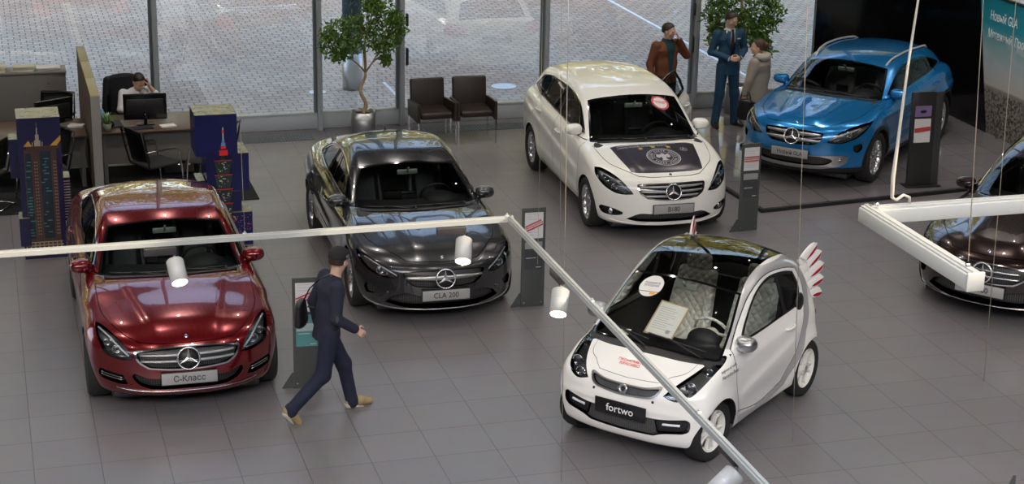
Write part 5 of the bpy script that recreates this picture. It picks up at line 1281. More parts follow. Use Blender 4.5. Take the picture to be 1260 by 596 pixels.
def hair(hd, m, root, grow=1.06, low=-.03, front=.055, name='hair', extra=None):
    hc = V3(hd['c']); f = nrm(hd['f']); u = nrm(V3(hd['u'])-np.dot(hd['u'], f)*f); s = np.cross(u, f); fr = np.array([f, s, u]).T; B = Blob()
    B.ell(hc-f*.014+u*.027, (.098*grow+.004, .076*grow+.003, .088*grow+.006), fr); B.ell(hc-f*.045-u*.03, (.055, .068, .06), fr, .03)
    def clip(X, Y, Z):
        a = (X-hc[0])*f[0]+(Y-hc[1])*f[1]+(Z-hc[2])*f[2]; e = (X-hc[0])*u[0]+(Y-hc[1])*u[1]+(Z-hc[2])*u[2]
        return smax(a*.75-e*.66-front*.75+.045, low-e+np.maximum(-a-.02, -.2)*.0, .012)
    B.cut(clip)
    if extra: extra(B, hc, f, s, u)
    return B.mesh(name, .007, m, root)
SK = noise_mat('skin', (.62,.38,.27), (.68,.43,.31), 8, .5)
M_hairb = noise_mat('dark brown hair', (.020,.012,.008), (.045,.026,.016), 60, .5)
M_eye = mat('eye', (.03,.02,.02), .2)
def face_marks(hd, root, brow=(.03,.02,.012)):
    hc = V3(hd['c']); f = nrm(hd['f']); u = nrm(V3(hd['u'])-np.dot(hd['u'], f)*f); s = np.cross(u, f)
    b = MB()
    for q in (1, -1):
        b.sphere(.0095, hc+f*.0755+s*q*.032+u*.001, 10, (.7,1,.55))
    b.build('eyes', M_eye, root); b = MB()
    for q in (1, -1):
        b.tube([tuple(hc+f*(.0865-.010*k*k)+s*q*(.014+.014*k)+u*(.021+.003*math.sin(PI*k/2))) for k in (0, 1, 2, 2.4)], .0042, 6)
    b.build('eyebrows', mat('eyebrow hair', brow, .8), root); b = MB()
    b.tube([tuple(hc+f*(.0925-.006*abs(k))+s*(.010*k)-u*(.0625)) for k in (-2, -1, 0, 1, 2)], .0028, 6); b.build('mouth', mat('lips', (.30,.10,.08), .5), root)
# ================================================================== the place
S = .585
CAM = Vector((-7.73264, -13.95953, 6.95732))
def struct(o): o['kind'] = 'structure'; return o
def bx(name, x0, y0, z0, x1, y1, z1, m, parent=None, bev=0.):
    b = MB(); b.box(x0, y0, z0, x1, y1, z1, bev); return b.build(name, m, parent)
def tile_floor():
    m = mat('grey brown floor tile', (.16,.14,.135), .34); N, L = nodes(m); p = N['Principled BSDF']
    tc = N.new('ShaderNodeTexCoord'); br = N.new('ShaderNodeTexBrick'); br.offset = 0; br.squash = 1
    mp = N.new('ShaderNodeMapping'); L.new(tc.outputs['Object'], mp.inputs[0]); L.new(mp.outputs[0], br.inputs['Vector'])
    br.inputs['Scale'].default_value = 1; br.inputs['Brick Width'].default_value = S; br.inputs['Row Height'].default_value = S; br.inputs['Mortar Size'].default_value = .0032; br.inputs['Mortar Smooth'].default_value = .1; br.inputs['Bias'].default_value = 0
    br.inputs['Color1'].default_value = (.166,.155,.165,1); br.inputs['Color2'].default_value = (.179,.168,.178,1); br.inputs['Mortar'].default_value = (.045,.04,.04,1)
    n = N.new('ShaderNodeTexNoise'); n.inputs['Scale'].default_value = 3; n.inputs['Detail'].default_value = 6; L.new(tc.outputs['Object'], n.inputs['Vector'])
    mx = N.new('ShaderNodeMix'); mx.data_type = 'RGBA'; mx.blend_type = 'MULTIPLY'; mx.inputs[0].default_value = .18; L.new(br.outputs['Color'], mx.inputs[6]); L.new(n.outputs['Color'], mx.inputs[7]); L.new(mx.outputs[2], p.inputs['Base Color'])
    r = N.new('ShaderNodeMapRange'); r.inputs[3].default_value = .30; r.inputs[4].default_value = .42; L.new(n.outputs['Fac'], r.inputs[0]); L.new(r.outputs[0], p.inputs['Roughness'])
    p.inputs['IOR'].default_value = 1.65
    b = N.new('ShaderNodeBump'); b.inputs['Strength'].default_value = .5; b.inputs['Distance'].default_value = .002; b.invert = True; L.new(br.outputs['Fac'], b.inputs['Height']); L.new(b.outputs[0], p.inputs['Normal'])
    return m
def paver():
    m = mat('grey clay paver', (.42,.40,.38), .8); N, L = nodes(m); p = N['Principled BSDF']
    tc = N.new('ShaderNodeTexCoord'); br = N.new('ShaderNodeTexBrick'); L.new(tc.outputs['Object'], br.inputs['Vector'])
    br.inputs['Scale'].default_value = 1; br.inputs['Brick Width'].default_value = .22; br.inputs['Row Height'].default_value = .17; br.inputs['Mortar Size'].default_value = .012; br.inputs['Mortar Smooth'].default_value = .2
    br.inputs['Color1'].default_value = (.41,.335,.255,1); br.inputs['Color2'].default_value = (.52,.43,.33,1); br.inputs['Mortar'].default_value = (.15,.13,.11,1)
    n = N.new('ShaderNodeTexNoise'); n.inputs['Scale'].default_value = .35; n.inputs['Detail'].default_value = 3; L.new(tc.outputs['Object'], n.inputs['Vector'])
    r = N.new('ShaderNodeValToRGB'); r.color_ramp.elements[0].color = (.95,.84,.80,1); r.color_ramp.elements[1].color = (1,1,1,1); r.color_ramp.elements[0].position = .4; r.color_ramp.elements[1].position = .6; L.new(n.outputs['Fac'], r.inputs[0])
    mx = N.new('ShaderNodeMix'); mx.data_type = 'RGBA'; mx.blend_type = 'MULTIPLY'; mx.inputs[0].default_value = 1; L.new(br.outputs['Color'], mx.inputs[6]); L.new(r.outputs[0], mx.inputs[7]); L.new(mx.outputs[2], p.inputs['Base Color'])
    return m
M_floor = tile_floor(); M_paver = paver()
M_alu = mat('grey window frame', (.46,.50,.53), .45, .2); M_aludk = mat('dark window frame', (.16,.19,.21), .45, .2)
M_pane = glass_mat('showroom glazing', (.92,.95,.95), 1.6, .11)
M_wall = mat('warm grey wall', (.20,.19,.18), .8)
def corr():
    m = mat('dark corrugated ceiling', (.05,.04,.035), .55); N, L = nodes(m); p = N['Principled BSDF']
    tc = N.new('ShaderNodeTexCoord'); w = N.new('ShaderNodeTexWave'); w.inputs['Scale'].default_value = 1.2; L.new(tc.outputs['Object'], w.inputs['Vector'])
    r = N.new('ShaderNodeValToRGB'); r.color_ramp.elements[0].color = (.022,.018,.016,1); r.color_ramp.elements[1].color = (.075,.06,.052,1); L.new(w.outputs['Fac'], r.inputs[0]); L.new(r.outputs[0], p.inputs['Base Color']); return m
M_ceil = corr(); M_beam = mat('dark steel beam', (.02,.02,.022), .5)
# --- floors and shell
b = MB(); b.box(-26, -24, -.1, 26, 12.5, 0); struct(b.build('floor', M_floor))
b = MB(); b.box(-60, 12.5, -.12, 60, 62, -.03); struct(b.build('ground_outside', M_paver))
ceil_z = 8.6
b = MB(); b.box(-26, -7.5, ceil_z, 26, 12.9, ceil_z+.3); b.box(-26, -24, ceil_z, 26, -14.5, ceil_z+.3); b.box(6, -14.5, ceil_z, 26, -7.5, ceil_z+.3); struct(b.build('ceiling', M_ceil))  # last box added over the unseen skylight's right end to block the sun
b = MB()
for x in np.arange(-24, 25, 3.0): b.box(x-.09, -14.6, ceil_z-.35, x+.09, 12.5, ceil_z)
for y in (-14.5, -11, -7.5, -2.5, 2.5, 7.5): b.box(-26, y-.08, ceil_z-.25, 26, y+.08, ceil_z)
struct(b.build('trim_1', M_beam))
b = MB(); b.box(-26.2, -24, 0, -26, 12.5, ceil_z); struct(b.build('wall_left', M_wall)); b = MB(); b.box(26, -24, 0, 26.2, 12.5, ceil_z); struct(b.build('wall_right', M_wall))
b = MB(); b.box(-26, -24.2, 0, 26, -24, ceil_z); struct(b.build('wall_back', M_wall))
# --- glass front
posts = [-15.3, -12.8, -10.3, -7.86, -5.39, -2.97, -1.70, .60, 3.10, 5.6, 8.1, 10.6, 13.1, 15.6, 18.1, 20.6]
for i in range(len(posts)-1):
    x0, x1 = posts[i], posts[i+1]
    w = bx('window_%d' % (i+1), x0+.03, 12.50, .26, x1-.03, 12.515, ceil_z, M_pane); struct(w)
b = MB(); b.box(-26, 12.44, 0, 26, 12.62, .24, .01); struct(b.build('baseboard_front', M_alu))
b = MB(); b.box(-26, 12.43, .235, 26, 12.53, .262, .004)
for z in (3.3, 6.0): b.box(-26, 12.46, z, 26, 12.56, z+.09)
struct(b.build('trim_2', mat('pale glazing bead', (.50,.54,.56), .35, .4)))
for x in posts:
    b = MB(); b.box(x-.035, 12.33, 0, x+.035, 12.50, ceil_z, .004); b.box(x-.055, 12.50, .24, x+.055, 12.56, ceil_z); o = b.build('trim_%d' % (3+posts.index(x)), M_alu); struct(o)
    b = MB(); b.box(x-.075, 12.41, .26, x-.036, 12.50, ceil_z, .003); o = b.build('window_frame', M_aludk, o)
b = MB()
for (x0, x1) in ((-4.95, -3.15), (-1.62, .25), (.9, 2.9)):
    b.box(x0, 11.80, .0, x1, 12.18, .006)
    n = int((x1-x0)/.045)
    for k in range(n): b.box(x0+.02+k*.045, 11.82, .006, x0+.035+k*.045, 12.16, .014)
struct(b.build('trim_30', mat('steel floor grille', (.22,.25,.27), .35, .8)))
# door pulls on the glazed door beside the second post
for (x, y) in ((-1.63, 12.36), (3.02, 12.36)):
    for z0, z1, w_ in ((.95, 1.22, 'lower'), (1.55, 1.75, 'upper')):
        b = MB(); b.box(x-.02, y-.06, z0, x+.02, y+.0, z1, .015); tag(b.build('door_pull', mat('dark pull', (.03,.035,.04), .4)), '%s dark door pull on the window post %s' % (w_, 'left of the armchairs' if x < 0 else 'beside the brown jacket man'), 'door pull')
# --- outside
col = empty('street_column', (-1.93, 15.05, -.03), 0, 'round dark blue column with a steel foot standing outside behind the potted tree', 'column')
b = MB(); b.cyl(.165, .62, 9, 28); b.build('shaft', mat('dark blue column paint', (.035,.075,.12), .4), col); b = MB(); b.cyl(.172, 0, .62, 28); b.build('steel_foot', mat('brushed steel', (.42,.44,.45), .35, .9), col)
b = MB(); b.cyl(.21, 0, .012, 32, T(.59, 14.68, -.03)); o = b.build('manhole_cover', mat('pale manhole cover', (.75,.76,.76), .5)); tag(o, 'pale round cover set in the paving outside beyond the armchairs', 'manhole cover')
b = MB(); b.cyl(.14, 0, .012, 32, T(-2.55, 14.9, -.03)); o = b.build('manhole_cover', MATS['pale manhole cover']); tag(o, 'small pale round cover in the paving beside the outside column', 'manhole cover')
b = MB(); b.box(-2.05+.7, 14.2, -.03, -2.02+.72, 15.4, -.02); b.box(4.95, 14.0, -.03, 5.02, 22, -.02); b.box(-9.5, 13.3, -.03, -8.2, 13.5, -.02); o = b.build('reflection_stripe', MATS['pale manhole cover']); struct(o)  # pale strips laid on the paving imitate stripes of reflection
random.seed(5); rng = np.random.RandomState(4)
def foliage_mass(name, pts, m, leaf, spread, n, seed, parent=None, flat=1.):
    r = np.random.RandomState(seed); V = []; F = []
    for k in range(n):
        c = pts[r.randint(len(pts))]; d = r.normal(size=3); d /= np.linalg.norm(d); q = np.array(c[:3])+d*c[3]*r.uniform(.25, 1)**.6
        a = r.normal(size=3); a /= np.linalg.norm(a); a[2] -= .3; a /= np.linalg.norm(a); b_ = np.cross(a, r.normal(size=3)); b_ /= np.linalg.norm(b_); L = leaf*r.uniform(.7, 1.3); w = L*.42; i = len(V); nn = np.cross(a, b_)*L*.12
        V += [q, q+a*L*.45+b_*w*.5+nn, q+a*L, q+a*L*.45-b_*w*.5+nn, q+a*L*.5]; F += [(i, i+1, i+4), (i+1, i+2, i+4), (i+2, i+3, i+4), (i+3, i, i+4)]
    return from_arrays(name, V, F, m, parent, smooth=False)
M_leaf = noise_mat('ficus leaf green', (.06,.15,.02), (.17,.30,.06), 9, .4)
M_autumn = noise_mat('yellow green autumn leaf', (.52,.36,.03), (.20,.22,.03), .45, .7)
pts = []
for k in range(26):
    x = -32+k*2.7; h_ = rng.uniform(17, 22)
    for j in range(12): pts.append((x+rng.uniform(-1.6, 1.6), 38+rng.uniform(-2, 2), h_*rng.uniform(.10, .95), rng.uniform(1.8, 3.0)))
tl = foliage_mass('tree_line', pts, M_autumn, .95, 1, 30000, 9); tag(tl, 'row of yellow green autumn trees far across the paving, seen in reflections', 'trees', kind='stuff')
# far kerb wall behind the trees
b = MB(); b.box(-60, 50, -.1, 60, 50.4, 3.2); struct(b.build('wall_far', mat('far building brick', (.22,.16,.12), .9)))
# --- platform and black walls
M_plat = tile_floor().copy(); M_plat.name = 'polished platform tile'; MATS['polished platform tile'] = M_plat
for l in list(M_plat.node_tree.links):
    if l.to_socket.name == 'Roughness': M_plat.node_tree.links.remove(l)
M_plat.node_tree.nodes['Principled BSDF'].inputs['Roughness'].default_value = .06; M_plat.node_tree.nodes['Principled BSDF'].inputs['IOR'].default_value = 1.7
pf = empty('car_platform', (0,0,0), 0, 'low dark edged display platform of polished tile under the blue car', 'platform')
PP = [(1.88,6.88), (4.56,7.13), (7.6,7.45), (7.6,12.3), (1.5,12.3), (1.72,9.5), (1.80,8.05)]
b = MB(); b.poly(PP, T(0,0,.0), .045); b.build('platform_edge', mat('black platform edge', (.012,.012,.013), .5), pf)
cx_, cy_ = np.mean([p[0] for p in PP]), np.mean([p[1] for p in PP]); b = MB(); b.poly([(p[0]+(cx_-p[0])*.022, p[1]+(cy_-p[1])*.022) for p in PP], T(0,0,.045), .005); b.build('platform_top', M_plat, pf)
M_bk = mat('gloss black wall panel', (.004,.004,.005), .12, 0, .3)
struct(bx('wall_black_rear', 5.08, 12.22, .05, 7.0, 12.30, 2.6, M_bk)); b = MB()
Myz = Matrix(((0,0,1,6.935),(-1,0,0,0),(0,1,0,0),(0,0,0,1)))   # local x -> -y, local y -> z, local z -> x
b.poly([(-12.2,.05),(-9.88,.05),(-10.43,2.13),(-10.44,2.6),(-12.2,2.6)], Myz, .07); struct(b.build('wall_black_side', M_bk))
b = MB(); b.poly([(-9.88,.04),(-7.5,.04),(-7.5,2.13),(-10.43,2.13)], Myz @ T(0,0,.012), .05)
def banner_mat():
    m = mat('printed beach banner', (.1,.3,.35), .45); N, L = nodes(m); p = N['Principled BSDF']; tc = N.new('ShaderNodeTexCoord'); sx = N.new('ShaderNodeSeparateXYZ'); L.new(tc.outputs['Object'], sx.inputs[0])
    r = N.new('ShaderNodeValToRGB'); e = r.color_ramp.elements; e[0].position = 0; e[0].color = (.20,.18,.15,1); e[1].position = 1; e[1].color = (.006,.20,.26,1)
    for ps, c in ((.36,(.26,.24,.20)), (.375,(.48,.46,.40)), (.50,(.44,.47,.46)), (.62,(.30,.42,.42)), (.80,(.02,.28,.34))): q = r.color_ramp.elements.new(ps); q.color = (*c, 1)
    # slope the horizon a little
    a = N.new('ShaderNodeMath'); a.operation = 'MULTIPLY_ADD'; a.inputs[1].default_value = .02; L.new(sx.outputs[1], a.inputs[0]); d = N.new('ShaderNodeMath'); d.operation = 'MULTIPLY'; d.inputs[1].default_value = .47; L.new(sx.outputs[2], d.inputs[0]); a.inputs[2].default_value = -.2
    s_ = N.new('ShaderNodeMath'); s_.operation = 'ADD'; L.new(d.outputs[0], s_.inputs[0]); L.new(a.outputs[0], s_.inputs[1])
    L.new(d.outputs[0], r.inputs[0])
    n = N.new('ShaderNodeTexNoise'); n.inputs['Scale'].default_value = 1.7; n.inputs['Detail'].default_value = 5; mp = N.new('ShaderNodeMapping'); mp.inputs['Scale'].default_value = (1,1,2.2); L.new(tc.outputs['Object'], mp.inputs[0]); L.new(mp.outputs[0], n.inputs['Vector'])
    cr = N.new('ShaderNodeValToRGB'); cr.color_ramp.elements[0].position = .54; cr.color_ramp.elements[1].position = .68; L.new(n.outputs['Fac'], cr.inputs[0])
    mr = N.new('ShaderNodeMapRange'); mr.inputs[1].default_value = .7; mr.inputs[2].default_value = 1.1; L.new(sx.outputs[2], mr.inputs[0]); mr2 = N.new('ShaderNodeMapRange'); mr2.inputs[1].default_value = 1.95; mr2.inputs[2].default_value = 1.5; L.new(sx.outputs[2], mr2.inputs[0])
    mu = N.new('ShaderNodeMath'); mu.operation = 'MULTIPLY'; L.new(mr.outputs[0], mu.inputs[0]); L.new(mr2.outputs[0], mu.inputs[1]); mv = N.new('ShaderNodeMath'); mv.operation = 'MULTIPLY'; L.new(mu.outputs[0], mv.inputs[0]); L.new(cr.outputs[0], mv.inputs[1])
    mx = N.new('ShaderNodeMix'); mx.data_type = 'RGBA'; L.new(mv.outputs[0], mx.inputs[0]); L.new(r.outputs[0], mx.inputs[6]); mx.inputs[7].default_value = (.42,.48,.50,1)
    n2 = N.new('ShaderNodeTexNoise'); n2.inputs['Scale'].default_value = 26; L.new(tc.outputs['Object'], n2.inputs['Vector']); c2 = N.new('ShaderNodeValToRGB'); c2.color_ramp.elements[0].position = .42; c2.color_ramp.elements[0].color = (.25,.25,.25,1); c2.color_ramp.elements[1].position = .56; L.new(n2.outputs['Fac'], c2.inputs[0])
    ms = N.new('ShaderNodeMapRange'); ms.inputs[1].default_value = .76; ms.inputs[2].default_value = .70; L.new(sx.outputs[2], ms.inputs[0])
    m3 = N.new('ShaderNodeMix'); m3.data_type = 'RGBA'; m3.blend_type = 'MULTIPLY'; L.new(ms.outputs[0], m3.inputs[0]); L.new(mx.outputs[2], m3.inputs[6]); L.new(c2.outputs[0], m3.inputs[7]); L.new(m3.outputs[2], p.inputs['Base Color'])
    return m
bn = b.build('printed_banner', banner_mat()); tag(bn, 'tall printed banner wall with teal sky, cloud, beach and white lettering', 'banner')
wl = mat('white banner lettering', (.9,.93,.93), .5)
for s_, y, z, sz in (('Новый GLA', 10.08, 1.84, .20), ('Мятежный. Просто', 10.10, 1.56, .185)):
    text('banner_lettering', s_, sz, Myz @ T(-y, z, .006) @ Matrix.Rotation(PI, 4, 'Y') @ Matrix.Diagonal((-1,1,1,1)), wl, bn, align='LEFT', squeeze=.72, th=.001)
bx('banner_frame', 6.93, 7.5, 2.13, 7.0, 10.43, 2.15, M_black, bn)
# ------------------------------------------------------------------ cars
def place(fn, name, x, y, yaw, label, cat='car', z=0, sc=1.):
    r = empty(name, (x, y, z), math.radians(yaw), label, cat); sh = fn(r); r.scale = (sc, sc, sc); return r, sh
CARS = {}
CARS['sedan'] = place(car_sedan, 'saloon_car', -6.119, 4.218, -90.2, 'dark red metallic saloon car with a silver plate reading С-Класс')
CARS['coupe'] = place(car_coupe, 'coupe_saloon_car', -3.146, 6.032, -91.0, 'dark grey metallic four-door coupe with plate CLA 200 beside the walking man')
CARS['mpv'] = place(car_mpv, 'compact_van_car', .367, 8.207, -91.9, 'cream white tall family hatchback with a dark emblem panel on its bonnet')
CARS['suv'] = place(car_suv, 'crossover_car', 4.36, 9.36, -137.5, 'bright blue crossover car with roof rails on the low platform', z=.051, sc=1.02)
CARS['hatch'] = place(car_hatch, 'hatchback_car', 4.38, 4.05, -140.5, 'dark brown hatchback car half cut off at the right edge', sc=1.06)
CARS['micro'] = place(car_micro, 'microcar', -1.42, 1.06, -139.5, 'tiny white two-seat microcar with black roof and winged feathers at the back', sc=1.015)
# ------------------------------------------------------------------ furniture and displays
M_steel = mat('chrome tube', (.70,.70,.71), .18, 1.); M_brsteel = MATS['brushed steel']
M_nylon = mat('black chair mesh', (.012,.012,.013), .7); M_wood = noise_mat('dark walnut desk top', (.085,.050,.032), (.12,.075,.05), 3, .35)
M_panel = mat('grey desk panel', (.20,.19,.175), .6); M_cab = mat('grey brown cabinet', (.135,.125,.115), .5)
M_olive = mat('olive screen capping', (.30,.255,.12), .45); M_mesh2 = mat('brown screen slats', (.10,.065,.045), .6)
M_leatherb = noise_mat('dark brown leather', (.022,.015,.012), (.030,.020,.016), 30, .42)
M_soil = mat('plant soil', (.03,.02,.015), .9); M_bark = noise_mat('pale twisted bark', (.50,.38,.22), (.36,.26,.15), 20, .7)
M_screenb = mat('monitor black', (.006,.006,.007), .15)
M_papery = mat('yellowed paper stack', (.62,.60,.46), .8)
# armchairs
def armchair():
    r = empty('armchair'); W = .60
    b = MB()
    b.box(-.245, -.28, .40, .245, .24, .50, .03); b.build('seat', M_leatherb, r)
    b = MB(); b.box(-.26, -.045, 0, .26, .045, .52, .025, T(0, .25, .38) @ R(-.12, 'X')); b.build('backrest', M_leatherb, r)
    for sg in (1, -1):
        n = MB(); pts = [(-.30,.36),(.27,.36),(.29,.60),(-.30,.64)]
        M = Matrix(((0,0,1,sg*.28-.022),(1,0,0,0),(0,1,0,0),(0,0,0,1))); n.poly(pts, M, .044); n.bm.normal_update()
        bmesh.ops.bevel(n.bm, geom=list(n.bm.edges), offset=.008, segments=2, affect='EDGES', profile=.5); n.build('armrest', M_leatherb, r)
        for y in (-.28, .26):
            n = MB(); n.box(sg*.285-.011, y-.011, 0, sg*.285+.011, y+.011, .37); n.build('leg', M_steel, r)
    return r
a = armchair(); a.location = (-1.475, 11.36, 0); a.rotation_euler.z = math.radians(2); tag(a, 'dark brown leather armchair on steel legs, the left one near the potted tree', 'armchair', 'leather armchairs by the window')
a2 = copy_tree(a); a2.location = (-.845, 11.36, 0); a2.rotation_euler.z = math.radians(-2); a2['label'] = 'dark brown leather armchair on steel legs, the right one nearer the white family car'
# potted trees
def potted_tree(name, x, y, potr, poth, blobs, trunk, nleaf, label, leaf=.075, seed=1, branches=()):
    r = empty(name, (x, y, 0), 0, label, 'potted tree')
    b = MB(); b.lathe([(.001,0),(potr,0),(potr,poth),(potr-.012,poth),(potr-.012,poth-.06)], 36); b.build('steel_pot', M_brsteel, r)
    b = MB(); b.cyl(potr-.013, poth-.07, poth-.06, 24); b.build('soil', M_soil, r)
    b = MB(); n = len(trunk); b.tube(trunk, .03, 10, rs=[.034-.014*i/n for i in range(n)])
    for br in branches: b.tube(br, .012, 6, rs=[.015-.009*i/len(br) for i in range(len(br))])
    b.build('trunk', M_bark, r); foliage_mass('foliage', blobs, M_leaf, leaf, 1, nleaf, seed, r); return r
tr = [(0,0,.36)]+[(.045*math.sin(6.2*z*2.1)*(1 if z < .9 else .6), .03*math.cos(5*z*2), .36+z) for z in np.linspace(.05, .62, 16)]
top = tr[-1]
brs = [[top, (top[0]-.12, 0, 1.12), (-.30, .05, 1.30), (-.42, 0, 1.5)], [top, (.05, .02, 1.15), (.02, .0, 1.5), (-.05, 0, 1.7)], [top, (.14, -.02, 1.14), (.28, 0, 1.35), (.36, 0, 1.65)], [(.14,-.02,1.14), (.25,.05,1.2), (.33,0,1.18)], [top, (.03,.1,1.3), (.15,.1,1.8)]]
bl = [(-.48,0,1.42,.20),(-.35,.05,1.62,.22),(-.52,-.05,1.60,.15),(-.20,0,1.40,.18),(-.15,.1,1.68,.20),(.05,-.05,1.50,.20),(.10,0,1.78,.22),(.28,.05,1.60,.22),(.42,0,1.45,.17),(.35,0,1.85,.20),(.52,.0,1.62,.16),(.12,.05,2.0,.12),(-.35,.0,1.28,.12),(.28,0,1.36,.14),(.34,-.03,1.18,.07),(.50,0,1.80,.12),(.22,.1,1.98,.12)]
potted_tree('potted_fig_tree', -2.42, 11.82, .185, .40, bl, tr, 3600, 'potted fig tree with a twisted pale trunk and wide crown in a steel pot', seed=2, branches=brs)
bl2 = [(-.38,0,1.25,.2),(.45,0,1.0,.16),(.3,0,1.3,.22),(-.15,0,1.25,.2),(.1,.1,1.5,.25),(.55,-.05,1.6,.2),(-.45,0,1.6,.2),(-.30,.0,1.55,.25),(.0,0,1.75,.30),(.35,0,1.65,.26),(-.20,0,1.95,.28),(.25,.05,1.98,.28),(.05,.0,1.45,.22),(.42,-.05,1.40,.18),(-.40,0,1.85,.16),(.15,0,1.2,.18),(.40,0,1.15,.14),(0,0,2.2,.25),(-.35,.05,1.35,.14),(.5,0,1.85,.14)]
tr2 = [(0,0,.40),(.02,0,.8),(-.01,0,1.2),(.03,.0,1.6),(0,0,2.0)]
potted_tree('potted_leafy_tree', 3.60, 11.86, .165, .46, bl2, tr2, 3800, 'tall leafy potted tree standing behind the man in the blue suit', seed=7, leaf=.085).location.z = .051
b = MB(); b.lathe([(.001,0),(.10,0),(.10,.52),(.09,.52),(.09,.48)], 28); o = b.build('steel_bin', M_brsteel); o.location = (3.98, 11.80, .051); tag(o, 'slim brushed steel bin beside the steel tree pot behind the suited man', 'bin')
# office area
bx('carpet', -9.5, 8.95, 0, -4.42, 10.95, .012, mat('black carpet', (.008,.008,.009), .95)); tag(bpy.data.objects['carpet'], 'black carpet under the desks and visitor chairs', 'carpet')
def desk(x0, x1, y0, y1, label):
    r = empty('office_desk', ((x0+x1)/2, (y0+y1)/2, .012), 0, label, 'desk'); w, d_ = (x1-x0)/2, (y1-y0)/2
    b = MB(); b.box(-w, -d_, .70, w, d_, .73, .006); b.build('desk_top', M_wood, r)
    b = MB(); b.box(-w+.03, -d_+.16, .25, w-.03, -d_+.18, .70); b.build('modesty_panel', M_panel, r)
    for sg in (-1, 1):
        b = MB(); b.box(sg*(w-.06)-.025, -d_+.1, 0, sg*(w-.06)+.025, d_-.1, .70); b.build('leg', M_panel, r)
    return r
desk(-6.37, -4.93, 10.0, 10.98, 'dark walnut desk with grey front where the man in white sits')
desk(-9.2, -6.55, 9.92, 10.90, 'dark walnut desk left of the slatted screen')
pd = empty('desk_pedestal', (-5.30, 10.48, .012), 0, 'grey drawer pedestal with a vented front under the right desk', 'pedestal'); b = MB(); b.box(-.2,-.05,0,.2,.42,.55,.005); b.build('pedestal_body', M_panel, pd)
b = MB()
for k in range(5): b.box(-.08,-.062,.14+k*.045,.08,-.05,.165+k*.045)
b.build('vent', M_black, pd)
# screen divider
dv = empty('slatted_screen', (-6.46, 10.76, 0), 0, 'tall office screen with olive capping and brown slats between the desks', 'screen')
b = MB()
for k in range(3): b.box(-.058, -1.56+k*1.04+.008, 1.41, .058, -1.56+(k+1)*1.04-.004, 1.45, .004)
b.build('capping', M_olive, dv); b = MB(); b.box(-.058, -1.57, 0, .058, -1.545, 1.44); b.build('end_panel', mat('pale grey end panel', (.33,.32,.29), .5), dv)
b = MB()
for k in range(4): y = -1.53+k*1.03; b.box(-.05, y-.02, 0, .05, y+.02, 1.41)
b.build('post', M_panel, dv)
b = MB()
for k in range(46): z = .06+k*.0295; b.box(-.056, -1.52, z, -.036, 1.55, z+.016)
b.box(-.02, -1.52, .05, .0, 1.55, 1.40); b.build('slats', M_mesh2, dv)
# cabinet with papers
cb = empty('storage_cabinet', (-7.9, 12.1, 0), 0, 'grey brown storage cabinet under the window with papers on top', 'cabinet')
b = MB(); b.box(-1.2, -.20, .0, 1.2, .20, 1.16, .006); b.build('cabinet_body', M_cab, cb)
b = MB(); b.box(-1.21, -.22, 1.16, 1.21, .21, 1.19, .004); b.build('cabinet_top', mat('cabinet top grey', (.19,.18,.17), .45), cb)
for x in (-.99, -.2, .62):
    b = MB(); b.box(x-.38+.0, -.215, .06, x+.40, -.203, 1.14, .003); d_ = b.build('sliding_door', M_cab, cb); b = MB(); b.cyl(.014, 0, .01, 12, T(x+.33, -.215, 1.03) @ R(PI/2, 'X')); b.build('lock', M_steel, d_)
random.seed(8)
for i, (x, n, c) in enumerate(((-8.05, 5, M_papery), (-7.66, 6, M_papery), (-7.28, 5, M_papery), (-6.93, 3, M_paper))):
    b = MB()
    for k in range(n): b.box(-.15, -.105, k*.014, .15, .105, k*.014+.012, M=T(random.uniform(-.02,.02), random.uniform(-.02,.02), 0) @ R(random.uniform(-.15,.15)))
    o = b.build('paper_stack', c); o.location = (x, 12.07, 1.19); tag(o, ['flat yellowish paper stack at the far left of the cabinet top', 'thick yellowish paper stack on the cabinet top, second from left', 'yellowish paper stack on the cabinet, second from the right', 'thin white paper stack at the right end of the cabinet'][i], 'papers', 'paper stacks on the cabinet')
def monitor(x, y, rz, label, w=.58, h=.36):
    r = empty('monitor', (x, y, .742), rz, label, 'monitor')
    b = MB(); b.box(-w/2, -.02, .07, w/2, .02, .07+h, .01); b.build('screen', M_screenb, r)
    b = MB(); b.box(-w/2+.04, -.035, .15, w/2-.04, -.018, .07+h-.07, .01); b.build('rear_cover', M_black, r)
    b = MB(); b.lathe([(.001,.012),(.13,.010),(.14,0)], 28, Matrix.Diagonal((1,.75,1,1))); b.tube([(0,.0,.01), (0,-.02,.2)], .025, 8); b.build('stand', M_gloss, r); return r
monitor(-5.74, 10.36, math.radians(-3), 'black monitor seen from behind, in front of the man in white')
monitor(-6.95, 10.35, math.radians(28), 'black monitor turned aside on the desk left of the screen', .56, .34)
def keyboard(x, y, rz, label):
    r = empty('keyboard', (x, y, .742), rz, label, 'keyboard'); b = MB(); b.box(-.22,-.07,0,.22,.07,.018,.006); b.build('keyboard_body', M_black, r); b = MB()
    for i in range(5):
        for j in range(14): b.box(-.205+j*.029, -.06+i*.024, .018, -.205+j*.029+.024, -.06+i*.024+.019, .023)
    b.build('keys', mat('key caps', (.04,.04,.045), .5), r); return r
keyboard(-5.88, 10.14, .06, 'black keyboard lying on the right desk beside the monitor stand')
keyboard(-6.93, 10.12, .4, 'black keyboard on the left desk near the white papers')
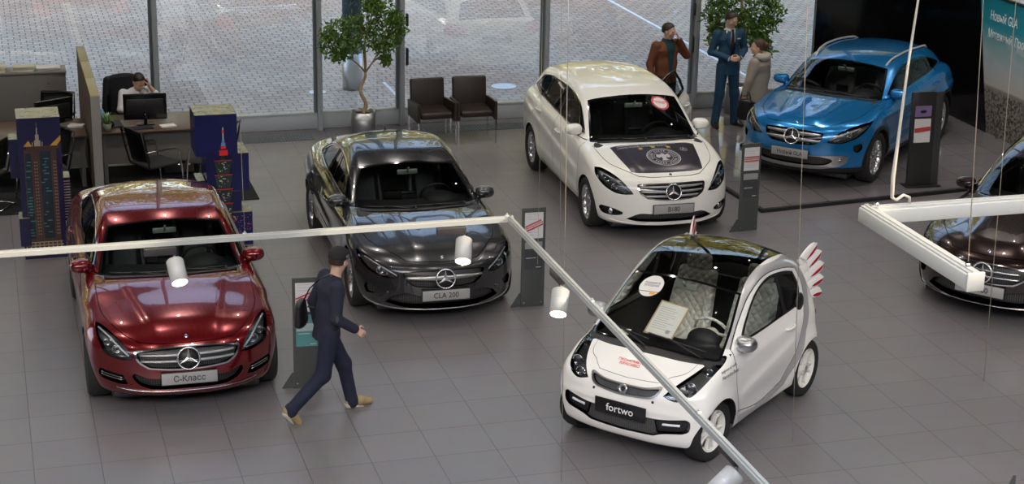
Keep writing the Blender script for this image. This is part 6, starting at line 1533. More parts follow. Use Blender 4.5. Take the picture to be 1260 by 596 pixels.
def phone(x, y, rz, label):
    r = empty('desk_phone', (x, y, .742), rz, label, 'desk phone'); b = MB(); b.loft([[(-.09,-.10,0),(.09,-.10,0),(.09,.10,0),(-.09,.10,0)],[(-.085,-.095,.025),(.085,-.095,.025),(.085,.095,.06),(-.085,.095,.06)]], smooth=False); b.build('phone_base', M_black, r)
    b = MB(); b.tube([(-.06,-.10,.05),(-.06,-.05,.075),(-.06,.05,.09),(-.06,.10,.085)], .022, 8, rs=[.028,.018,.018,.028]); b.build('receiver', M_gloss, r)
phone(-6.15, 10.33, .2, 'black desk phone beside the small potted plant')
for x, y, rz, lb in ((-5.46, 10.17, .2, 'small white paper pile in front of the right monitor'), (-6.66, 10.45, -.3, 'white paper pile on the left desk by the slatted screen')):
    b = MB()
    for k in range(4): b.box(-.10,-.07,k*.006,.10,.07,k*.006+.005, M=R(random.uniform(-.1,.1)))
    o = b.build('paper_pile', M_paper); o.location = (x, y, .742); o.rotation_euler.z = rz; tag(o, lb, 'papers')
pp = empty('small_potted_plant', (-6.27, 10.12, .742), 0, 'small spider plant in a pale pot on the right desk', 'plant')
b = MB(); b.lathe([(.001,0),(.045,0),(.062,.10),(.055,.10),(.052,.085)], 20); b.cyl(.05,.08,.086,20); b.build('pot', mat('pale green pot', (.40,.44,.33), .5), pp)
b = MB(); r_ = random.Random(3)
for k in range(46):
    a_ = r_.uniform(0, 2*PI); L_ = r_.uniform(.10,.19); h_ = r_.uniform(.06,.16); w_ = .008
    ring = []
    for j in range(6):
        q = j/5; rr = .02+L_*q*.8; z = .085+h_*math.sin(PI*min(q*1.0+.0,1)*.72); ww = w_*(1-q*.8); d_ = Vector((math.cos(a_), math.sin(a_), 0)); e_ = Vector((-d_.y, d_.x, 0)); ring.append([d_*rr+e_*ww+Vector((0,0,z)), d_*rr-e_*ww+Vector((0,0,z))])
    b.loft(ring, closed=False, cap=False)
b.build('leaves', mat('spider plant leaf', (.16,.30,.07), .5), pp)
b = MB(); b.lathe([(.001,0),(.035,0),(.038,.17),(.02,.20),(.018,.22),(.001,.225)], 16); o = b.build('water_bottle', mat('pale blue bottle', (.25,.5,.6), .2)); o.location = (-6.31, 10.45, .742); tag(o, 'pale blue bottle beside the small potted plant', 'bottle')
# visitor chairs
def visitor_chair():
    r = empty('visitor_chair')   # faces +x
    b = MB(); b.box(-.24,-.24,.43,.24,.24,.465,.012); b.build('seat', M_nylon, r)
    n = MB(); n.loft([[(-.24-.10*k/6+.02*math.cos(j*PI/4-PI/2)*1.0-.03*abs(j-4)/4*-1, -.23+.46*j/8, .50+.44*k/6) for j in range(9)] for k in range(7)], closed=False, cap=False); m_ = n.bm; bmesh.ops.solidify(m_, geom=m_.faces[:], thickness=.012); n.build('backrest', M_nylon, r)
    b = MB()
    b.tube([(-.235,-.235,.46),(-.30,-.24,.72),(-.345,-.235,.945),(-.35,0,.955),(-.345,.235,.945),(-.30,.24,.72),(-.235,.235,.46)], .012, 8); b.build('back_frame', M_black, r)
    for sg in (1,-1):
        b = MB(); y = sg*.27
        b.tube([(-.30,y,.02),(.22,y,.015),(.27,y,.05),(.24,y,.40),(.20,y,.64),(.16,y,.665),(-.20,y,.68),(-.29,sg*.25,.67)], .0115, 8); b.build('sled_leg', M_steel, r)
        b = MB(); b.tube([(.14,y,.675),(-.16,y,.69)], .018, 8, flat=.6); b.build('arm_pad', M_black, r)
        b = MB(); b.tube([(.235,y,.42),(.20,sg*.235,.44)], .01, 6); b.build('bracket', M_steel, r)
    b = MB(); b.tube([(-.29,-.27,.02),(-.30,.27,.02)], .0115, 8); b.build('cross_tube', M_steel, r)
    return r
vc = visitor_chair()
for i, (x, y, a_, lb) in enumerate(((-5.72, 9.42, 28, 'black mesh visitor chair with chrome legs in front of the right desk'), (-7.15, 9.36, 205, 'black mesh visitor chair between the left picture tower and the screen'), (-7.92, 9.30, 150, 'black visitor chair with chrome legs cut off at the left edge'), (-4.98, 9.42, 155, 'black visitor chair mostly hidden behind the right picture tower'), (-6.95, 11.35, 250, 'black mesh chair behind the turned monitor by the cabinet'))):
    o = vc if i == 0 else copy_tree(vc); o.location = (x, y, .012 if y < 10.8 else 0); o.rotation_euler.z = math.radians(a_); tag(o, lb, 'chair', 'mesh visitor chairs in the office area')
# office armchair of the man at the desk, jacket over it
oc = empty('desk_chair', (-5.84, 11.52, 0), math.radians(-75), 'black high-backed desk chair with a dark jacket hung over it', 'chair')
b = MB(); b.box(-.25,-.26,.42,.27,.26,.50,.04); b.build('seat', M_nylon, oc)
b = MB(); b.loft([[(-.25-.10*k/6-.05*(1-((j-4)/4)**2)*1.0+.03, -.25*(1-.15*(k/6)**3)+.5*(1-.15*(k/6)**3)*j/8, .52+.55*k/6) for j in range(9)] for k in range(7)], closed=False, cap=False); bmesh.ops.solidify(b.bm, geom=b.bm.faces[:], thickness=.05); b.build('backrest', M_nylon, oc)
b = MB(); b.cyl(.03,.08,.42,12)
for k in range(5): b.tube([(0,0,.09),(.27*math.cos(2*PI*k/5),.27*math.sin(2*PI*k/5),.07)], .02, 8)
b.build('base', M_black, oc)
for k in range(5): b = MB(); b.sphere(.03, (.27*math.cos(2*PI*k/5),.27*math.sin(2*PI*k/5),.03), 10); b.build('castor', M_black, oc)
jk = Blob(); jk.flat((-.36,0,1.07),(-.36,0,.75),.055,.06,4.2,(0,1,0)); jk.cap((-.34,-.22,1.05),(-.32,-.27,.62),.05,.05); jk.cap((-.34,.22,1.05),(-.32,.27,.62),.05,.05)
o = jk.mesh('jacket', .014, mat('black jacket cloth', (.010,.011,.015), .85), oc); o.parent = None; o.matrix_world = Matrix.Translation(oc.location) @ R(math.radians(-75)); tag(o, 'black jacket draped over the back of the desk chair', 'jacket')
# picture towers: stacked cubes printed with lit high-rise buildings at night
M_navy = noise_mat('printed night sky', (.006,.006,.035), (.012,.012,.07), 1.5, .25); M_navy2 = noise_mat('printed blue night sky', (.006,.008,.06), (.012,.016,.12), 1.5, .25)
M_toprefl = noise_mat('green gold reflection top', (.02,.03,.02), (.30,.25,.10), 9, .3, detail=6); M_toprefl.node_tree.nodes['Principled BSDF'].inputs['Roughness'].default_value = .25  # tree reflections on the glossy cube tops, put into the colour as green gold mottling
def tower_a():
    r = empty('picture_tower', (-7.22, 7.35, 0), 0, 'stack of printed cubes showing a lit stepped tower with a spire, left one', 'display')
    for i, (x0, x1, z0, z1, y0) in enumerate(((-.26,.23,0,.58,-.25),(-.26,.23,.58,1.15,-.25),(-.26,.23,1.15,1.72,-.25))):
        b = MB(); b.box(x0, y0, z0, x1, y0+.5, z1-.003); q = b.build('cube', M_navy, r)
        if i == 2: b = MB(); b.box(x0, y0, z1-.003, x1, y0+.5, z1); b.build('cube_top', M_toprefl, q)
    for (x0, x1, z0, z1, y0) in ((-.36,-.24,.95,1.42,-.05),(.20,.31,.42,.95,-.15),(-.30,-.18,.18,.52,-.30)):
        b = MB(); b.box(x0, y0, z0, x1, y0+.28, z1); q = b.build('side_cube', M_navy, r); b = MB(); b.box(x0, y0, z1, x1, y0+.28, z1+.003); b.build('cube_top', M_toprefl, q)
    yf = -.2525
    pic = mat('printed tower facade', (.055,.030,.022), .3); dk = mat('printed dark glass', (.010,.022,.032), .25); cy = mat('printed cyan windows', (.05,.24,.26), .3); gold = mat('printed gold light', (.55,.30,.05), .3); pale = mat('printed pale stone', (.38,.30,.22), .35)
    def flat(nm, rects, m, dy=0):
        b = MB()
        for (x0, z0, x1, z1) in rects: b.box(x0, yf-.0012-dy, z0, x1, yf-dy, z1)
        return b.build(nm, m, r)
    flat('printed_building', [(-.20,.10,.17,1.34),(-.17,1.34,.20,1.38)], pic); flat('printed_building', [(-.19,.25,-.12,1.30),(-.02,.25,.10,1.32)], dk, .0012)
    rr = random.Random(5); flat('printed_windows', [(x, z, x+rr.uniform(.02,.07), z+.010) for z in np.arange(.25, 1.28, .036) for x in (-.19+rr.uniform(0,.02), -.02+rr.uniform(0,.05)) if rr.random() < .65], cy, .0024)
    flat('printed_windows', [(x, z, x+.012, z+.012) for z in np.arange(.3, 1.2, .04) for x in (-.09, -.065, .125, .145)], pale, .0024)
    flat('printed_spire', [(-.075,1.38,-.005,1.45),(-.06,1.45,-.02,1.52),(-.047,1.52,-.033,1.60),(-.042,1.60,-.038,1.66),(-.10,1.38,-.09,1.43),(.01,1.38,.02,1.43)], pale)
    b = MB(); b.poly([(-.20,1.38),(-.14,1.45),(-.10,1.38)], Matrix(((1,0,0,0),(0,0,-1,yf),(0,1,0,0),(0,0,0,1))), .0012); b.build('printed_light', gold, r); b = MB(); b.poly([(.10,1.38),(.225,1.50),(.225,1.44),(.18,1.38)], Matrix(((1,0,0,0),(0,0,-1,yf),(0,1,0,0),(0,0,0,1))), .0012); b.build('printed_light', gold, r)
    flat('printed_podium', [(-.255,.04,.225,.09),(-.24,.12,.20,.135),(-.23,.16,.19,.175),(-.21,.20,.18,.212)]+[(x,.09,x+.012,.20) for x in np.arange(-.24,.2,.05)], pale, .0036)
    b = MB()
    for z in np.arange(.46, .93, .034): b.box(.30, -.14, z, .3112, .12, z+.012); b.box(.21, -.1512, z, .305, -.15, z+.012)
    b.build('printed_windows', pale, r)
    return r
def tower_b():
    r = empty('picture_tower', (-5.14, 7.38, 0), 0, 'stack of printed cubes with a red lit mast tower, behind the red car', 'display')
    for (x0, x1, z0, z1, y0, d_) in ((-.30,.20,1.15,1.66,-.32,.5),(-.17,.34,.68,1.15,-.25,.5),(-.17,.24,.20,.68,-.25,.5),(-.17,.24,0,.20,-.25,.5),(.12,.36,.0,.42,-.30,.28)):
        b = MB(); b.box(x0, y0, z0, x1, y0+d_, z1-.003); q = b.build('cube', M_navy2, r); b = MB(); b.box(x0, y0, z1-.003, x1, y0+d_, z1); b.build('cube_top', M_toprefl, q)
    b = MB(); b.box(-.28,-.15,.55,-.18,.2,.80); q = b.build('side_cube', M_navy2, r); b = MB(); b.box(-.28,-.15,.80,-.18,.2,.803); b.build('cube_top', M_toprefl, q)
    gr = mat('printed green glass tier', (.025,.045,.035), .3); rd = mat('printed red light', (.75,.03,.03), .3); wh = mat('printed lamp white', (.75,.72,.62), .4); bl_ = mat('printed lit blue', (.10,.30,.55), .4)
    yy = -.256; M = Matrix(((1,0,0,.03),(0,0,-1,yy),(0,1,0,0),(0,0,0,1))); rr = random.Random(4)
    bt = MB(); br_ = MB(); bw = MB()
    for k in range(6):
        z = .0+k*.18; 
        if z < -.1: continue
        w0, w1 = .075, .105
        bt.poly([(-w0, z), (w0, z), (w1, z+.165), (-w1, z+.165)], M, .002); br_.box(-w1-.002+.03, yy-.004, z+.165, w1+.002+.03, yy, z+.174)
        for q in range(14): x_ = rr.uniform(-.06,.06)+.03; zq = z+rr.uniform(.02,.15); bw.box(x_, yy-.0035, zq, x_+rr.choice((.006,.02)), yy-.002, zq+.008)
    bt.poly([(-.03,1.08),(.03,1.08),(.022,1.15),(-.022,1.15)], M, .002); bt.build('printed_tiers', gr, r); br_.build('printed_red_edges', rd, r); bw.build('printed_windows', wh, r)
    y2 = -.322
    b = MB(); b.box(-.02,y2-.002,1.15,.08,y2,1.22); b.box(.0,y2-.002,1.235,.06,y2,1.27); b.build('printed_crown', rd, r); b = MB(); b.box(.005,y2-.0025,1.27,.055,y2,1.31); b.box(.015,y2-.0025,1.31,.045,y2,1.345); b.build('printed_crown_light', bl_, r); b = MB(); b.box(.024,y2-.003,1.345,.036,y2,1.50); b.build('printed_mast', wh, r); b = MB(); b.box(.018,y2-.0035,1.43,.042,y2-.001,1.47); b.build('printed_beacon', rd, r)
    b = MB()
    for q in range(60): x_ = rr.uniform(.13,.34); z_ = rr.uniform(.03,.38); b.box(x_, -.303, z_, x_+.012, -.30, z_+.006)
    b.build('printed_street_lights', mat('printed violet light', (.45,.10,.30), .4), r)
    return r
tower_a(); tower_b()
# info stands
M_slate = mat('grey green stand metal', (.075,.085,.082), .3, .2); M_doc = mat('document white', (.66,.66,.67), .6); M_redb = mat('red stamp band', (.50,.05,.06), .5); M_teal = mat('brochure teal', (.10,.30,.30), .4); M_dkphoto = mat('brochure dark', (.05,.055,.06), .3)
def info_stand(x, y, rz, label, pic, foot=-1, w=.27, h=1.15):
    r = empty('info_stand', (x, y, 0), rz, label, 'info stand')
    b = MB(); b.box(-w/2, -.012, .0, w/2, .012, h, .004); b.build('panel', M_slate, r)
    b = MB(); b.poly([(0,0),(.22,0),(.05,.16),(0,.16)], Matrix(((foot*.6,0,0,foot*w/2*.9),(-.35*0-.0,0,1,0),(0,1,0,0),(0,0,0,1))), .006); b.box(-w/2, -.01, 0, w/2, .20, .008); b.build('foot', M_slate, r)
    b = MB(); b.box(-.105, -.016, h-.35, .105, -.0125, h-.05); dc = b.build('document', M_doc, r)
    b = MB(); M = T(0,-.0175,h-.20) @ R(math.radians(-22 if pic != 'flat' else 0), 'Y'); b.box(-.10,-.001,.018,.10,.001,.034, M=M); b.box(-.10,-.001,-.034,.10,.001,-.018, M=M); b.build('red_band', M_redb, dc)
    me = text_mesh('СПЕЦПРЕДЛОЖЕНИЕ', .020, .0005, bold=.001); me.transform(M @ R(PI/2, 'X') @ T(0,0,.001)); me.materials.clear(); link_mesh('band_lettering', me, M_redb, dc)
    b = MB(); rr = random.Random(int(abs(x)*100))
    for k in range(9):
        z = h-.07-k*.03
        if abs(z-(h-.20)) > .045: b.box(-.085,-.0172,z,-.085+rr.uniform(.06,.17),-.016,z+.0035)
    b.build('print_lines', MATS['print grey'], dc)
    b = MB(); b.box(-.105,-.016,h-.71,.105,-.0125,h-.38); pc = b.build('brochure', M_dkphoto if pic != 'teal' else M_teal, r)
    b = MB(); 
    if pic == 'teal': b.box(-.10,-.0175,h-.55,.10,-.016,h-.47); b.build('brochure_cloud', mat('brochure cloud', (.45,.55,.55), .5), pc)
    else: b.box(-.10,-.0175,h-.47,.10,-.016,h-.39); b.build('brochure_sky', mat('brochure haze', (.30,.31,.30), .5), pc)
    for q_ in ((-.085,h-.58,.03),(.03,h-.69,.09)): b = MB(); b.box(q_[0],-.018,q_[1],q_[2],-.016,q_[1]+.006); b.build('brochure_line', M_doc, pc)
    b = MB()
    for sg in (-1,1): b.cyl(.008, 0, .006, 10, T(sg*.10,-.012,.05) @ R(PI/2, 'X'))
    b.build('screws', M_steel, r)
    return r
info_stand(-2.09, 4.18, math.radians(-1), 'slim grey info stand with red-banded sheet beside the grey coupe', 'dark')
info_stand(-4.93, 2.46, math.radians(-5), 'slim grey info stand right behind the walking man', 'teal')
info_stand(1.39, 6.22, math.radians(4), 'slim grey info stand between the family hatchback and the platform', 'flat')
st = empty('platform_stand', (4.50, 7.42, .051), math.radians(-3), 'broad black info slab with violet picture standing on the platform', 'info stand')
b = MB(); b.box(-.22,-.02,0,.13,.03,1.32,.004,T(0,0,0) @ R(-.04,'X')); b.build('slab', mat('dark slab', (.028,.028,.028), .35), st); b = MB(); b.box(.13,-.012,.01,.24,.022,1.31,.002, R(-.04,'X')); b.build('glass_edge', mat('smoked glass', (.05,.05,.055), .08), st)
b = MB(); b.box(-.25,-.10,0,.25,.12,.02,.004); b.build('base', M_black, st); b = MB(); b.box(-.17,-.026,.98,.07,-.021,1.13,M=R(-.04,'X')); pq = b.build('violet_picture', mat('violet picture', (.22,.16,.32), .4), st)
b = MB(); b.sphere(.05, (-.05,-.026,1.05), 12, (1,.05,.45), R(-.04,'X')); b.build('car_silhouette', M_black, pq)
b = MB(); b.box(-.17,-.026,.62,.07,-.021,.95,M=R(-.04,'X')); dc = b.build('document', M_doc, st); b = MB(); M = R(-.04,'X') @ T(-.05,-.028,.80) @ R(math.radians(-6),'Y'); b.box(-.115,-.001,-.03,.115,.001,.03,M=M); b.build('red_band', M_redb, dc)
# stand top and white board just peeping in at the lower right corner
b = MB(); b.box(-.20,-.012,0,.20,.012,1.02,.003); o = b.build('dark_display_slab', M_slate); o.location = (-.53,-3.10,0); o.rotation_euler.z = math.radians(48); tag(o, 'grey panel corner poking in at the lower right of the floor', 'info stand')
# ------------------------------------------------------------------ hanging track lights
M_trk = mat('pale track aluminium', (.42,.42,.38), .4, .2); M_trkw = mat('warm white housing', (.50,.48,.41), .45); M_head = mat('lamp head grey white', (.40,.39,.35), .45)
tr_ = empty('light_track', (-4.78, -3.98, 3.7), 0, 'pale aluminium light track hanging across the red car and down past the microcar', 'light track')
def trackbar(p, q, nm='track_rail'):
    b = MB(); b.bar(p, q, .034, .026); b.bar((p[0],p[1],p[2]+.018), (q[0],q[1],q[2]+.018), .016, .010); return b.build(nm, M_trk, tr_)
trackbar((-8,0,0), (.02,0,0)); trackbar((0,.02,0), (0,-9,0))
for (x, y) in ((-1.6,0),(-.02,-.0),(0,-1.55),(0,-3.05),(-4.9,0)):
    b = MB(); b.box(x-.012,y-.012,.012,x+.012,y+.012,.030,.004); b.cyl(.005,.03,.04,8,T(x,y,0)); b.build('hanger', M_trk, tr_)
def spot(name, x, y, tilt_dir, tilt, label, power=45):
    r = empty(name, (x, y, 3.7), 0, label, 'spotlight')
    al = abs(y+3.98) < .2; b = MB()
    b.box(*((-.17,-.018,-.062,.01,.018,-.016) if al else (-.018,-.02,-.062,.018,.16,-.016)), .004); b.build('track_adapter', mat('dark adapter', (.035,.03,.028), .4), r)
    b = MB(); b.box(-.006,-.016,-.115,.006,.016,-.05,.002); b.build('yoke', M_steel, r)
    M = T(0,0,-.10) @ R(tilt_dir) @ R(tilt, 'Y'); b = MB(); b.lathe([(.001,0),(.045,0),(.050,-.006),(.050,-.150),(.046,-.150),(.044,-.146)], 28, M); h_ = b.build('lamp_head', M_head, r)
    b = MB(); b.lathe([(.050,-.068),(.0506,-.070),(.050,-.072)], 28, M); b.build('joint_line', M_silver, h_)
    b = MB(); b.cyl(.044, -.149, -.145, 24, M); b.build('lit_lens', mat('lit lamp lens', (1,.9,.75), .3, emit=(1,.80,.55), estr=12), h_)
    l = bpy.data.lights.new('lamp_light', 'SPOT'); l.energy = power; l.spot_size = math.radians(46); l.spot_blend = .5; l.color = (1,.82,.6); l.shadow_soft_size = .04; o = bpy.data.objects.new('lamp_light', l); C.objects.link(o); o.parent = r; o.matrix_local = M @ T(0,0,-.16)
spot('track_spotlight', -6.79, -4.0, math.radians(98), .82, 'lit white spotlight hanging in front of the red saloon windscreen')
spot('track_spotlight', -5.07, -4.0, math.radians(72), .80, 'lit white spotlight hanging over the grey coupe bonnet')
spot('track_spotlight', -4.78, -5.00, math.radians(66), .80, 'lit white spotlight hanging beside the slim stand, left of the microcar')
spot('track_spotlight', -4.76, -7.42, math.radians(15), 1.0, 'lit white spotlight at the bottom edge under the microcar wheel')
# second frame, upper right
fr = empty('lamp_frame', (-3.39, -5.87, 4.2), 0, 'thick cream lamp frame hanging at the right in front of the brown car', 'lamp frame')
def fbar(p, q):
    b = MB(); p, q = Vector(p), Vector(q); d_ = (q-p).normalized(); s_ = Vector((-d_.y, d_.x, 0)); b.bar(p, q, .085, .075, bev=.004); b.bar(p+Vector((0,0,.041)), q+Vector((0,0,.041)), .060, .012); b.bar(p+Vector((0,0,.048)), q+Vector((0,0,.048)), .022, .010); return b.build('frame_bar', M_trkw, fr)
fbar((-.0,0,0), (3.2,0,0)); fbar((.0,.04,0), (.0,-1.07,0))
b = MB(); b.box(-.046,-1.085,-.043,.046,-1.069,.050,.004); b.build('end_cap', M_trkw, fr)
b = MB(); b.tube([(.23,.0,.045),(.225,.0,.085),(.19,0,.10),(.15,0,.075),(.125,0,.09),(.12,0,.20),(.13,-.0,.38),(.15,0,.8),(.18,0,1.2),(.24,0,4.2)], .012, 8, rs=[.009,.009,.009,.009,.010,.012,.009,.007,.006,.006]); b.build('supply_tube', mat('cream cable sleeve', (.48,.44,.35), .5), fr)
for x_, y_ in ((.04,0),(0,-1.0)): b = MB(); b.cyl(.013,.045,.072,10,T(x_,y_,0)); b.build('hanger', M_steel, fr)
M_cab2 = mat('suspension cable', (.55,.47,.33), .4, .4)
def cable(p, q, label, r_=.0022):
    b = MB(); b.tube([p, q], r_, 6); o = b.build('hanging_cable', M_cab2); tag(o, label, 'cable', 'thin suspension cables hanging from the ceiling')
cable((-4.52,-4.06,8.3), (-4.43,-4.06,1.95), 'thin cable crossing in front of the slim stand beside the grey coupe')
cable((-4.26,-3.0,8.3), (-4.13,-3.0,3.05), 'very thin cable crossing the rear door of the white family hatchback', .0014)
cable((-4.31,-3.0,8.3), (-4.29,-3.0,3.05), 'very thin cable just left of the white family hatchback', .0011)
cable((-3.05,-4,8.3), (-2.81,-4,2.03), 'thin cable crossing the blue crossover grille')
cable((-1.56,-4,8.3), (-1.42,-4,2.32), 'thin cable crossing the banner and the brown car, the right one')
cable((-3.58,-6.87,8.3), (-3.39,-6.87,4.28), 'thin cable holding the near end of the thick lamp frame')
cable((-6.44,-3.98,8.3), (-6.38,-3.98,3.72), 'very thin cable holding the light track above the red saloon', .0012)
# ------------------------------------------------------------------ the people
def J_stand(**k):
    J = dict(pelvis=(0,0,.95), chest=(.0,0,1.36), neck=(.0,0,1.49), shL=(-.01,.19,1.43), shR=(-.01,-.19,1.43), elL=(-.02,.25,1.14), elR=(-.02,-.25,1.14), wrL=(.02,.25,.90), wrR=(.02,-.25,.90),
      hipL=(0,.09,.92), hipR=(0,-.09,.92), knL=(.01,.11,.50), knR=(.01,-.11,.50), anL=(-.02,.13,.09), anR=(-.02,-.13,.09), toeL=(.13,.16,.035), toeR=(.13,-.16,.035))
    J.update(k); return J
def coat(J, m, root, hem, name='jacket', tor=.115, arm=.060, fore=.050, k=1.5, h=.012, open_=None, collar=True, sleeves=True, hemw=1., cuff=.0):
    B = Blob(); g = lambda q: V3(J[q]); sd = nrm(g('shL')-g('shR')); hsd = nrm(g('hipL')-g('hipR')); ch, pel = g('chest'), g('pelvis')
    B.flat(ch, pel*.55+ch*.45, tor, tor*.92, k, sd, .05); hemp = pel+(V3(0,0,hem)-V3(0,0,pel[2])); hemp[0] = pel[0]+ (pel[0]-ch[0])*.2; hemp[1] = pel[1]
    B.flat(pel*.55+ch*.45, hemp, tor*.92, tor*1.0*hemw, k, hsd, .05); B.flat(ch, ch*.35+g('neck')*.65, tor*.95, .062, 1.75, sd, .05)
    if sleeves:
        for q in 'LR':
            d_ = nrm(g('wr'+q)-g('el'+q)); B.cap(g('sh'+q)-V3(0,0,.01), g('el'+q), arm+.008, arm*.88, .035); B.cap(g('el'+q), g('wr'+q)-d_*(.015+cuff), arm*.88, fore*.92, .02)
    z0 = hem; B.cut(lambda X, Y, Z: z0-Z)
    nk = g('neck'); B.cut(lambda X, Y, Z: -(np.sqrt((X-nk[0]-.02)**2+(Y-nk[1])**2+(Z-nk[2]-.055)**2*.6)-.062))
    if open_:
        y0, y1, zt, zb = open_          # narrow V opening at the front
        B.cut(lambda X, Y, Z: -np.maximum(np.maximum(np.abs(Y-y0)-np.clip((Z-zb)/(zt-zb), 0, 1)*y1, ch[0]+.035-X), np.maximum(zb-Z, Z-zt-.2)))
    return B.mesh(name, h, m, root)
M_navy_c = noise_mat('navy wool', (.012,.014,.030), (.018,.020,.042), 60, .85); M_denim = mat('dark indigo trousers', (.010,.013,.034), .85)
M_suit = noise_mat('blue suit cloth', (.008,.050,.105), (.012,.062,.125), 60, .7); M_shirt = mat('white shirt', (.68,.68,.70), .7); M_tie = mat('dark tie', (.012,.013,.02), .5)
M_brownj = noise_mat('brown suede', (.17,.055,.020), (.125,.038,.014), 14, .7); M_tealt = mat('dark teal shirt', (.012,.045,.060), .85); M_jeans = mat('dark jeans', (.012,.016,.028), .85)
M_beige = noise_mat('beige quilted nylon', (.33,.29,.23), (.27,.235,.185), 12, .55, bump=.3); M_fur = noise_mat('pale hood lining', (.50,.46,.38), (.35,.31,.25), 60, .9)
M_blacks = mat('black shoe leather', (.012,.011,.011), .3); M_snk = noise_mat('beige sneaker', (.36,.27,.13), (.27,.20,.10), 20, .7); M_sole = mat('pale rubber sole', (.50,.46,.36), .7)
# walking man
r = empty('person', (-4.86, 1.74, 0), math.radians(8), 'person in navy coat and black cap walking right with a black shoulder bag', 'person')
J = dict(pelvis=(0,0,.88), chest=(.05,0,1.27), neck=(.085,0,1.40), shL=(.05,.185,1.35), shR=(.045,-.185,1.35), elR=(.01,-.25,1.06), wrR=(.20,-.24,.93), elL=(-.05,.25,1.08), wrL=(.0,.28,.84),
  hipL=(0,.09,.86), hipR=(0,-.09,.86), knL=(.19,.09,.47), knR=(-.08,-.10,.46), anL=(.27,.09,.09), anR=(-.40,-.10,.17), toeL=(.44,.11,.035), toeR=(-.33,-.10,.035), heelR=(-.44,-.10,.13))
hd = dict(c=(.125,0,1.545), f=(.80,.58,-.12), u=(.12,0,1.))
person_body(J, SK, r, hd, hands={'R': ((.75,.05,-.6), (0,.8,-.3), 1, .55), 'L': ((.2,0,-1), (0,-1,0), -1, .5)})
trousers(J, M_denim, r); coat(J, M_navy_c, r, .80, 'coat', hemw=1.08); shoes(J, M_snk, r, M_sole); hair(hd, M_hairb, r, 1.03)
face_marks(hd, r)
hc = V3(hd['c']); f_ = nrm(hd['f']); u_ = nrm(V3(hd['u'])-np.dot(hd['u'], f_)*f_); s_2 = np.cross(u_, f_); frm = np.array([f_, s_2, u_]).T
cp = Blob(); cp.ell(hc-f_*.012+u_*.045, (.112,.092,.092), frm); zc = hc+u_*.030; cp.cut(lambda X, Y, Z: -((X-zc[0])*u_[0]+(Y-zc[1])*u_[1]+(Z-zc[2])*u_[2])); cap_ = cp.mesh('cap', .008, mat('black cap cloth', (.012,.012,.013), .85), r)
bb = MB(); bb.loft([[tuple(hc+f_*(.085+.075*j/4)+s_2*(.082*math.cos(math.asin(min(.98, j/4*.85)))*(2*k/8-1))+u_*(.040-.014*((2*k/8-1)**2)*1.0-.012*j/4)) for k in range(9)] for j in range(5)], closed=False, cap=False); bmesh.ops.solidify(bb.bm, geom=bb.bm.faces[:], thickness=.005); bb.build('cap_brim', MATS['black cap cloth'], cap_)
bb = MB(); bb.box(-.022,-.014,0,.022,.014,.002, M=Matrix(((f_[0],u_[0],-s_2[0],(hc-s_2*.0915+u_*.06)[0]),(f_[1],u_[1],-s_2[1],(hc-s_2*.0915+u_*.06)[1]),(f_[2],u_[2],-s_2[2],(hc-s_2*.0915+u_*.06)[2]),(0,0,0,1)))); bb.build('cap_patch', mat('grey cap patch', (.20,.20,.20), .8), cap_)
b = MB(); b.sphere(.034, (0,0,0), 12, (.45,.35,1), T(.0,-.302,1.075)); b.build('elbow_patch', mat('grey elbow patch', (.07,.068,.065), .8), r)
bg = Blob(); bg.flat((-.20,.16,.93),(-.20,.16,1.10),.060,.045,2.6,(.5,.85,0)); o = bg.mesh('shoulder_bag', .012, mat('black bag leather', (.008,.008,.009), .35), None)
b = MB(); b.tube([(-.19,.12,1.13),(-.15,.05,1.28),(-.075,-.02,1.385),(.02,-.06,1.435),(.12,-.055,1.38),(.175,.02,1.25),(.16,.13,1.1),(.0,.22,1.0),(-.12,.20,1.05)], .012, 6, flat=.4); sq = b.build('strap', MATS['black bag leather'], o)
o.location = r.location; o.rotation_euler = r.rotation_euler; tag(o, 'black leather bag hanging on the back of the walking man', 'bag')
# man in the blue suit
r = empty('person', (3.12, 11.12, .051), math.radians(-84), 'person in a blue suit and dark tie standing with hands clasped', 'person')
J = J_stand(pelvis=(0,0,.97), chest=(0,0,1.38), neck=(.005,0,1.52), shL=(-.01,.20,1.46), shR=(-.01,-.20,1.46), elL=(-.03,.29,1.17), elR=(-.03,-.29,1.17), wrL=(.20,.085,1.10), wrR=(.20,-.085,1.10), hipL=(0,.09,.94), hipR=(0,-.09,.94), knL=(.015,.13,.51), knR=(.015,-.13,.51), anL=(-.01,.17,.09), anR=(-.01,-.17,.09), toeL=(.14,.21,.035), toeR=(.14,-.21,.035))
hd = dict(c=(.035,0,1.665), f=(.86,.38,-.32), u=(.28,.12,.95))
person_body(J, SK, r, hd, hands={'L': ((.25,-.95,-.1), (-.9,-.2,-.1), -1, .55), 'R': ((.35,.93,-.05), (-.85,.3,-.3), 1, .6)})
trousers(J, M_suit, r, flare=.004); jk = coat(J, M_suit, r, .82, open_=(0,.085,1.48,1.14), cuff=.01); shoes(J, M_blacks, r); hair(hd, M_hairb, r, 1.07); face_marks(hd, r)
sh_ = Blob(); sh_.flat((0,0,1.40),(0,0,1.1),.104,.10,1.4,(0,1,0)); sh_.flat((0,0,1.40),(.0,0,1.50),.095,.060,1.6,(0,1,0)); sh_.cap((.0,0,1.49),(.008,0,1.525),.061,.056); sh_.cut(lambda X,Y,Z: Z-1.535); o_ = sh_.mesh('shirt', .012, M_shirt, r)
for sg in (1, -1): b = MB(); b.tube([(.205-.01, sg*.088, 1.10), (.185, sg*.105, 1.103)], .043, 12); b.build('shirt_cuff', M_shirt, o_)
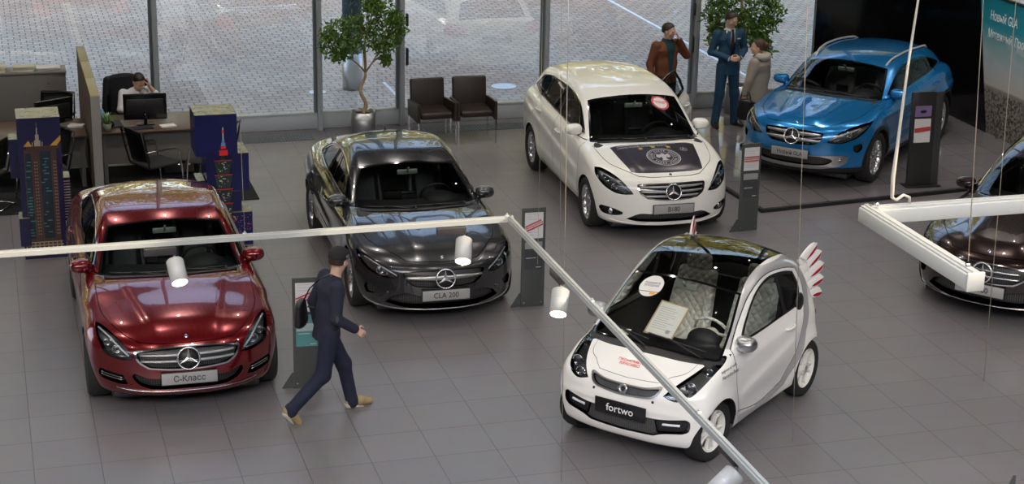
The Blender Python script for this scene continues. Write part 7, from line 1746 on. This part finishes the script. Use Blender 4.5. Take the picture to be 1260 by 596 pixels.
b = MB(); b.loft([[(.094,-.020,1.525),(.094,.020,1.525),(.088,.02,1.50),(.088,-.02,1.50)],[(.115,-.014,1.49),(.115,.014,1.49),(.10,.014,1.48),(.10,-.014,1.48)],[(.124,-.030,1.26),(.124,.030,1.26),(.11,.03,1.26),(.11,-.03,1.26)],[(.120,-.032,1.13),(.120,.032,1.13),(.10,.03,1.13),(.10,-.03,1.13)]]); b.build('tie', M_tie, r)
b = MB()
for sg in (1, -1): b.loft([[(.105,sg*.035,1.50),(.085,sg*.085,1.51),(.08,sg*.08,1.50)],[(.128,sg*.050,1.36),(.108,sg*.105,1.37),(.10,sg*.10,1.36)],[(.128,sg*.010,1.15),(.125,sg*.022,1.17),(.12,sg*.012,1.16)]], closed=True)
b.build('lapels', M_suit, jk); b = MB(); b.box(.112,.075,1.375,.122,.125,1.392,M=R(0)); b.build('pocket_square', M_shirt, jk)
b = MB(); b.sphere(.006, (.127,.0,1.10), 8); b.sphere(.006, (.127,.0,1.02), 8); b.build('buttons', M_tie, jk)
# man in the brown jacket on the phone
r = empty('person', (1.97, 10.78, .051), math.radians(-72), 'person in a brown suede jacket with one hand at the ear', 'person')
J = J_stand(pelvis=(0,0,.93), chest=(0,0,1.33), neck=(.01,0,1.46), shL=(-.01,.19,1.40), shR=(-.01,-.19,1.40), elL=(.04,.36,1.20), wrL=(.10,.155,1.47), elR=(-.04,-.27,1.12), wrR=(.03,-.27,.88))
hd = dict(c=(.04,0,1.605), f=(.88,.42,-.12), u=(.12,.06,.98))
person_body(J, SK, r, hd, hands={'L': ((-.15,-.35,.9), (-.35,-.9,-.2), 1, .7), 'R': ((.1,0,-1), (0,1,0), 1, .5)})
trousers(J, M_jeans, r); coat(J, M_brownj, r, .83, open_=(0,.085,1.40,.80), tor=.128, arm=.066); shoes(J, M_blacks, r); hair(hd, M_hairb, r, 1.05); face_marks(hd, r)
ts = Blob(); ts.flat((.008,0,1.34),(.004,0,.95),.112,.110,1.4,(0,1,0)); ts.flat((.008,0,1.34),(.012,0,1.46),.108,.066,1.5,(0,1,0)); ts.cut(lambda X,Y,Z: Z-1.492); ts.cut(lambda X,Y,Z: .86-Z); ts.mesh('shirt', .012, M_tealt, r)
# woman in the beige jacket
r = empty('person', (3.06, 9.84, .051), math.radians(128), 'person in a beige hooded quilted jacket with tied-up dark hair, seen from behind', 'person')
J = J_stand(pelvis=(0,0,.88), chest=(0,0,1.24), neck=(.02,0,1.36), shL=(-.01,.17,1.30), shR=(-.01,-.17,1.30), elL=(.02,.24,1.04), wrL=(.08,.24,.84), elR=(.0,-.24,1.04), wrR=(.04,-.24,.83), hipL=(0,.08,.86), hipR=(0,-.08,.86), knL=(.02,.09,.46), knR=(.02,-.09,.46), anL=(-.01,.09,.09), anR=(-.01,-.09,.09), toeL=(.13,.11,.03), toeR=(.13,-.11,.03))
hd = dict(c=(.035,0,1.50), f=(.90,.42,.05), u=(0,0,1))
person_body(J, SK, r, hd, bw=.92, hands={'L': ((.1,0,-1), (0,-1,0), -1, .6), 'R': ((.1,0,-1), (0,1,0), 1, .6)})
trousers(J, mat('black leggings', (.012,.012,.014), .8), r, leg=.9); cc = coat(J, M_beige, r, .72, tor=.135, arm=.072, fore=.062, k=1.4, hemw=1.15); shoes(J, M_blacks, r)
hb = Blob(); hb.ell((-.085,0,1.37), (.075,.135,.060)); hb.ell((-.05,.09,1.38),(.07,.06,.05)); hb.ell((-.05,-.09,1.38),(.07,.06,.05)); hb.mesh('hood', .012, M_fur, cc)
def bun(B, hc, f, s, u): B.ell(hc-f*.115+u*.035, (.048,.045,.045), None, .015)
hair(hd, mat('auburn brown hair', (.060,.022,.012), .5), r, 1.06, extra=bun); face_marks(hd, r)
b = MB(); q_ = nrm(hd['f']); ctr = V3(hd['c'])-q_*.095+V3(0,0,.035); b.loft([[tuple(ctr+V3(.0,0,0)+(.040+.008*math.cos(a))*(V3(-q_[1],q_[0],0)*math.cos(t)+V3(0,0,1)*math.sin(t))-q_*(.008*math.sin(a))) for a in [2*PI*j/6 for j in range(6)]] for t in [2*PI*k/16 for k in range(16)]], loop=True, cap=False); b.build('hair_band', mat('pale hair band', (.55,.45,.42), .6), r)
hbag = Blob(); hbag.flat((.02,.30,.52),(.02,.30,.74),.060,.045,2.4,(1,.2,0)); o = hbag.mesh('handbag', .012, MATS['black bag leather'], None); b = MB(); b.tube([(-.06,.30,.76),(-.02,.28,.87),(.07,.265,.90),(.10,.29,.87),(.11,.30,.76)], .008, 6); b.build('bag_handle', MATS['black bag leather'], o)
o.location = r.location; o.rotation_euler = r.rotation_euler; tag(o, 'black handbag held low by the woman in beige', 'handbag')
# man at the desk
r = empty('person', (-5.80, 11.36, 0), math.radians(-72), 'person in a white shirt seated at the desk with a phone at the ear', 'person')
J = dict(pelvis=(0,0,.56), chest=(.08,0,.93), neck=(.13,0,1.04), shL=(.07,.19,.99), shR=(.07,-.19,.99), elL=(.20,.33,.84), wrL=(.18,.155,1.07), elR=(.18,-.28,.78), wrR=(.38,-.22,.775), hipL=(.02,.09,.54), hipR=(.02,-.09,.54), knL=(.42,.12,.50), knR=(.42,-.12,.50), anL=(.45,.12,.09), anR=(.45,-.12,.09), toeL=(.60,.13,.035), toeR=(.60,-.13,.035))
hd = dict(c=(.19,0,1.155), f=(.80,.08,-.55), u=(.55,0,.83))
person_body(J, SK, r, hd, hands={'L': ((-.05,-.25,.95), (-.2,-.95,-.1), 1, .6), 'R': ((.95,.2,-.05), (0,0,-1), 1, .35)})
trousers(J, M_jeans, r); coat(J, M_shirt, r, .60, 'shirt', tor=.118, arm=.058, fore=.048, cuff=.12); shoes(J, M_blacks, r); hair(hd, mat('near black hair', (.010,.008,.007), .5), r, 1.04); face_marks(hd, r)
b = MB(); b.box(-.005,-.03,-.06,.005,.03,.06,.004,T(.18,.098,1.13) @ R(.3,'Y')); o = b.build('phone', M_gloss); o.location = r.location; o.rotation_euler = r.rotation_euler; tag(o, 'black phone held to the ear of the seated man', 'phone')
# ------------------------------------------------------------------ light, sky, camera
w = bpy.data.worlds.new('sky'); bpy.context.scene.world = w; w.use_nodes = True
N = w.node_tree.nodes; L = w.node_tree.links; bg = N['Background']
sk = N.new('ShaderNodeTexSky'); sk.sky_type = 'NISHITA'; sk.sun_disc = False; sk.sun_elevation = math.radians(32); sk.sun_rotation = math.radians(200); sk.altitude = 100; sk.air_density = 1.1; sk.dust_density = 1.5; sk.ozone_density = 1.5
hz = N.new('ShaderNodeMix'); hz.data_type = 'RGBA'; tcw = N.new('ShaderNodeTexCoord'); sxw = N.new('ShaderNodeSeparateXYZ'); L.new(tcw.outputs['Generated'], sxw.inputs[0]); mrw = N.new('ShaderNodeMapRange'); mrw.inputs[1].default_value = 0; mrw.inputs[2].default_value = .8; mrw.inputs[3].default_value = .85; mrw.inputs[4].default_value = .25; L.new(sxw.outputs[2], mrw.inputs[0]); L.new(mrw.outputs[0], hz.inputs[0]); L.new(sk.outputs[0], hz.inputs[6]); hz.inputs[7].default_value = (1.15,1.05,.95,1); L.new(hz.outputs[2], bg.inputs[0]); bg.inputs[1].default_value = SKY
s_ = bpy.data.lights.new('sun', 'SUN'); s_.energy = SUN; s_.angle = .01; s_.color = (1,.86,.66); so = bpy.data.objects.new('sun', s_); C.objects.link(so)
d = Vector((-.8, .55, -.40)).normalized(); so.rotation_euler = d.to_track_quat('-Z', 'Y').to_euler(); so.location = (0, -20, 30)
for ix, x in enumerate(np.arange(-12, 14, 3.0)):
    for iy, y in enumerate((-5.0, -.2, 4.8, 9.6, -10.0)):  # last row is added fill, only to brighten the small white car's front
        l = bpy.data.lights.new('ceiling_and_fill_spot', 'SPOT'); l.energy = SPOT*(.9, .9, 1.3, 1.6, 1.5)[iy]; l.spot_size = math.radians(130); l.spot_blend = 1.0; l.shadow_soft_size = .03; l.color = (1,.92,.83)
        o = bpy.data.objects.new('ceiling_and_fill_spot', l); C.objects.link(o); o.location = (x+(.7 if iy % 2 else -.4), y, ceil_z-.6)
l = bpy.data.lights.new('banner_fill_light', 'SPOT'); l.energy = 260; l.spot_size = math.radians(50); l.spot_blend = .8; l.color = (1,.95,.88); l.shadow_soft_size = .05; o = bpy.data.objects.new('banner_fill_light', l); C.objects.link(o); o.location = (4.2, 7.2, 5.6); o.rotation_euler = (Vector((6.93,9.2,1.2))-o.location).to_track_quat('-Z', 'Y').to_euler()  # added light without a fixture, brightens the banner wall
l = bpy.data.lights.new('floor_spot', 'SPOT'); l.energy = 240; l.spot_size = math.radians(16); l.spot_blend = .7; l.color = (1,.85,.66); l.shadow_soft_size = .05; o = bpy.data.objects.new('floor_spot', l); C.objects.link(o); o.location = (1.6, -3.6, 6.0); o.rotation_euler = (Vector((.30,-1.25,0))-o.location).to_track_quat('-Z', 'Y').to_euler()
cam = bpy.data.cameras.new('camera'); co = bpy.data.objects.new('camera', cam); C.objects.link(co); bpy.context.scene.camera = co
cam.sensor_width = 36; cam.lens = 2222.14/1260*36; cam.clip_start = .1; cam.clip_end = 300
rt, up, fw = Vector((.95996828,-.27951163,.01827995)), Vector((.07018037,.303183,.95034456)), Vector((.27117453,.91101774,-.31066229))
Mc = Matrix((rt, up, -fw)).transposed().to_4x4(); Mc.translation = CAM; co.matrix_world = Mc; cam.shift_x = -(630.36-630)/1260
vs = bpy.context.scene.view_settings; vs.view_transform = 'Standard'; vs.look = 'None'; vs.gamma = 1; vs.use_curve_mapping = False; vs.exposure = EXPO
